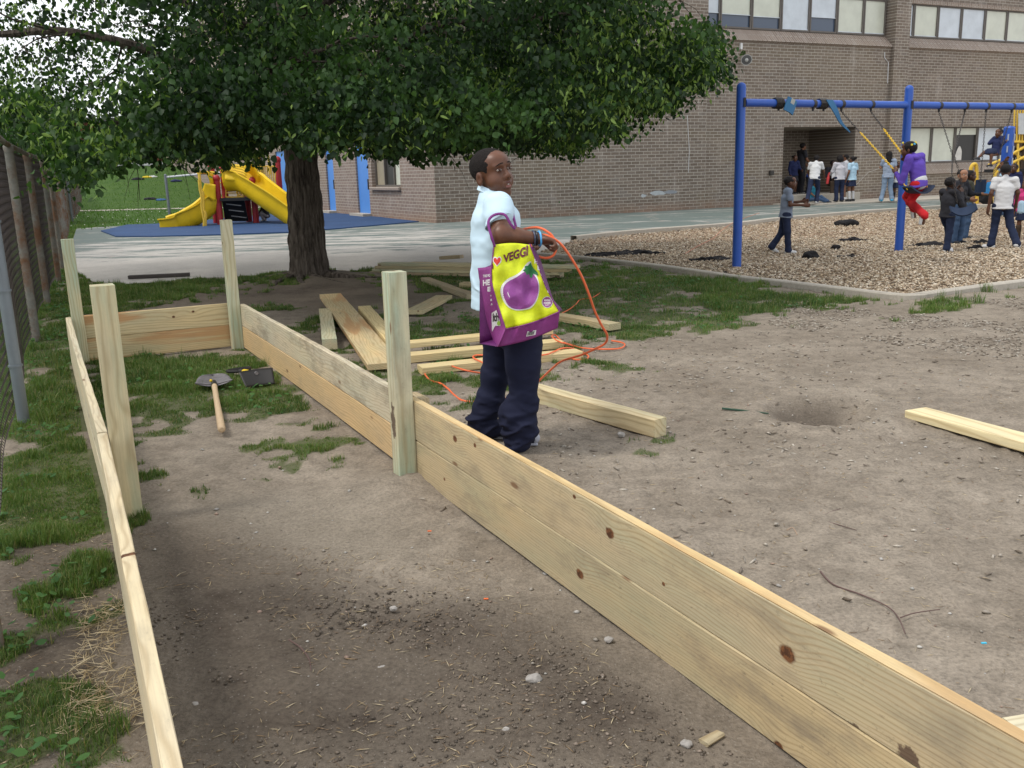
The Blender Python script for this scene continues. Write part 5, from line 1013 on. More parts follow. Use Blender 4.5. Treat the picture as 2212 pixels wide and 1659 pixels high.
# ---------------- blue swing frame ----------------
def _bl():
    t=NT('blue_paint'); v=t.co(); c=t.mix(t.noise(v,3,5,.6),(.016,.070,.34),(.026,.105,.46)); ch=t.noise(v,26,5,.75); c=t.mix(t.ramp(ch,[(.66,0),(.69,.8)]),c,(.10,.11,.13)); g=t.noise(t.co('Object',scale=(2.2,2.2,.8)),1.,5,.7); c=t.mix(t.ma('MULTIPLY',t.ramp(g,[(.56,0),(.70,1)]),.45),c,(.08,.12,.17)); return t.fin(c,t.ramp(g,[(.4,.35),(.7,.6)]),.45)
BLUE=_bl(); BSEAT=plain('seat_blue',(.035,.15,.30),.55,.3); BSEATD=plain('seat_navy',(.012,.026,.06),.6,.3); CHN=plain('chain_dark',(.05,.045,.042),.5,.5,.4); YEL=plain('yellow_vinyl',(.78,.50,.03),.45,.4); DKM=plain('dark_clamp',(.03,.027,.027),.55,.4)
S1=G(1591,580); S2=G(1941,545); SDIR=nrm(S2-S1); SNRM=vec(SDIR[1],-SDIR[0],0)
def zat(px,py,p):  # height of a pixel above ground point p
    return D(px,py,p[1])[2]
BZ=(zat(1601,223,S1)+zat(1955,226,S2))/2
def beam(px):
    best=min(np.linspace(-.2,14,1421),key=lambda s:abs(P(S1+SDIR*s+Z*BZ)[0]-px)); return S1+SDIR*best+Z*BZ
def chain(mb,a,b,size=.021,r=.0045,sag=0.):
    a=np.array(a,float);b=np.array(b,float); L_=np.linalg.norm(b-a); n=max(3,int(L_/(size*1.55))); x=nrm(b-a); u=nrm(np.cross(x,vec(.3,.9,.2))); v=np.cross(x,u)
    for i in range(n):
        t=(i+.5)/n; c=a+(b-a)*t-Z*sag*4*t*(1-t); w=u if i%2 else v; pts=[c+x*size*math.cos(k*1.047)+w*size*.52*math.sin(k*1.047) for k in range(7)]; mb.tube(pts,r,4,False)
def seat(mb,c,along,fwd,w=.46,d=.2,sag=.10,tilt=0.):
    along=nrm(np.array(along,float)); fwd=nrm(np.array(fwd,float)); up=nrm(np.cross(fwd,along)); up=up if up[2]>=0 else -up
    mb.sheet(lambda i,j:np.array(c)+along*(i-.5)*w+fwd*(j-.5)*d*(1-.25*abs(2*i-1)**3)+up*(sag*(2*i-1)**2),14,4)
def swings():
    T=thing('blue_swing_frame','tall blue steel swing frame with round posts standing in the wood chips','swing frame',S1)
    S3=S1+SDIR*3.36*2; S4=S1+SDIR*3.36*3
    for i,(p,top) in enumerate(((S1,zat(1601,178,S1)),(S2,zat(1960,184,S2)),(S3,2.55),(S4,2.55))):
        m=MB(); R=.062; m.tube([p-Z*.1,p+Z*.5,p+Z*1.5,p+Z*(top-.06)]+[p+Z*(top-.06+R*math.sin(a)) for a in (.4,.8,1.2,1.5)],[R]*4+[R*math.cos(a) for a in (.4,.8,1.2,1.5)],20); m.build('post',BLUE,T,smooth=True)
        m=MB(); m.lathe(p+Z*(BZ-.09),[(0,.066),(.0,.071),(.17,.071),(.175,.066)],20); m.box(p+Z*BZ+SNRM*.07,(.03,.03,.12)); m.build('clamp_collar',DKM,T)
    for a,b in ((S1,S2),(S2,S3),(S3,S4)): m=MB(); m.tube([a+SDIR*.06+Z*BZ,(a+b)/2+Z*BZ,b-SDIR*.06+Z*BZ],.053,18); m.build('top_beam',BLUE,T,smooth=True)
    # hangers
    for px in (1682,1757,1779,1818,1882,2029,2085,2131,2186):
        c=beam(px); m=MB(); m.lathe(c-SDIR*.03,[(0,.056),(.06,.056)],16,SDIR); m.tube([c-Z*.05,c-Z*.10],[.022,.014],8); m.build('hanger',DKM,T)
    def sw(label): return thing('swing',label,'swing',beam(1700),group='swings hanging from the blue frame')
    # two wound up swings
    A=sw('swing wound round the beam with its square blue seat hanging beside the left post'); c=beam(1682); m=MB()
    for k in range(5): m.tube([c+SDIR*(.03*k-.08)+vec(0,0,0)+(SNRM*math.cos(a)+Z*math.sin(a))*.068 for a in np.linspace(0,6.3,10)],.011,5)
    m.build('chain',CHN,A); m=MB(); q=c+SDIR*.12-Z*.04+SNRM*.09; d1=nrm(SDIR*.8-Z*.35); d2=nrm(SDIR*.35+Z*.8); m.sheet(lambda i,j:q+d1*(i-.5)*.18+d2*(j-.5)*.19+SNRM*.02*math.sin(i*3),8,8); m.build('seat',BSEAT,A,solid=.02); m=MB(); m.box(q+SNRM*.02+d2*.06,(.07,.02,.07),np.array([d1,SNRM,d2])); m.build('seat_plate',plain('plate',(.35,.36,.33),.5),A)
    B=sw('second wound up swing whose twisted blue strap seat trails to the right along the beam'); c=beam(1779); m=MB()
    for k in range(5): m.tube([c+SDIR*(.03*k-.1)+(SNRM*math.cos(a)+Z*math.sin(a))*.068 for a in np.linspace(0,6.3,10)],.011,5)
    m.build('chain',CHN,B); m=MB(); a=c+SDIR*.03+Z*.05+SNRM*.07; pts=catmull([a,a+SDIR*.12-Z*.16+SNRM*.02,a+SDIR*.26-Z*.31,a+SDIR*.45-Z*.44],5); n=len(pts)
    m.sheet(lambda i,j:pts[min(int(i*(n-1)),n-1)]+(SDIR*math.cos(i*1.8)+Z*math.sin(i*1.8)*.7)*(j-.5)*.13*(1-.75*i),n-1,3); m.build('seat',BSEAT,B,solid=.012)
    # ridden swing (the girl): frame swung back towards the viewer
    Cc=sw('swing with yellow coated chains ridden by the girl in the purple hoodie'); sc=D(1984,412,12.5); ha=D(1936,372,12.62); hb=D(1962,350,12.85); ta=beam(1818)-Z*.1; tb=beam(1882)-Z*.1
    sa=sc-SDIR*.22+Z*.02; sb=sc+SDIR*.20+Z*.02
    for t_,h_,s_ in ((ta,ha,sa),(tb,hb,sb)):
        k=t_+(h_-t_)*.36; m=MB(); chain(m,t_,k); m.build('chain',CHN,Cc); m=MB(); chain(m,k,h_,.022,.0065); chain(m,h_,s_,.022,.0065); m.build('coated_chain',YEL,Cc)
    m=MB(); seat(m,sc-Z*.03,SDIR,SNRM,.47,.19,.09); m.build('seat',BSEATD,Cc,solid=.02)
    E=sw('swing with chains pulled together over the boys heads right of the second post'); k=D(2058,335,14.2); m=MB(); chain(m,beam(2029)-Z*.1,k); m.build('chain',CHN,E); m=MB(); chain(m,beam(2085)-Z*.1,k+vec(.02,0,0)); m.build('chain',CHN,E); m=MB(); chain(m,k,D(2056,375,13.9)); chain(m,D(2056,375,13.9),D(2068,440,13.85)); m.build('chain',CHN,E); m=MB(); chain(m,k+vec(.02,0,0),D(2092,440,14.0)); m.build('chain',CHN,E); m=MB(); seat(m,D(2080,458,13.9),vec(1,-.2,.1),vec(.2,1,.6),.36,.2,.08); m.build('seat',BSEATD,E,solid=.02)
    F=sw('swing with folded two tone blue seat behind the boys near the right edge'); m=MB(); s0=D(2118,392,14.9); s1=D(2142,392,15.2); chain(m,beam(2131)-Z*.1,s0); m.build('chain',CHN,F); m=MB(); chain(m,beam(2186)-Z*.1,s1); m.build('chain',CHN,F)
    m=MB(); c=D(2119,402,14.9); m.sheet(lambda i,j:c+vec((i-.5)*.17,.03*math.sin(i*3),(.5-j)*.20),6,6); m.build('seat',BSEATD,F,solid=.02); m=MB(); c=D(2138,405,15.1); m.sheet(lambda i,j:c+vec((i-.5)*.18+.04*(1-j),-.03*math.sin(i*3),(.5-j)*.24*(1-.3*(1-i))),6,6); m.build('seat_back',plain('seat_bright',(.04,.28,.62),.5),F,solid=.02)
swings()
def scraps():
    bk=plain('black_fabric',(.012,.011,.012),.85,.2,var=.4)
    def scrap(x0,x1,y,thick,h,label,sd):
        a=G(x0,y); b=G(x1,y); c=(a+b)/2; L_=np.linalg.norm(b-a)/2; V,Fq=sdf([('e',c+Z*h*.3,(L_,thick*.7,h)),('e',c+vec(L_*.35,thick*.5,h*.4),(L_*.5,thick*.8,h*1.1)),('e',c+vec(-L_*.45,-thick*.3,h*.3),(L_*.45,thick*.7,h*.9))],max(.012,L_/45),.02,lambda Q:(fbm(Q*vec(7,9,12)+sd,3,sd)-.56)*.11)
        o=mkobj('fabric_scrap',npmesh('fs',V,Fq,True),None,bk); tag(o,label,'fabric scrap','black liner scraps poking out of the wood chips')
    scrap(1258,1432,552,.30,.035,'long ragged black liner heap at the left tip of the wood chips',1); scrap(1482,1588,564,.14,.03,'narrow black liner strip just left of the first blue post',2); scrap(1800,1856,487,.22,.085,'rolled black liner bundle between the two blue posts, farthest back',3); scrap(1812,1874,522,.15,.03,'thin black liner strip in the middle between the blue posts',4); scrap(1735,1768,560,.14,.075,'hump shaped black liner right of the walking boy',5); scrap(1806,1848,558,.08,.03,'small black liner strip nearest the lawn between the posts',6); scrap(1797,1815,541,.09,.05,'tiny black liner lump between the posts',7); scrap(1948,2040,533,.18,.04,'black liner strip beside the foot of the second post',8); scrap(2100,2150,528,.16,.04,'black liner scrap between the two groups of boys',9); scrap(2088,2122,540,.12,.04,'black liner lump left of the white shirted boy feet',10); scrap(1560,1572,592,.04,.02,'small black speck of liner at the foot of the first post',11)
scraps()
# ---------------- play structure on the blue mat ----------------
RED=plain('red_post',(.36,.022,.03),.45,.45,var=.1); YP=plain('yellow_plastic',(.78,.52,.010),.45,.4,var=.16,sc=2.5); YR=plain('yellow_rail',(.72,.48,.06),.45,.4); BLK=plain('black_deck',(.02,.02,.022),.7,.3)
def zz(X,Y): return (336.2+X*.152,309.7+Y*.152)
def play_left():
    YB=29.3
    def Q(X,Y,dy=0.): return D(*zz(X,Y),YB+dy)
    T=thing('slide_play_structure','red posted play structure with two yellow slides on the blue rubber mat','play structure',G(*zz(925,1165)))
    for (X0,Y0,X1,Y1,dy) in ((925,1165,855,515,0),(1030,1150,935,375,-.3),(868,1145,800,300,.9),(1335,1125,1255,530,1.4),(1432,1140,1355,545,.1),(1800,1100,1715,250,1.5)):
        b=G(*zz(X0,Y0)); dpt=b[1]-YB; top=Q(X1,Y1,dpt); m=MB(); m.tube([b-Z*.1,vec(b[0],b[1],top[2])],.10,14); p=m.build('post',RED,T,smooth=True); m=MB(); m.ball(vec(b[0],b[1],top[2]+.03),.125,12); m.build('cap',RED,p,smooth=True)
    dk=Q(930,795,.0); a=Q(925,795); b=Q(1450,790); m=MB(); c=(a+b)/2+vec(0,.7,0); m.box(c,(b[0]-a[0],1.6,.09)); m.build('deck',BLK,T)
    # black climbing panel below the deck
    m=MB(); m.sheet(lambda u,v:Q(940+320*u+60*v,810+290*v,.25+.4*v),8,8); m.build('climbing_panel',BLK,T,solid=.05)
    for r in range(3):
        m=MB()
        for k in range(12): m.box(Q(1010+r*35+k*18+2*r,862+r*85+2*k,.15+.12*r),(.03,.03,.03))
        m.build('hand_holds',plain('hold_grey',(.3,.3,.3)),T)
    # U section slides
    def chute(path,w,dep,name,side):
        pts=catmull(path,6); n=len(pts); sec=[]; 
        for k in range(13): a=math.pi*k/12; sec.append((-math.cos(a)*w/2*(1.0),-(math.sin(a)**.6)*dep))
        sec=[(-w/2-.07,.0),(-w/2-.06,.03)]+sec+[(w/2+.06,.03),(w/2+.07,0)]
        m=MB(); V=[]
        for i,p in enumerate(pts):
            t=nrm(pts[min(i+1,n-1)]-pts[max(i-1,0)]); s=nrm(np.cross(t,Z)); u=np.cross(s,t)
            for a,b in sec: V.append(p+s*a+u*b)
        q=len(sec); m.add(V,[(i*q+j,i*q+j+1,(i+1)*q+j+1,(i+1)*q+j) for i in range(n-1) for j in range(q-1)]); return m.build(name,YP,T,smooth=True,solid=.035)
    s=chute([Q(1010,395,.4),Q(1150,390,.35),Q(1290,420,.2),Q(1420,500,0),Q(1620,640,-.2),Q(1900,830,-.4),Q(2150,1000,-.6),Q(2270,1070,-.7),Q(2340,1085,-.7)],.85,.62,'tall_slide',1)
    m=MB(); 
    for k in range(4): m.tube([Q(990+4*k,310+32*k,-.12),Q(1120,318+32*k,-.14),Q(1240,340+36*k,-.16),Q(1300,372+40*k,-.2)],.012,5)
    m.build('slide_ribs',plain('slide_rib',(.45,.27,.01),.5),T)
    m=MB(); m.sheet(lambda u,v:Q(985+300*u,285+240*v+25*u,-.02+.10*math.cos(v*3.1)),12,8); m.build('slide_entry_panel',YP,T,smooth=True,solid=.04)
    m=MB(); m.sheet(lambda u,v:Q(1280+200*u-20*v,290-80*math.sin(u*3.0)+(190*u+130*v),.3+.3*v),12,5); m.build('slide_hood',YP,T,smooth=True,solid=.04)
    s2=chute([Q(850,690,.35),Q(780,700,.3),Q(700,770,.2),Q(560,880,.05),Q(400,965,-.1),Q(260,1030,-.2),Q(170,1075,-.3),Q(120,1085,-.3)],.70,.55,'low_slide',1)
    # hooded entry of the low slide
    m=MB(); arc=catmull([Q(655,430,.1),Q(720,405,.15),Q(790,425,.2),Q(835,520,.25),Q(850,640,.3)],5); n=len(arc); m.sheet(lambda u,v:arc[int(round(u*(n-1)))]+vec(.0,-.45+.9*v,0)+vec(0,0,-.0),n-1,5); m.build('slide_hood',YP,T,smooth=True,solid=.05)
    m=MB(); m.sheet(lambda u,v:Q(700+150*u-50*v*(1-u),565+(20)*u+ (150+90*u)*v,-.18+.05*v),8,8); m.build('slide_side_panel',YP,T,smooth=True,solid=.04)
    # zigzag pole climber
    m=MB(); m.tube([Q(612,380,-.6),Q(640,650,-.6),Q(655,680,-.6),Q(672,700,-.6),Q(680,960,-.6),Q(700,975,-.6),Q(712,1000,-.6),Q(705,1190,-.6)],.045,8); m.tube([Q(612,520,-.75),Q(625,660,-.75),Q(650,760,-.75),Q(650,900,-.75),Q(685,1090,-.75),Q(682,1180,-.75)],.03,8); m.build('pole_climber',YR,T,smooth=True)
    # rails
    def bars(x0,x1,y0,y1,n,dy,horiz=False):
        m=MB(); r=.022; m.tube([Q(x0,y0,dy),Q(x1,y0,dy)],r,6); m.tube([Q(x0,y1,dy),Q(x1,y1,dy)],r,6)
        m.tube([Q(x0,y0,dy),Q(x0,y1,dy)],r,6); m.tube([Q(x1,y0,dy),Q(x1,y1,dy)],r,6)
        for k in range(1,n):
            t=k/n
            if horiz: m.tube([Q(x0,y0+(y1-y0)*t,dy),Q(x1,y0+(y1-y0)*t,dy)],r*.8,6)
            else: m.tube([Q(x0+(x1-x0)*t,y0,dy),Q(x0+(x1-x0)*t,y1,dy)],r*.8,6)
        m.build('rail_panel',YR,T)
    bars(1000,1255,530,765,4,.3,True); bars(1440,1700,325,740,9,1.4); bars(1165,1240,540,760,3,1.2); bars(880,1000,560,770,1,1.); bars(1300,1340,560,755,1,.2)
    m=MB(); m.tube(catmull([Q(1480,440,1.),Q(1475,200,1.),Q(1530,90,1.),Q(1590,150,1.),Q(1615,300,1.),Q(1620,440,1.)],5),.035,8); m.build('arch_rail',YR,T,smooth=True)
    m=MB(); m.tube(catmull([Q(1450,775,0),Q(1600,775,-.1),Q(1720,820,-.2),Q(1830,900,-.3),Q(1960,960,-.4),Q(2040,1050,-.4)],5),.04,8)
    for (X,Y,rx,ry) in ((1620,835,80,45),(1700,880,70,70),(1790,930,60,60),(1930,1010,60,70)): m.tube([Q(X+rx*math.cos(a),Y+ry*math.sin(a),-.1) for a in np.linspace(0,6.283,18)],.03,6)
    m.build('loop_climber',YR,T,smooth=True)
    for k in range(3): m=MB(); m.tube([Q(1190+12*math.cos(a)*3,690+45*math.sin(a)+k*0,1.0+k*.1) for a in np.linspace(0,6.283,14)],.025,6); m.build('steering_wheel',YR,T) if k==0 else None
play_left()
def play_right():
    T=thing('climbing_play_structure','yellow railed play structure with brown posts at the right edge behind the swings','play structure',G(2200,470)); YB=24.
    Q=lambda x,y,dy=0.: D(x,y,YB+dy); br=plain('brown_post',(.07,.05,.035),.7)
    for x,d in ((2197,.5),(2215,.1),(2235,1.2)): b=Q(x,480,d); b[2]=-.1; m=MB(); m.tube([b,vec(b[0],b[1],Q(x,250,d)[2])],.06,10); m.build('post',br,T)
    m=MB(); 
    for x in range(2192,2240,6): m.tube([Q(x,233),Q(x-2,306)],.022,6)
    m.tube([Q(2188,306),Q(2250,307)],.03,6); m.tube([Q(2192,233),Q(2250,233)],.03,6); m.build('rail_panel',YR,T)
    m=MB(); a=Q(2190,392); m.box(vec(a[0]+1.2,a[1]+.8,1.05),(2.4,1.5,.08)); m.build('deck',BLK,T)
    m=MB(); m.tube([Q(2135,357),Q(2170,342),Q(2212,318),Q(2240,303)],.035,8); m.tube(catmull([Q(2150,400),Q(2150,378),Q(2160,366),Q(2190,350),Q(2215,338)],4),.035,8); m.build('hand_rail',YR,T,smooth=True)
    m=MB(); m.tube(catmull([Q(2098,440,.5),Q(2097,375,.5),Q(2099,360,.5),Q(2104,355,.5),Q(2109,360,.5),Q(2110,400,.5),Q(2110,440,.5)],4),.05,8); m.build('arch_rail',YR,T,smooth=True)
    m=MB(); m.tube(catmull([Q(2148,440,0),Q(2146,395,0),Q(2150,365,0),Q(2160,352,0)],4),.03,8); m.build('hand_rail',YR,T,smooth=True)
    m=MB(); m.sheet(lambda u,v:Q(2200+30*u,245+45*v,-.1),3,3); m.build('side_panel',plain('panel_white',(.5,.52,.52)),T,solid=.03)
    m=MB(); m.tube([Q(2199,310),Q(2199,395)],.03,8); m.tube([Q(2190,330,.3),Q(2235,360,.3)],.025,6); m.build('ladder',YR,T)
    # slotted blue pole
    S_=thing('blue_climbing_pole','thick slotted blue pole with a child clinging to it, right of the second swing post','climbing pole',Q(2163,470,-1.)); a=Q(2163,470,-1.); a[2]=-.1; b=Q(2163,274,-1.); b=vec(a[0],a[1],b[2]); m=MB(); m.tube([a,b-Z*.03,b,b+Z*.02],[.13,.13,.11,.0],10); m.build('pole',BLUE,S_)
    for k in range(4):
        for s in (-.07,.08): m=MB(); m.box(b-Z*(.25+.28*k)+vec(s,-.118,0),(.03,.02,.15)); m.build('slot',plain('slot_grey',(.35,.4,.5)),S_)
    K=thing('black_timber_edge','thick black rubber edging block in front of the far play structure','edging',G(2120,440)); m=MB(); a=G(2098,438); b=G(2240,452); m.bar(a+Z*.12,b+Z*.12,.2,.26,bev=.02); m.build('edging',BLK,K)
    for px,py,r,l in ((2042,418,.26,'black backpack against the wall left of the two boys'),(2135,420,.3,'dark bag on the edging behind the white shirted boy'),(2185,412,.35,'black coat heap under the yellow railed deck')):
        c=G(px,py+22 if px<2050 else 446); V,Fq=sdf([('e',c+Z*r*.75,(r*.8,r*.5,r*.8)),('e',c+vec(r*.5,0,r*.4),(r*.5,r*.4,r*.45))],r*.07,.05,lambda Q_:(fbm(Q_*6,3)-.5)*.12); tag(mkobj('bag',npmesh('b',V,Fq,True),None,plain('black_nylon',(.015,.014,.016),.7)),l,'bag')
play_right()
# ---------------- people ----------------
def Rz(a): c,s=math.cos(a),math.sin(a); return np.array([[c,-s,0],[s,c,0],[0,0,1.]])
def Ry(a): c,s=math.cos(a),math.sin(a); return np.array([[c,0,s],[0,1,0],[-s,0,c]])
def Rx(a): c,s=math.cos(a),math.sin(a); return np.array([[1,0,0],[0,c,-s],[0,s,c]])
def headprims(c,R,s,neck=None):
    """head centre, rotation (columns forward,left,up), scale (1 = 0.24 m head)"""
    W=lambda x,y,z:c+R@(vec(x,y,z)*s); E=lambda x,y,z,a,b,d,*k:('e',W(x,y,z),(a*s,b*s,d*s),R.T)+tuple(k)
    p=[E(-.012,0,.022,.100,.081,.080),E(.028,0,-.035,.068,.064,.076),('c',W(.050,-.013,-.098),W(.050,.013,-.098),.029*s,.029*s),E(.046,.034,-.044,.036,.033,.040),E(.046,-.034,-.044,.036,.033,.040),E(.034,0,.040,.062,.062,.050),
       ('c',W(.089,0,.002),W(.103,0,-.024),.007*s,.0135*s,{'k':.012*s}),('c',W(.095,.014,-.030),W(.095,-.014,-.030),.0100*s,.0100*s,{'k':.009*s}),
       ('c',W(.084,.018,.026),W(.076,.045,.024),.008*s,.006*s,{'k':.014*s}),('c',W(.084,-.018,.026),W(.076,-.045,.024),.008*s,.006*s,{'k':.014*s}),
       ('c',W(.089,.016,-.056),W(.089,-.016,-.056),.0085*s,.0085*s,{'k':.008*s}),('c',W(.086,.014,-.070),W(.086,-.014,-.070),.0095*s,.0095*s,{'k':.008*s})]
    for q in (1,-1): p+=[('-e',W(.098,.031*q,.006),(.016*s,.018*s,.010*s),R.T,{'k':.012*s}),E(-.004,.081*q,-.022,.020,.010,.031,{'k':.006*s}),('-e',W(.004,.092*q,-.02),(.010*s,.008*s,.018*s),R.T,{'k':.006*s})]
    return p,W
def hairprims(c,R,s,style):
    W=lambda x,y,z:c+R@(vec(x,y,z)*s); g={'short':1.035,'medium':1.10,'afro':1.28,'bun':1.05,'long':1.08,'buzz':1.018}[style]
    p=[('e',W(-.014,0,.025),(.100*g*s,.081*g*s,.080*g*s),R.T,{'k':.004*s})]
    if style=='long': p+=[('c',W(-.05,0,.04),W(-.09,.01,-.28),.075*s,.055*s,{'k':.03*s}),('c',W(-.02,.05,.02),W(-.06,.07,-.22),.045*s,.03*s,{'k':.03*s}),('c',W(-.02,-.05,.02),W(-.06,-.07,-.22),.045*s,.03*s,{'k':.03*s})]
    if style=='bun': p+=[('e',W(-.13,0,.05),(.045*s,.05*s,.045*s),R.T,{'k':.01*s})]
    if style=='afro': p+=[('e',W(-.05,0,-.01),(.10*s,.11*s,.10*s),R.T)]
    p+=[('-e',W(.082,0,-.034),(.070*s,.086*s,.110*s),R.T,{'k':.008*s})]
    if style in('short','buzz','bun'): p+=[('-e',W(.0,0,-.115),(.12*s,.12*s,.078*s),R.T,{'k':.006*s}),('-e',W(.012,.085,-.02),(.03*s,.03*s,.034*s),R.T,{'k':.004*s}),('-e',W(.012,-.085,-.02),(.03*s,.03*s,.034*s),R.T,{'k':.004*s})]
    return p
def handprims(w,d,n,s,curl=.6,side=1):
    """wrist point, direction of the forearm, palm normal; five separate fingers"""
    d=nrm(np.array(d,float)); n=np.array(n,float); n=nrm(n-d*(n@d)); l=np.cross(n,d)*side; p=[('c',w,w+d*.03*s,.022*s,.024*s),('e',w+d*.055*s,(.042*s,.036*s,.018*s),np.array([d,l,n]))]
    for k,(o,L_) in enumerate(((.026,.055),(.009,.064),(-.008,.060),(-.024,.047))):
        b=w+d*.085*s+l*o*s; r=.0085*s; a1=curl*.8; m1=b+(d*math.cos(a1)+n*math.sin(a1))*L_*.45*s; a2=a1+curl*1.3; m2=m1+(d*math.cos(a2)+n*math.sin(a2))*L_*.33*s; a3=a2+curl*.9; m3=m2+(d*math.cos(a3)+n*math.sin(a3))*L_*.25*s
        p+=[('c',b-d*.03*s,b,r*1.15,r*1.1,{'k':.006*s}),('c',b,m1,r*1.1,r,{'k':.002}),('c',m1,m2,r,r*.92,{'k':.002}),('c',m2,m3,r*.92,r*.8,{'k':.002})]
    t0=w+d*.025*s+l*.028*s; t1=t0+(d*.7+l*.6+n*.3)*.036*s; t2=t1+(d*.85+l*.05+n*.55)*.03*s; p+=[('c',t0,t1,.013*s,.0105*s,{'k':.006*s}),('c',t1,t2,.0105*s,.009*s,{'k':.002})]
    return p
def skinm(col): return plain('skin%d'%int(col[0]*1e4),col,.5,.35,var=.12,sc=14)
SK1=(.10,.042,.022); SK2=(.19,.085,.045); SK3=(.33,.165,.095); SK4=(.060,.026,.015)
HAIR=plain('black_hair',(.012,.010,.010),.75,.25,var=.3,sc=60,bump=.6,bsc=180)
def cloth(name,col,bump=.25): return plain('cloth_'+name,col,.85,.15,var=.14,sc=7,bump=bump,bsc=220)
DENIM=cloth('navy',(.022,.030,.062)); JEAN=cloth('jean',(.055,.095,.17)); LJEAN=cloth('lightjean',(.21,.28,.38)); WHITE=cloth('white',(.68,.69,.72)); LBLUE=cloth('lightblue',(.42,.60,.72)); BLACKC=cloth('black',(.016,.016,.019)); GREYP=cloth('greyblue',(.20,.24,.31)); NAVY=cloth('navyjacket',(.018,.024,.07)); RED_=cloth('red',(.52,.022,.028)); PURP=cloth('purple',(.13,.075,.42)); OLIVE=cloth('olive',(.055,.055,.04)); BROWN=cloth('brown',(.07,.05,.035)); PINK=cloth('pink',(.62,.06,.22)); TEAL=cloth('teal',(.03,.20,.28)); CAMO=cloth('greywhite',(.32,.31,.34))
SH_W=plain('shoe_white',(.62,.62,.62),.6); SH_B=plain('shoe_black',(.02,.02,.022),.6); SH_BL=plain('shoe_blue',(.05,.38,.62),.6); SH_P=plain('shoe_pink',(.65,.12,.3),.6)
def person(label,loc,yaw,H,skin,hair,top,low,shoe=SH_B,sleeve='short',lower='pants',pose=None,headyaw=0.,lean=0.,socks=None,h=.012,hd=None,extra=None,cut=None):
    loc=np.array(loc,float); R=Rz(math.radians(yaw)); pz={'pel':(0,0,.50),'ch':(.0,0,.70),'nk':(-.005,0,.825),'hd':(.012,0,.905),'shL':(-.005,.105,.795),'shR':(-.005,-.105,.795),'elL':(-.02,.135,.635),'elR':(-.02,-.135,.635),'wrL':(.04,.14,.49),'wrR':(.04,-.14,.49),'hpL':(0,.055,.50),'hpR':(0,-.055,.50),'knL':(.015,.06,.275),'knR':(.015,-.06,.275),'anL':(-.01,.062,.05),'anR':(-.01,-.062,.05),'toeL':(1,.1,0),'toeR':(1,-.1,0)}
    if pose: pz.update(pose)
    pz={k:np.array(v,float) for k,v in pz.items()}
    if lean:
        Rl=Ry(math.radians(lean)); base=pz['pel']
        for k in ('ch','nk','hd','shL','shR'): pz[k]=base+Rl@(pz[k]-base)
        for a in 'LR':
            for k in ('el','wr'):
                if not(pose and k+a in pose): pz[k+a]=base+Rl@(pz[k+a]-base)
    J={k:(loc+R@(v*H) if not k.startswith('toe') else R@v) for k,v in pz.items()}
    T=thing('person',label,'person',loc); s=H/1.25; hs=(H*.5/7.0+.125)/.24*1.02   # children keep large heads
    hR=R@Rz(math.radians(headyaw))@Ry(math.radians(lean*.25)); lat=R@vec(0,1,0); fwd=R@vec(1,0,0)
    pr,W=headprims(J['hd'],hR,hs); pr=[q[:-1]+({'k':max(.006,q[-1]['k'])},) if isinstance(q[-1],dict) else q for q in pr]
    B=pr+[('c',J['nk']-Z*.02*s,J['hd']-Z*.06*hs,.036*s,.036*s),('c',J['pel'],J['ch'],.078*s,.085*s,lat,.78),('c',J['shL'],J['shR'],.04*s,.04*s),('c',J['ch'],J['nk'],.07*s,.04*s)]
    for a,sg in (('L',1),('R',-1)):
        B+=[('c',J['sh'+a],J['el'+a],.037*s,.029*s),('c',J['el'+a],J['wr'+a],.030*s,.019*s)]
        d=J['wr'+a]-J['el'+a]; B+=handprims(J['wr'+a],d,lat*(-sg)+fwd*.3 if abs(nrm(d)@lat)<.8 else -Z,s*.95,.45,sg)
        B+=[('c',J['hp'+a],J['kn'+a],.058*s,.040*s),('c',J['kn'+a],J['an'+a],.042*s,.024*s),('c',J['an'+a],J['an'+a]+J['toe'+a]*.06*H-Z*.03*s,.024*s,.02*s)]
    V,Fq=sdf(B,h,.016*s); body=mkobj('body',npmesh('body',V,Fq,True),T,skinm(skin))
    if hair: 
        V,Fq=sdf(hairprims(J['hd'],hR,hs,hair),h*.8,.01,lambda Q:(noise3(Q*45)-.5)*.012*(1 if hair!='buzz' else .2)); mkobj('hair',npmesh('hair',V,Fq,True),T,HAIR)
    eyew=plain('eye_white',(.55,.5,.46),.3,.5); 
    for q in (1,-1):
        m=MB(); m.ball(W(.084,.031*q,.006),.0105*hs,8); e=m.build('eye',eyew,T,smooth=True); m=MB(); m.ball(W(.0905,.031*q,.006),.0055*hs,6); m.build('iris',plain('iris',(.012,.008,.006),.2,.6),e)
    m=MB(); m.tube([W(.090,.022,-.063),W(.097,.0,-.062),W(.090,-.022,-.063)],[.002*hs,.0055*hs,.002*hs],6); m.build('mouth',plain('lip%d'%int(skin[0]*1e3),tuple(np.array(skin)*vec(1.15,.8,.85)),.5),T)
    dp=lambda Q:(fbm(Q*vec(9,9,16),3,3)-.5)*.022
    hem=J['pel']+Z*(-.02 if lower!='pants' else -.035)*H
    Sp=[('c',J['pel']+ (J['ch']-J['pel'])*.05,J['ch'],.092*s,.098*s,lat,.74),('c',J['shL'],J['shR'],.047*s,.047*s),('c',J['ch'],J['nk']-(J['nk']-J['ch'])*.15,.085*s,.05*s),('c',hem,J['pel'],.112*s,.100*s,lat,.74),('c',J['nk']-Z*.01,J['nk']+Z*.008,.045*s,.042*s,{'k':.008})]
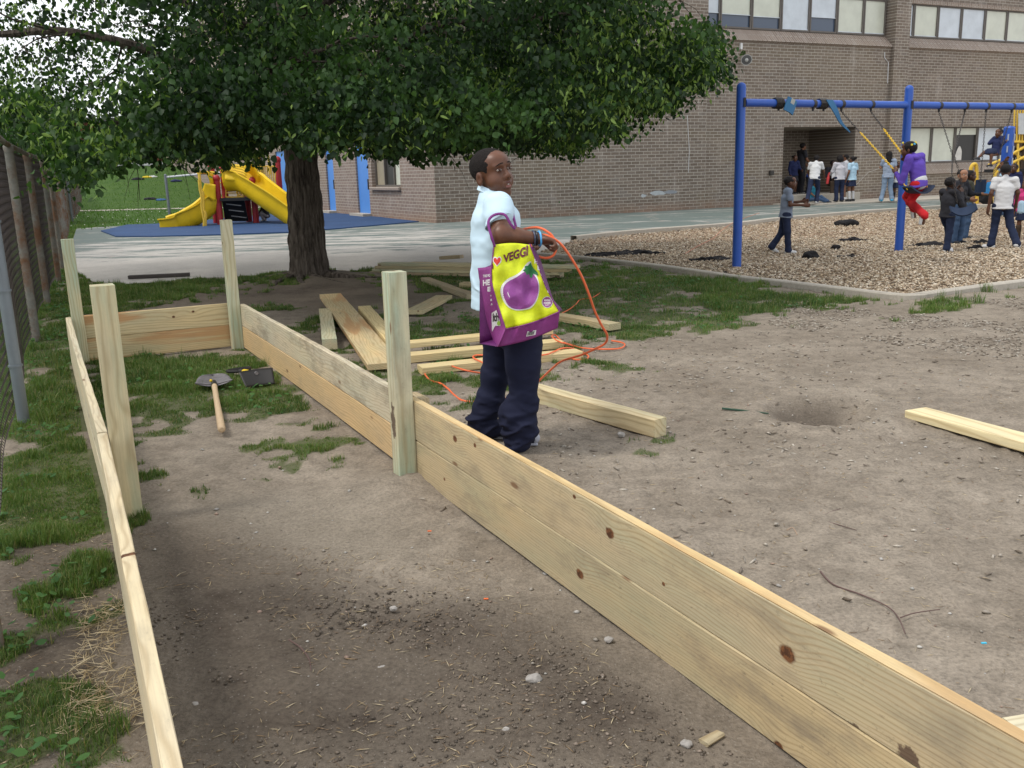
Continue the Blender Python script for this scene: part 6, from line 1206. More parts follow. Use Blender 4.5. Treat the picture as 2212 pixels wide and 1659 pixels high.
    for a in 'LR':
        if sleeve=='long': Sp+=[('c',J['sh'+a],J['el'+a],.055*s,.043*s),('c',J['el'+a],J['wr'+a]-(J['wr'+a]-J['el'+a])*.06,.044*s,.031*s)]
        else: Sp+=[('c',J['sh'+a],J['sh'+a]+(J['el'+a]-J['sh'+a])*.55,.047*s,.047*s)]
    dn=nrm(J['pel']-J['ch']); V,Fq=sdf(Sp,h,.022*s,dp,[(J['pel']+dn*.035*H,dn)]); mkobj('jacket' if sleeve=='long' else 'shirt',npmesh('s',V,Fq,True),T,top)
    if lower=='pants':
        Lp=[('c',J['hpL'],J['hpR'],.072*s,.072*s),('c',J['pel'],J['pel']+(J['ch']-J['pel'])*.15,.078*s,.075*s,lat,.8)]
        for a in 'LR':
            e=J['an'+a]+Z*.005; Lp+=[('c',J['hp'+a],J['kn'+a],.074*s,.055*s),('c',J['kn'+a],e,.055*s,.050*s),('c',e+(J['kn'+a]-e)*.12,e,.052*s,.056*s)]
        V,Fq=sdf(Lp,h,.016*s,dp); mkobj('trousers',npmesh('t',V,Fq,True),T,low)
    else:
        k=(J['knL']+J['knR'])/2; b=J['pel']+(k-J['pel'])*.72; Lp=[('c',J['pel']+Z*.02,b,.085*s,.125*s,lat,.85)]
        V,Fq=sdf(Lp,h,.016*s,lambda Q:(np.sin(np.arctan2(Q[...,1]-b[1],Q[...,0]-b[0])*14))*.006,[(b-Z*.01,-Z)]); mkobj('skirt',npmesh('k',V,Fq,True),T,low)
        if socks is not None:
            for a in 'LR': V,Fq=sdf([('c',J['kn'+a]+(J['an'+a]-J['kn'+a])*.28,J['an'+a],.043*s,.030*s)],h*.8,.01); mkobj('sock',npmesh('k',V,Fq,True),T,socks)
    for a in 'LR':
        t=J['toe'+a]; an=J['an'+a]; dwn=Z if abs(t[2])<.6 else -fwd; hl=an-t*.022*H-dwn*.022*s; to=an+t*.082*H-dwn*.026*s
        V,Fq=sdf([('c',hl,to,.033*s,.027*s,nrm(np.cross(Z,t)+1e-6),.9),('c',an,hl+t*.03,.032*s,.030*s)],h*.75,.014); so_=mkobj('shoe',npmesh('k',V,Fq,True),T,shoe)
        m=MB(); m.bar(hl-t*.012-dwn*.022*s,to+t*.012-dwn*.016*s,.055*s,.014*s,up=dwn if abs(t[2])<.6 else -fwd,bev=.004); m.build('sole',SH_W if shoe is not SH_W else plain('sole_grey',(.4,.4,.4)),so_)
    if extra: extra(T,J,s)
    return T,J
def Hof(px,py_top,g): return D(px,py_top,g[1])[2]-g[2]
def people():
    # towards the viewer is -90, right is 0, away is 90, left is 180
    g=G(1694,549); person('boy in grey polo shirt and dark jeans walking right between the blue posts, hands raised',g,-8,Hof(1705,377,g),SK1,'short',GREYP,DENIM,SH_W,lean=4,pose={'elL':(.05,.13,.64),'wrL':(.20,.06,.66),'elR':(.03,-.135,.63),'wrR':(.19,-.12,.62),'knR':(.02,-.06,.28),'anR':(.04,-.06,.05),'knL':(-.03,.055,.28),'anL':(-.15,.055,.09),'toeL':(.85,0,-.5)},h=.010)
    # swinging girl: faces away from the viewer, her back to us
    sc=D(1984,412,12.5); H=1.22; yaw=math.degrees(math.atan2(-SNRM[1],-SNRM[0]))+8; R=Rz(math.radians(yaw)); base=sc-vec(0,0,.50*H)-vec(0,0,-.09)
    inv=lambda p:tuple((R.T@(np.array(p)-base))/H)
    def beads(T,J,s):
        m=MB(); rg=np.random.default_rng(4)
        for k in range(16): a=rg.uniform(-2.4,2.4); q=J['hd']+vec(.085*math.cos(a),.085*math.sin(a),rg.uniform(.0,.09)); m.ball(q,.016,6)
        m.build('hair_beads',plain('bead_yellow',(.75,.6,.05)),T)
        m=MB()
        for k in range(5): a=rg.uniform(-2.4,2.4); q=J['hd']+vec(.088*math.cos(a),.088*math.sin(a),rg.uniform(-.02,.07)); m.ball(q,.017,6)
        m.build('hair_beads',plain('bead_blue',(.1,.45,.7)),T)
        V,Fq=sdf([('e',J['nk']-R@vec(.045,0,.02),(.06,.10,.05),R.T)],.01,.01,lambda Q:(fbm(Q*14,2)-.5)*.02); mkobj('hood',npmesh('h',V,Fq,True),T,PURP)
        V,Fq=sdf([('c',J['pel']+Z*.05,J['pel']+Z*.015,.094*s,.098*s,R@vec(0,1,0),.74)],.01,.01); mkobj('undershirt',npmesh('h',V,Fq,True),T,WHITE)
    person('girl in purple hoodie and red trousers riding the swing, yellow beads in hair',base,yaw,H,SK1,'medium',PURP,RED_,SH_W,sleeve='long',headyaw=25,pose={'pel':(0,0,.50),'ch':(.03,.02,.70),'nk':(.06,.06,.80),'hd':(.10,.08,.87),'shL':(.05,.15,.775),'shR':(.04,-.08,.79),'wrL':inv(D(1936,374,12.62)),'elL':inv(D(1948,393,12.5)),'wrR':inv(D(1964,352,12.85)),'elR':inv(D(1992,372,12.75)),'knL':inv(D(1958,424,12.95)),'anL':inv(D(1975,452,12.7)),'toeL':(-.2,0,-1),'knR':inv(D(1966,436,12.75)),'anR':inv(D(1997,466,12.3)),'toeR':(.15,0,-1)},h=.010,extra=beads)
    g=G(2040,545); H=Hof(2055,380,g); person('boy in black jacket and dark jeans with both hands raised to his face',g,20,H,SK4,'short',BLACKC,DENIM,SH_W,sleeve='long',headyaw=8,pose={'elL':(.13,.10,.66),'wrL':(.16,.04,.80),'elR':(.10,-.13,.62),'wrR':(.17,-.05,.78),'knR':(-.01,-.07,.28),'anR':(-.04,-.07,.05),'knL':(.09,.05,.29),'anL':(.09,.05,.05)},h=.010)
    g=G(2078,530); g=vec(g[0],g[1]+.2,0); H=Hof(2077,362,g); person('light skinned boy with cropped hair in black jacket and blue jeans looking at the viewer',g,-60,H,SK3,'buzz',BLACKC,JEAN,SH_B,sleeve='long',headyaw=-22,pose={'elR':(.06,-.13,.64),'wrR':(.17,-.05,.60),'elL':(.04,.15,.66),'wrL':(.14,.22,.66)},h=.010)
    g=G(2098,520); g=vec(g[0],g[1]+.25,0); H=Hof(2097,365,g); person('boy in olive jacket and jeans behind the others, looking right',g,-15,H,SK4,'short',OLIVE,JEAN,SH_B,sleeve='long',pose={'elR':(.10,-.12,.66),'wrR':(.26,-.10,.64)},h=.011)
    g=G(2158,538); H=Hof(2168,350,g); person('boy in white polo shirt and navy trousers seen from behind, walking away at the right',g,75,H,SK1,'buzz',WHITE,DENIM,SH_W,headyaw=-15,pose={'elL':(-.03,.14,.65),'wrL':(-.02,.155,.49),'elR':(.0,-.145,.65),'wrR':(.06,-.15,.51),'knL':(.04,.06,.28),'anL':(.02,.085,.05),'toeL':(.6,.8,0),'knR':(-.02,-.09,.28),'anR':(-.10,-.16,.07),'toeR':(.9,-.5,-.15)},h=.010)
    g=G(2207,520); H=Hof(2207,385,g); 
    def stripe(T,J,s):
        V,Fq=sdf([('c',J['ch']-Z*.13*s,J['pel']-Z*.02*s,.100*s,.105*s,vec(1,0,0),.74)],.011,.01); mkobj('pale_hem',npmesh('h',V,Fq,True),T,LBLUE)
        for q in 'LR': V,Fq=sdf([('c',J['kn'+q]-Z*.05,J['an'+q],.055*s,.045*s)],.011,.01); mkobj('boot',npmesh('h',V,Fq,True),T,BROWN)
    person('girl in pink top with pale blue hem and dark skirt at the right edge',g,-130,H,SK2,'bun',PINK,DENIM,SH_P,sleeve='long',lower='skirt',extra=stripe,h=.011)
    # far group by the doorway, all on the walk (z 0.05) or the step (z 0.3)
    A=lambda px,s_off=0.: None
    def on(px,t,z=.05):   # point on the walk below pixel column px, t metres out of the wall
        d=ray(px,430.); n=WT; q=W0+WT*t; k=((q-CP)@n)/(d@n); p=CP+d*k; return vec(p[0],p[1],z)
    g=on(1727,-1.1,.31); person('tall adult in black with bushy hair standing on the entrance step in profile',g,15,Hof(1735,305,g),SK2,'medium',BLACKC,BLACKC,SH_B,pose={'elL':(.05,.13,.64),'wrL':(.16,.1,.56),'elR':(.05,-.13,.64),'wrR':(.18,-.1,.55)},lean=3)
    g=on(1713,-.6,.31); person('girl in navy jacket standing at the left end of the doorway',g,-70,Hof(1714,333,g),SK1,'bun',NAVY,BLACKC,SH_B,sleeve='long',lower='skirt',pose={'elL':(.02,.14,.65),'wrL':(.14,.12,.60)})
    g=on(1745,-.5,.31); person('child in bright blue top bending behind the white shirted child at the doorway',g,10,1.2,SK1,'medium',cloth('blue',(.03,.08,.35)),BLACKC,SH_B,lean=25)
    g=on(1757,1.3); person('child in white shirt and navy trousers leaning forward at the doorway step',g,60,Hof(1756,336,g)*1.06,SK1,'medium',WHITE,DENIM,SH_W,lean=18,pose={'knR':(.10,-.06,.28),'anR':(.02,-.06,.05),'knL':(-.10,.06,.30),'anL':(-.24,.07,.08),'toeL':(.8,0,-.6),'elR':(.14,-.15,.62),'wrR':(.22,-.15,.52),'elL':(.12,.15,.62),'wrL':(.22,.14,.5)})
    g=on(1752,.55); person('child in teal shirt and jeans sitting on the walk in front of the step',vec(g[0],g[1],-.28),-40,1.3,SK2,'short',TEAL,JEAN,SH_B,lean=12,pose={'pel':(0,0,.36),'ch':(0,0,.55),'nk':(0,0,.67),'hd':(.03,0,.75),'shL':(0,.1,.64),'shR':(0,-.1,.64),'elL':(.04,.13,.5),'wrL':(.14,.1,.42),'elR':(.04,-.13,.5),'wrR':(.14,-.1,.42),'hpL':(0,.055,.34),'hpR':(0,-.055,.34),'knL':(.24,.08,.40),'knR':(.24,-.08,.36),'anL':(.42,.09,.28),'anR':(.42,-.06,.28)})
    g=on(1795,-.35,.31)
    def papers(T,J,s):
        m=MB(); c=J['wrL']*.5+J['wrR']*.5+Z*.12; m.sheet(lambda u,v:c+vec((u-.5)*.34,-.12-.06*v,.12-.24*v+.06*math.sin(u*5)),5,5); m.build('paper',plain('paper_white',(.75,.75,.76)),T,solid=.004); m=MB(); m.tube(catmull([c+vec(-.2,-.05,.08),c+vec(-.27,-.1,-.08),c+vec(-.32,-.15,-.3)],4),[.05]*9,6); m.build('red_folder',plain('folder_red',(.65,.06,.06)),T); m=MB(); 
        for q in (-.03,.03): m.box(J['hd']+vec(q,-.105,.01),(.045,.012,.03))
        m.build('sunglasses',plain('glasses_black',(.01,.01,.01),.2,.6),T)
    person('seated adult with dark sunglasses holding papers and red folder in the doorway',vec(g[0],g[1],-.05),-85,1.68,SK4,'medium',BLACKC,BROWN,SH_B,sleeve='long',pose={'pel':(0,0,.44),'ch':(0,0,.62),'nk':(0,0,.74),'hd':(.01,0,.83),'shL':(0,.11,.72),'shR':(0,-.11,.72),'elL':(.03,.15,.58),'wrL':(.14,.08,.52),'elR':(.03,-.15,.58),'wrR':(.14,-.08,.52),'hpL':(0,.055,.42),'hpR':(0,-.055,.42),'knL':(.22,.09,.43),'knR':(.22,-.09,.43),'anL':(.24,.09,.2),'anR':(.24,-.09,.2)},extra=papers)
    g=on(1812,1.2); person('girl in pale grey sweater and dark trousers, back turned, by the doorway',g,95,Hof(1813,336,g)*1.03,SK1,'afro',cloth('palegrey',(.50,.49,.52)),DENIM,SH_B,sleeve='long',lean=5,pose={'elL':(.05,.15,.64),'wrL':(.15,.14,.58)})
    g=on(1823,.2); person('child with short hair looking left over the heads at the doorway',g,150,Hof(1824,331,g),SK2,'short',WHITE,DENIM,SH_W,lower='skirt')
    g=on(1838,1.3); 
    def band(T,J,s): m=MB(); m.tube([J['hd']+vec(.085*math.cos(a),.0+.02,.085*math.sin(a)) for a in np.linspace(.3,2.9,12)],.011,5); m.build('hair_band',WHITE,T)
    person('girl in light blue shirt, navy skirt and white knee socks by the doorway',g,120,Hof(1836,335,g),SK2,'bun',LBLUE,DENIM,SH_B,lower='skirt',socks=WHITE,extra=band)
    g=on(1915,2.4); person('woman with very long black hair in grey top and light blue jeans, back turned',g,80,Hof(1915,324,g),SK3,'long',cloth('bluegrey',(.28,.33,.42)),LJEAN,SH_BL,pose={'elL':(.04,.14,.66),'wrL':(.12,.04,.74),'anL':(0,.10,.05),'anR':(0,-.10,.05)})
    g=on(1936,2.5); person('small girl in white shirt, dark skirt and black tights beside the long haired woman',g,-100,Hof(1935,347,g),SK1,'short',WHITE,DENIM,SH_W,lower='skirt',socks=BLACKC)
    # child on the blue pole, reaching down a bare leg
    g=D(2150,330,22.6); H=1.25; base=g-vec(0,0,.42*H)
    person('child in navy jacket clinging to the blue pole with one bare leg stretched',base,200,H,SK1,'short',NAVY,DENIM,SH_B,sleeve='long',lower='skirt',socks=None,pose={'pel':(0,0,.42),'ch':(-.05,0,.60),'nk':(-.06,0,.71),'hd':(-.05,0,.79),'shL':(-.05,.1,.69),'shR':(-.05,-.1,.69),'elR':(.06,-.1,.60),'wrR':(-.06,-.02,.66),'elL':(.0,.14,.58),'wrL':(-.12,.1,.62),'hpL':(0,.05,.41),'hpR':(0,-.05,.41),'knR':(.22,-.06,.43),'anR':(.36,-.06,.33),'knL':(.18,.08,.38),'anL':(.2,.1,.2)})
    g=G(2160,468); person('child in light blue shirt with one arm raised under the blue pole',g,170,Hof(2160,345,g),SK2,'short',LBLUE,JEAN,SH_B,pose={'elR':(.06,-.12,.86),'wrR':(-.02,-.06,.98),'elL':(.12,.12,.66),'wrL':(.26,.12,.62)})
    g=G(2182,470); person('child in dark navy top partly hidden behind the white shirted boy',g,-150,Hof(2182,352,g),SK4,'short',NAVY,DENIM,SH_B,sleeve='long')
    g=D(2196,330,24.6); person('person in dark brown coat standing on the far play structure deck',vec(g[0],g[1],1.09),200,1.15,SK2,'medium',BROWN,BROWN,SH_B,sleeve='long')
    # crouching child under the slides
    g=G(575,480); person('child in black shirt crouching under the tall yellow slide',vec(g[0],g[1],.03),185,1.15,SK4,'short',BLACKC,CAMO,SH_W,lean=0,pose={'pel':(-.04,0,.14),'ch':(.0,0,.34),'nk':(.03,0,.46),'hd':(.06,0,.55),'shL':(.03,.1,.43),'shR':(.03,-.1,.43),'elL':(.12,.13,.30),'wrL':(.2,.1,.16),'elR':(.12,-.13,.30),'wrR':(.2,-.1,.16),'hpL':(-.04,.06,.14),'hpR':(-.04,-.06,.14),'knL':(.16,.09,.27),'knR':(.16,-.09,.27),'anL':(.04,.09,.05),'anR':(.04,-.09,.05)})
people() #CALL
# ---------------- the boy with the bag ----------------
YB0=4.66
def Bp(px,py,dy=0.): return D(px,py,YB0+dy)
def text_mesh(txt,w_px=None):
    cu=bpy.data.curves.new('t','FONT'); cu.body=txt; cu.resolution_u=3; cu.offset=.04; ob=bpy.data.objects.new('t',cu); C.objects.link(ob); bpy.context.view_layer.update(); dg=bpy.context.evaluated_depsgraph_get(); me=bpy.data.meshes.new_from_object(ob.evaluated_get(dg)); V=np.array([v.co[:] for v in me.vertices]); Fc=[tuple(p.vertices) for p in me.polygons]; bpy.data.objects.remove(ob); return V,Fc
def boy():
    base=G(1085,962); T=thing('person','boy in light blue polo shirt and baggy navy trousers standing behind the near rail','person',base)
    sk=NT('skin_main'); v=sk.co(); c=sk.mix(sk.ramp(sk.noise(v,10,4,.6),[(.3,0),(.7,1)]),(.092,.036,.019),(.145,.060,.031)); sk.bump(sk.noise(v,260,2),.08,.001); skin=sk.fin(c,.42,.4,Subsurface_Weight=.05)
    # head frame
    al=math.radians(48); f=vec(math.cos(al),-math.sin(al),.06); f=nrm(f); u0_=vec(-.24,.04,1.); u=nrm(u0_-f*(u0_@f)); l=np.cross(u,f); R=np.stack([f,l,u],1); hc=Bp(1063,371,0)
    pr,W=headprims(hc,R,1.07)
    sh=Bp(1080,447,-.13); el=Bp(1083,508,-.23); wr=Bp(1160,515,-.19); Hh=W(-.028,0,-.055); nk=Bp(1064,434,0)
    Bd=pr+[('c',nk-Z*.02,Hh,.056,.055),('c',Bp(1072,470),Bp(1078,640),.095,.10,vec(0,1,0),.8),('c',nk,Bp(1072,470),.06,.09,vec(0,1,0),.8),('c',Bp(1072,452,.14),sh,.05,.05),
        ('c',sh-Z*.012,el,.048,.052),('c',el,el+(wr-el)*.4,.050,.043),('c',el+(wr-el)*.4,wr,.043,.026)]
    # near hand: loose fist round the cord, knuckles to the right
    d=nrm(Bp(1188,521,-.2)-wr); n=nrm(vec(.1,-.35,-1.)); Bd+=handprims(wr,d,n,.97,1.0,-1)
    # far arm mostly behind the trunk
    el2=Bp(1092,520,.18); wr2=Bp(1136,524,.06); Bd+=[('c',Bp(1072,452,.14),el2,.045,.04),('c',el2,wr2,.038,.026)]+handprims(wr2,wr2-el2,vec(0,.3,-1),.84,1.1,1)
    HN,KN,AN=Bp(1122,690,-.07),Bp(1130,795,-.09),Bp(1122,935,-.08); HF,KF,AF=Bp(1080,690,.10),Bp(1066,800,.12),Bp(1052,925,.12)
    for a,b,c_ in ((HN,KN,AN),(HF,KF,AF)): Bd+=[('c',a,b,.07,.055),('c',b,c_,.05,.035)]
    V,Fq=sdf(Bd,.0042,.016); body=mkobj('body',npmesh('body',V,Fq,True),T,skin)
    V,Fq=sdf([(q if q[0][0]=='-' else q) for q in hairprims(hc,R,1.07,'short')],.0042,.006,lambda Q:(noise3(Q*200)-.5)*.004+(noise3(Q*60)-.5)*.002)
    mkobj('hair',npmesh('hair',V,Fq,True),T,plain('boy_hair',(.013,.010,.009),.85,.2,var=.4,sc=120,bump=.8,bsc=400))
    # face details
    ew=plain('boy_eye_white',(.50,.44,.40),.25,.5); br=plain('boy_brow',(.012,.008,.006),.9); lip=plain('boy_lip',(.20,.075,.06),.38,.4); lip2=plain('boy_lip_upper',(.11,.042,.034),.42,.4); lid=plain('boy_lid',(.075,.03,.017),.5)
    for q in (1,-1):
        c=W(.0835,.031*q,.006); m=MB(); m.eball(c,R,(.0125,.0125,.0066),16); e=m.build('eye',ew,T,smooth=True); m=MB(); m.eball(c+R@vec(.0085,-.0025,.0005),R,(.0052,.0070,.0066),10); m.build('iris',plain('boy_iris',(.018,.008,.004),.15,.7),e,smooth=True)
        m=MB(); m.tube(catmull([W(.093,.017*q,.009),W(.0985,.030*q,.0128),W(.090,.045*q,.0075)],4),[.0012,.0016,.0022,.0026,.0026,.0026,.0024,.002,.0014],6); m.build('eyelid',lid,T,smooth=True)
        m=MB(); m.tube(catmull([W(.093,.018*q,.002),W(.0965,.031*q,-.0005),W(.089,.044*q,.003)],4),[.001,.0014,.0018,.002,.002,.002,.0018,.0014,.001],6); m.build('eyelid',lid,T,smooth=True)
        m=MB(); m.tube(catmull([W(.0995,.013*q,.034),W(.0975,.030*q,.033),W(.084,.049*q,.024)],4),[.0022,.0026,.0028,.0028,.0028,.0024,.002,.0016,.001],6,sq=.5); m.build('eyebrow',br,T,smooth=True)
        m=MB(); m.ball(W(.108,.0065*q,-.036),.0030,8,(1,1,.6)); m.build('nostril',br,T)
    m=MB(); m.tube(catmull([W(.084,.026,-.060),W(.0965,.010,-.0535),W(.0975,0,-.0550),W(.0965,-.010,-.0535),W(.084,-.026,-.060)],4),[.002+.0035*math.sin(math.pi*i/16) for i in range(17)],8); m.build('upper_lip',lip2,T,smooth=True)
    m=MB(); m.tube(catmull([W(.084,.024,-.063),W(.0935,.011,-.072),W(.095,0,-.0735),W(.0935,-.011,-.072),W(.084,-.024,-.063)],4),[.002+.0052*math.sin(math.pi*i/16) for i in range(17)],8); m.build('lower_lip',lip,T,smooth=True)
    m=MB(); m.tube(catmull([W(.088,.016,-.0625),W(.0955,0,-.0635),W(.088,-.016,-.0625)],4),[.001+.0022*math.sin(math.pi*i/8) for i in range(9)],8); m.build('teeth',plain('boy_teeth',(.45,.40,.36),.3,.5),T,smooth=True)
    # shirt
    st=NT('polo_cloth'); v=st.co(); c=st.mix(st.noise(v,5,4),(.50,.66,.76),(.58,.73,.82)); st.bump(st.noise(v,420,2),.2,.0008); shirt=st.fin(c,.85,.2)
    X=vec(1,0,0); Y=vec(0,1,0)
    def sd_(Q):
        q=Q-Bp(1072,560); w1=fbm(q*vec(6,6,9)+3,3,5)-.5; fold=np.sin((q[...,2]*.85+q[...,0]*.9)*58+4*w1*3)*.5+.5
        m=np.clip((-q[...,2]+.12)*3.2,0,1); return w1*.030+ -(fold**3)*.011*m*np.clip(w1*4+.6,0,1)
    dcut=Bp(1080,664)
    Sp=[('c',Bp(1072,480),Bp(1073,520),.121,.121,Y,.72),('c',Bp(1073,520),Bp(1076,600),.122,.128,Y,.78),('c',Bp(1073,600),Bp(1079,700),.126,.138,Y,.82),('c',Bp(1062,446,.12),Bp(1074,446,-.12),.060,.068),('c',nk+Z*.0,Bp(1070,470),.075,.11,Y,.75),('e',Bp(1040,500,.02),(.055,.12,.10)),
        ('c',sh+vec(-.004,.0,.004),Bp(1079,466,-.165),.072,.069),('c',Bp(1072,452,.14),Bp(1085,480,.16),.06,.058)]
    ax=nrm(Bp(1083,500,-.22)-sh); V,Fq=sdf(Sp,.0055,.026,sd_,[(dcut,-Z)])
    V_=V; sho=mkobj('polo_shirt',npmesh('shirt',V,Fq,True),T,shirt)
    # sleeve with its own open end
    s0=sh+vec(-.004,.0,.012); s1=Bp(1079,476,-.178); m=MB(); d=nrm(s1-s0+vec(.02,0,0)); a=nrm(np.cross(d,Y)); b=np.cross(d,a)
    def slv(uu,vv):
        t=vv; r=.064+.007*t+.003*math.sin(uu*6.283*3+t*5)*t; p=s0+(s1-s0)*t*1.12; an=uu*6.283; sl=.0*math.cos(an); return p+(a*math.cos(an)*1.0+b*math.sin(an)*.95)*r+d*(-.014*math.cos(an+.4))*t
    m.sheet(slv,32,10); m.build('sleeve',shirt,sho,smooth=True,solid=.004)
    m=MB(); m.tube([slv(k/32,1.0)+d*.0 for k in range(33)],.0032,6,False); m.build('sleeve_hem',shirt,sho,smooth=True)
    # collar: folded band round the neck, higher at the back
    m=MB(); cc=Bp(1062,417,0.); cx=nrm(vec(1,-.15,-.30)); cyv=Y; 
    def col(uu,vv):
        an=(uu-.5)*5.4+math.pi; r=.062+.006*vv; p=cc+cx*math.cos(an)*r*1.02+cyv*math.sin(an)*r*.95; return p+Z*(.016-.030*vv-.010*math.cos(an))+nrm(cx*math.cos(an)+cyv*math.sin(an))*(.006*vv)
    m.sheet(col,36,6); m.build('collar',plain('collar_blue',(.60,.76,.86),.8,.2,var=.05,bump=.2,bsc=400),sho,smooth=True,solid=.005)
    # trousers
    tr=NT('navy_twill'); v=tr.co(); c=tr.mix(tr.noise(v,6,5,.6),(.008,.010,.026),(.018,.021,.048)); tr.bump(tr.noise(v,300,2),.25,.001); trous=tr.fin(c,.85,.2)
    def td(Q):
        q=Q-base; w1=fbm(q*vec(7,7,13),3,7)-.5; z=q[...,2]; low=np.clip((.42-z)/.3,0,1); k=fbm(q*vec(3,3,1.5)+9,2,2); fold=1-np.abs(np.sin(z*38+q[...,0]*14*np.sign(k-.5)+w1*9)); fl=np.clip((.22-z)/.12,0,1)
        s1=(.5+.5*np.sin(z*44+q[...,0]*20+w1*7))**2; s2=(.5+.5*np.sin(z*70-q[...,0]*26+w1*9+2))**2; return w1*.014-.011*s1*np.clip(k*3-.8,0,1)*(.35+low)-.015*s2*fl*np.clip(k*2-.5,0,1)-.006*s2*low
    P3=lambda x,y,dy:Bp(x,y,dy)
    Tp=[('c',P3(1078,668,.07),P3(1115,676,-.05),.100,.105),('e',P3(1110,705,0),(.14,.155,.12)),
        ('c',P3(1128,700,-.06),P3(1130,790,-.09),.108,.088),('c',P3(1130,790,-.09),P3(1130,862,-.09),.086,.068),('c',P3(1130,862,-.09),P3(1121,890,-.09),.070,.090),('c',P3(1121,890,-.09),P3(1122,902,-.09),.090,.076),('c',P3(1122,902,-.09),P3(1123,925,-.09),.078,.080),('c',P3(1123,925,-.09),P3(1120,950,-.09),.080,.064),
        ('c',P3(1078,700,.08),P3(1078,770,.11),.100,.080),('c',P3(1078,770,.11),P3(1070,808,.12),.078,.072),('c',P3(1070,808,.12),P3(1062,858,.12),.072,.064),('c',P3(1062,858,.12),P3(1050,885,.12),.066,.072),('c',P3(1050,885,.12),P3(1036,922,.12),.070,.066),('c',P3(1040,924,.12),P3(1058,926,.12),.058,.055)]
    V,Fq=sdf(Tp,.0055,.020,td,[(P3(1110,648,0),Z)]); mkobj('trousers',npmesh('trousers',V,Fq,True),T,trous)
    # shoes
    sn=plain('shoe_navy',(.03,.035,.06),.6,var=.2); wt=plain('shoe_toe',(.38,.39,.44),.5)
    for k,(hx,hy,tx,ty,dy) in enumerate(((1108,955,1150,951,-.10),(1055,938,1092,938,.10))):
        a=G(hx,hy+6); b=G(tx,ty+8); a=a+Z*.045; b=b+Z*.038; V,Fq=sdf([('c',a,b,.045,.036),('c',a+Z*.04,a+(b-a)*.4+Z*.03,.04,.035)],.006,.02,None,[(vec(a[0],a[1],.012),-Z)]); s_=mkobj('shoe',npmesh('shoe',V,Fq,True),T,sn)
        m=MB(); dd=nrm(b-a); m.bar(a-dd*.040-Z*.038,b+dd*.026-Z*.033,.066,.014,bev=.005); m.build('sole',wt,s_,smooth=False)
        V,Fq=sdf([('c',b-dd*.004,b+dd*.006-Z*.004,.037,.035)],.005,.01,None,[(b+dd*.008,-dd)]); mkobj('toe_cap',npmesh('tc',V,Fq,True),s_,wt)
    # wristbands
    ad=nrm(wr-el)
    for off,rr,cl,nm in ((-.006,.032,(.012,.012,.016),'black_wristband'),(-.018,.033,(.05,.06,.10),'dark_wristband'),(.012,.034,(.10,.42,.80),'blue_wristband')):
        m=MB(); c=wr+ad*off; a=nrm(np.cross(ad,Z)); b=np.cross(ad,a); m.tube([c+(a*math.cos(t)+b*math.sin(t))*rr+ad*.006*math.sin(t) for t in np.linspace(0,6.283,25)],.0048,8,False); o=m.build('wristband',plain(nm,cl,.4,.4),T,smooth=True); o['label']=nm.replace('_',' ')
    # ---------------- shopping bag ----------------
    Bg=thing('shopping_bag','yellow green shopping bag with a purple eggplant hanging from the boy arm','bag',Bp(1120,740,-.3)-Z*.02)
    wn_=lambda x,y:(.007*math.sin(x*.12+y*.045)+.007*abs(math.sin(x*.10-y*.035+.5))+.004*abs(math.sin(x*.05+y*.09))+.006*math.sin(x*.05-y*.13+1.)+.005*math.sin(x*.21+y*.02))
    def front(x,y,off=0.): # the bag's front surface, bulging towards its bottom
        t=min(max((y-528)/205,0),1.2); return Bp(x,y,-.285-.075*t+wn_(x,y)*(.4+.8*t)-off)
    LE=[(529,1067),(555,1064),(581,1061),(612,1061.5),(653,1073),(711,1092)]; RE=[(529,1145),(545,1151),(571,1161),(620,1179),(656,1198),(673,1209)]
    LY=lambda t:[529+(711-529)*t,529+(673-529)*t]
    def fr(uu,vv,off=0.):
        yl,yr=LY(vv); xl=np.interp(yl,[a for a,_ in LE],[b for _,b in LE]); xr=np.interp(yr,[a for a,_ in RE],[b for _,b in RE]); x=xl+(xr-xl)*uu; y=yl+(yr-yl)*uu+5*math.sin(uu*3.14)*vv-4*math.sin(uu*3.14)*(1-vv); return front(x,y,off)
    wv=lambda n,c,rg=.5:plain(n,c,rg,.4,var=.16,sc=26,bump=.5,bsc=300)
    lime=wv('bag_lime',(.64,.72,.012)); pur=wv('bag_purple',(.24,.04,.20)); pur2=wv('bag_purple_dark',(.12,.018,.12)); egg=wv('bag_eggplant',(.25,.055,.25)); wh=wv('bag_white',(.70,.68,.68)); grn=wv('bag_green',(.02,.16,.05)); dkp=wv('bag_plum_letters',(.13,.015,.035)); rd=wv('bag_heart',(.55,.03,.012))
    m=MB(); m.sheet(fr,28,30); fo=m.build('front_panel',lime,Bg,smooth=True,solid=.0015)
    def bb(uu,vv):
        a=fr(uu,1.0); x=1076+(1205-1076)*uu; y=749+(708-749)*uu+6*math.sin(uu*3.14); b=Bp(x,y,-.33+.02*uu); return a+(b-a)*vv
    m=MB(); m.sheet(bb,28,8); m.build('bottom_band',pur,Bg,smooth=True,solid=.0015)
    # side panels
    SLE=[(579,1032),(600,1035),(656,1044),(702,1054),(749,1070)]; SRE=[(579,1061),(612,1061.5),(653,1073),(711,1092),(749,1076)]
    def sl(uu,vv,off=0.):
        y=579+170*vv; xl=np.interp(y,[a for a,_ in SLE],[b for _,b in SLE]); xr=np.interp(y,[a for a,_ in SRE],[b for _,b in SRE]); yy=y-3*uu*(1-vv); dy=(-.19+(-.105-.07*vv)*uu)+.012*math.sin(vv*9+uu*3); return Bp(xl+(xr-xl)*uu,yy,dy-off)
    m=MB(); m.sheet(sl,10,24); m.build('side_panel',pur,Bg,smooth=True,solid=.0015)
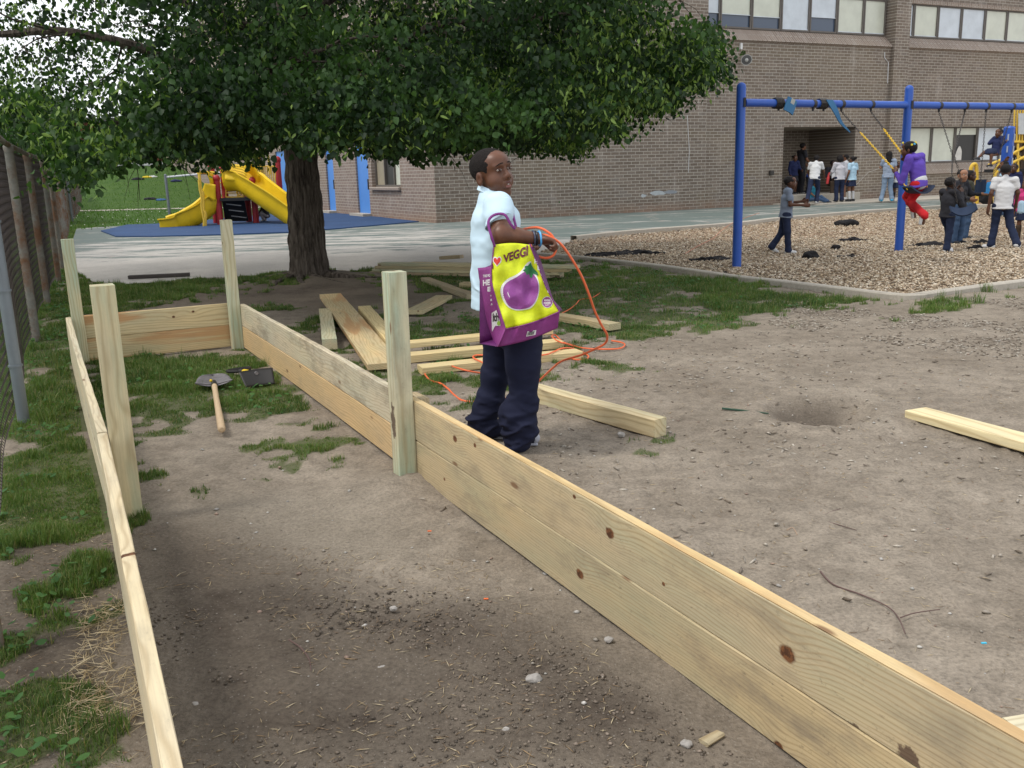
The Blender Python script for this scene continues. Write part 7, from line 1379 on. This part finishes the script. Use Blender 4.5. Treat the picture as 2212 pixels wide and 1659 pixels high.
    SR2=[(535,1151),(556,1164),(629,1187),(648,1193),(669,1213)]
    def sr(uu,vv,off=0.):
        y=533+138*vv; x0=np.interp(y,[a for a,_ in RE],[b for _,b in RE]); x1=np.interp(y,[a for a,_ in SR2],[b for _,b in SR2])+2; return Bp(x0+(x1-x0)*uu,y,(-.30-.045*vv)+(.13)*uu-off)
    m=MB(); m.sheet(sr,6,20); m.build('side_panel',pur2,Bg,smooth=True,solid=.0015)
    def bk(uu,vv): # far side of the bag against the leg
        y0=582-45*uu; y1=742-50*uu; xr=1152+52*vv; x=1036+(xr-1036)*uu; return Bp(x,y0+(y1-y0)*vv,-.165-.02*math.sin(vv*3.14))
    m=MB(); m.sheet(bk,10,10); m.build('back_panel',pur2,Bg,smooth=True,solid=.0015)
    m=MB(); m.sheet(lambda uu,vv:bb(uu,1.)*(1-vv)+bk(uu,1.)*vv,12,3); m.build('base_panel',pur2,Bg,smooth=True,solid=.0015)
    # trim along the edges of the front
    for pts in ([fr(0,k/14,.003) for k in range(15)],[fr(1,k/14,.003) for k in range(15)],[fr(k/14,1,.003) for k in range(15)]): m=MB(); m.tube(pts,.0032,5); m.build('edge_binding',pur,Bg,smooth=True)
    # handles over the forearm
    def strap(pts,name='strap'):
        P_=catmull(pts,6); m=MB(); V=[];Fc=[]
        for i,p in enumerate(P_):
            t=nrm(P_[min(i+1,len(P_)-1)]-P_[max(i-1,0)]); s=nrm(np.cross(t,p-el+1e-5))*.010 if False else nrm(np.cross(t,CP-p))*.0062; V+=[p-s,p+s]
        for i in range(len(P_)-1): Fc.append((2*i,2*i+1,2*i+3,2*i+2))
        m.add(V,Fc); m.build(name,plain('strap_purple',(.22,.045,.22),.6,.3,bump=.3,bsc=500),Bg,smooth=True,solid=.003)
    strap([front(1069,533,.004),Bp(1062,512,-.298),Bp(1055,486,-.285),Bp(1058,472,-.272),Bp(1070,463.5,-.262),Bp(1085,462,-.262),Bp(1094,468,-.265),Bp(1103,484,-.262),Bp(1113,494,-.255)])
    strap([Bp(1106,454,-.16),Bp(1110,472,-.18),Bp(1116,496,-.20)]); strap([front(1138,533,.004),Bp(1146,529,-.27)])
    # inner dark opening strip at the top
    # graphics on the front
    def on(V,Fc,f,off,name,mat,parent):
        m=MB(); m.add([f(x,y,off) for x,y in V],Fc); return m.build(name,mat,parent)
    def poly(pts,off,name,mat,sub=0):
        c=np.mean(pts,0); n=len(pts); V=[tuple(c)]; Fc=[]; K=6
        for k in range(1,K+1): V+=[tuple(c+(np.array(p)-c)*k/K) for p in pts]
        for i in range(n):
            j=(i+1)%n; Fc.append((0,1+i,1+j))
            for k in range(K-1): Fc.append((1+k*n+i,1+(k+1)*n+i,1+(k+1)*n+j,1+k*n+j))
        return on(V,Fc,front,off,name,mat,Bg)
    zc=lambda X,Y:(973.3+X*.2932,292+Y*.2932)
    E_=[(395,1110),(430,1075),(480,1050),(530,1015),(560,1005),(600,1015),(635,1060),(648,1110),(645,1165),(625,1220),(590,1262),(540,1280),(480,1282),(430,1258),(402,1215),(385,1165)]
    sm=lambda L_:[tuple(p[:2]) for p in catmull([vec(a,b,0) for a,b in L_],4,True)]
    ew_=[(378,1105),(420,1060),(480,1030),(520,1000),(560,945),(590,930),(600,960),(640,1050),(654,1110),(650,1170),(630,1228),(594,1272),(540,1288),(478,1290),(424,1266),(385,1215),(368,1160)]
    poly([zc(*p) for p in sm(ew_)],.0035,'eggplant_outline',wh); poly([zc(*p) for p in sm(E_)],.0050,'eggplant',egg)
    lf=[(532,995),(550,985),(545,965),(570,962),(590,938),(600,962),(615,985),(640,1010),(646,1035),(625,1025),(608,1020),(600,1050),(585,1048),(580,1020),(562,1030),(552,1010)]; poly([zc(*p) for p in lf],.0065,'eggplant_leaves',grn)
    hp=[(342,960),(318,930),(316,912),(326,902),(336,906),(342,918),(350,903),(362,900),(370,912),(366,932)]; hpo=[(343,968),(312,932),(310,908),(324,895),(338,900),(343,908),(350,897),(364,893),(376,910),(372,936)]
    poly([zc(*p) for p in hpo],.0035,'heart_outline',wh); poly([zc(*p) for p in hp],.005,'heart',rd)
    def ftext(t,f,x0,y0,wpx,hpx,slope,name,mat,off=.0052,grow=0.):
        V,Fc=text_mesh(t); lo,hi=V.min(0),V.max(0); L2=[]
        for v in V:
            a=(v[0]-lo[0])/(hi[0]-lo[0]); b=(v[1]-lo[1])/max(1e-6,(hi[1]-lo[1])); x=x0+wpx*a; L2.append((x,y0-slope*a*wpx-b*hpx*(1+grow*a)))
        return on(L2,Fc,f,off,name,mat,Bg)
    x,y=zc(388,942); ftext('VEGGI',front,x,y,182*.2932,60*.2932,.30,'lettering',dkp,.0052,.25); x,y=zc(302,984); ftext('I',front,x,y,12*.2932,34*.2932,.1,'lettering',dkp)
    # round label
    cx,cy=zc(712,1230); r=35*.2932; poly([(cx+r*1.15*math.cos(a),cy+r*1.2*math.sin(a)) for a in np.linspace(0,6.283,24,endpoint=False)],.0035,'round_label_rim',wh); poly([(cx+r*math.cos(a),cy+r*1.07*math.sin(a)) for a in np.linspace(0,6.283,24,endpoint=False)],.005,'round_label',pur)
    ftext('WHOLE',front,cx-7,cy-1.5,14,4.5,.05,'lettering',wh,.0065); ftext('FOODS',front,cx-7.5,cy+4.5,15,4.5,.05,'lettering',wh,.0065); ftext('MARKET',front,cx-5,cy+7.5,10,1.8,.05,'lettering',wh,.0065)
    # barcode on the band
    def band(x,y,off=0.):
        uu=(x-1092)/117.; ya=711-38*uu; yb=749-(749-708)*((x-1076)/129.); vv=(y-ya)/(yb-ya); p=bb(min(max(uu,0),1),min(max(vv,0),1)); return p+nrm(CP-p)*off
    bx,by=zc(615,1436); m=MB(); q=[(bx-9.5,by-4.0),(bx+9.8,by-7.),(bx+10.2,by+2.5),(bx-9.2,by+6.)]; m.add([band(x,y,.004) for x,y in q],[(0,1,2,3)]); m.build('barcode_label',wh,Bg)
    m=MB()
    for k in range(9): x=bx-7+k*1.55; sl_=-(x-bx)*.16; m.quad(*[band(x+a,by+b+sl_,.0058) for a,b in ((0,-4),(.8*(1+(k%3)*.3)*.8,-4),(.8*(1+(k%3)*.3)*.8,2.6),(0,2.6))])
    m.build('barcode',plain('ink',(.02,.02,.02),.6),Bg)
    # side lettering
    def sf(x,y,off=0.):
        vv=(y-579)/170.; xl=np.interp(y,[a for a,_ in SLE],[b for _,b in SLE]); xr=np.interp(y,[a for a,_ in SRE],[b for _,b in SRE]); uu=(x-xl)/max(1.,xr-xl); return sl(uu,vv,off)
    for t,X,Y,w_,h_ in (('THE FO',238,1052,54,20),('HE',238,1112,52,42),('E',272,1156,22,34),('T',292,1196,10,14),('R',294,1226,14,16),('A',296,1256,14,16)):
        x,y=zc(X,Y); ftext(t,sf,x,y,w_*.2932,h_*.2932,.02,'lettering',wh,.004)
    def psf(pts,name,mat,off): m=MB(); n=len(pts); m.add([sf(*zc(*p),off) for p in pts],[tuple(range(n))]); m.build(name,mat,Bg)
    psf([(302,1312),(325,1300),(338,1292),(350,1330),(368,1395),(366,1408),(330,1405),(305,1450)],'white_patch',wh,.004); x,y=zc(310,1376); ftext('lth',sf,x,y,44*.2932,60*.2932,.1,'lettering',plain('ink_grey',(.06,.05,.05),.6),.006)
    m=MB(); cx,cy=zc(354,1388); m.add([sf(cx+3.6*math.cos(a),cy+5*math.sin(a),.0065) for a in np.linspace(0,6.283,16,endpoint=False)],[tuple(range(16))]); m.build('leaf_badge',plain('badge_green',(.25,.42,.05),.5),Bg)
    def rf(x,y,off=0.):
        vv=(y-533)/138.; x0=np.interp(y,[a for a,_ in RE],[b for _,b in RE]); x1=np.interp(y,[a for a,_ in SR2],[b for _,b in SR2])+2; return sr((x-x0)/max(1.,x1-x0),vv,off)
    for t,X,Y,w_,h_ in (('H',618,945,24,34),('E',640,992,26,34),('W',664,1034,20,14),('O',684,1082,16,16),('R',700,1118,16,18),('L',714,1158,16,18)):
        x,y=zc(X,Y); ftext(t,rf,x,y,w_*.2932,h_*.2932,-.25,'lettering',wh,.004)
    # ---------------- orange cord ----------------
    oc=plain('orange_cord',(.80,.155,.055),.45,.4,var=.06); Cd=thing('extension_cord','orange electric cord looping from the boy hand down to the ground','cord',Bp(1180,514,-.2))
    hnd=wr+nrm(Bp(1188,521,-.2)-wr)*.075+Z*.012
    air1=[Bp(1118,500,.04),Bp(1132,495,-.04),Bp(1149,492,-.12),Bp(1164,492,-.17),Bp(1180,499,-.19),Bp(1194,511,-.20),Bp(1201,532,-.20),Bp(1197,549,-.20),Bp(1184,557,-.19),Bp(1166,555,-.17),Bp(1152,545,-.14),Bp(1146,528,-.10)]
    gp=lambda x,y,z=.012:G(x,y,z)
    air2=[Bp(1168,508,-.17),Bp(1182,509,-.2),Bp(1208,524,-.2),Bp(1231,553,-.18),Bp(1255,594,-.14),Bp(1272,635,-.10),Bp(1284,670,-.05),Bp(1299,702,0),Bp(1311,723,.05),Bp(1308,741,.1),Bp(1285,754,.14),Bp(1255,767,.2),Bp(1214,780,.3),Bp(1192,797,.45),Bp(1165,822,.7),gp(1140,845,.02),gp(1100,858),gp(1075,868),gp(1050,871),gp(1033,869),gp(999,865),gp(981,853),gp(968,840),gp(951,828),gp(930,822),gp(918,808),gp(915,796),gp(922,789),gp(940,787),gp(965,787),gp(985,794,.07),gp(1010,801,.07),gp(1044,806,.03),gp(1075,803)]
    for nm,pts in (('cord_loop',air1),('cord',air2),('cord',[gp(1075,803),gp(1060,792,.075),gp(1040,782,.075),gp(1026,775,.075),gp(1022,770,.075),gp(1032,767,.075),gp(1060,768,.075),gp(1100,770,.075),gp(1172,767,.075),gp(1195,760,.07),gp(1212,753,.07),gp(1232,752,.05),gp(1255,759),gp(1271,769),gp(1264,776),gp(1240,776),gp(1228,768),gp(1228,757),gp(1240,750),gp(1228,744,.05),gp(1208,738,.07),gp(1192,727,.05),gp(1200,724),gp(1215,738),gp(1235,745),gp(1255,751),gp(1290,754),gp(1336,753),gp(1350,745),gp(1340,739),gp(1321,736)])):
        m=MB(); m.tube(catmull(pts,6),.0062,8); m.build(nm,oc,Cd,smooth=True)
    m=MB(); m.tube(catmull([gp(1213,677,.03),gp(1230,668),gp(1245,656,.03),gp(1252,648),gp(1266,645),gp(1280,643),gp(1300,630)],5),.006,6); tag(m.build('thin_orange_rope',oc,None,gp(1245,656),smooth=True),'short thin orange rope lying on the grass right of the bag','rope')
    m=MB(); m.tube(catmull([gp(1480,548,.03),gp(1510,530,.04),gp(1540,515,.05),gp(1558,498,.06),gp(1590,478,.12),gp(1640,460,.1)],5),.007,5); tag(m.build('faded_rope',plain('faded_orange',(.50,.24,.16),.8),None,gp(1540,515)),'faded orange rope trailing over the wood chips to the asphalt','rope')
boy()
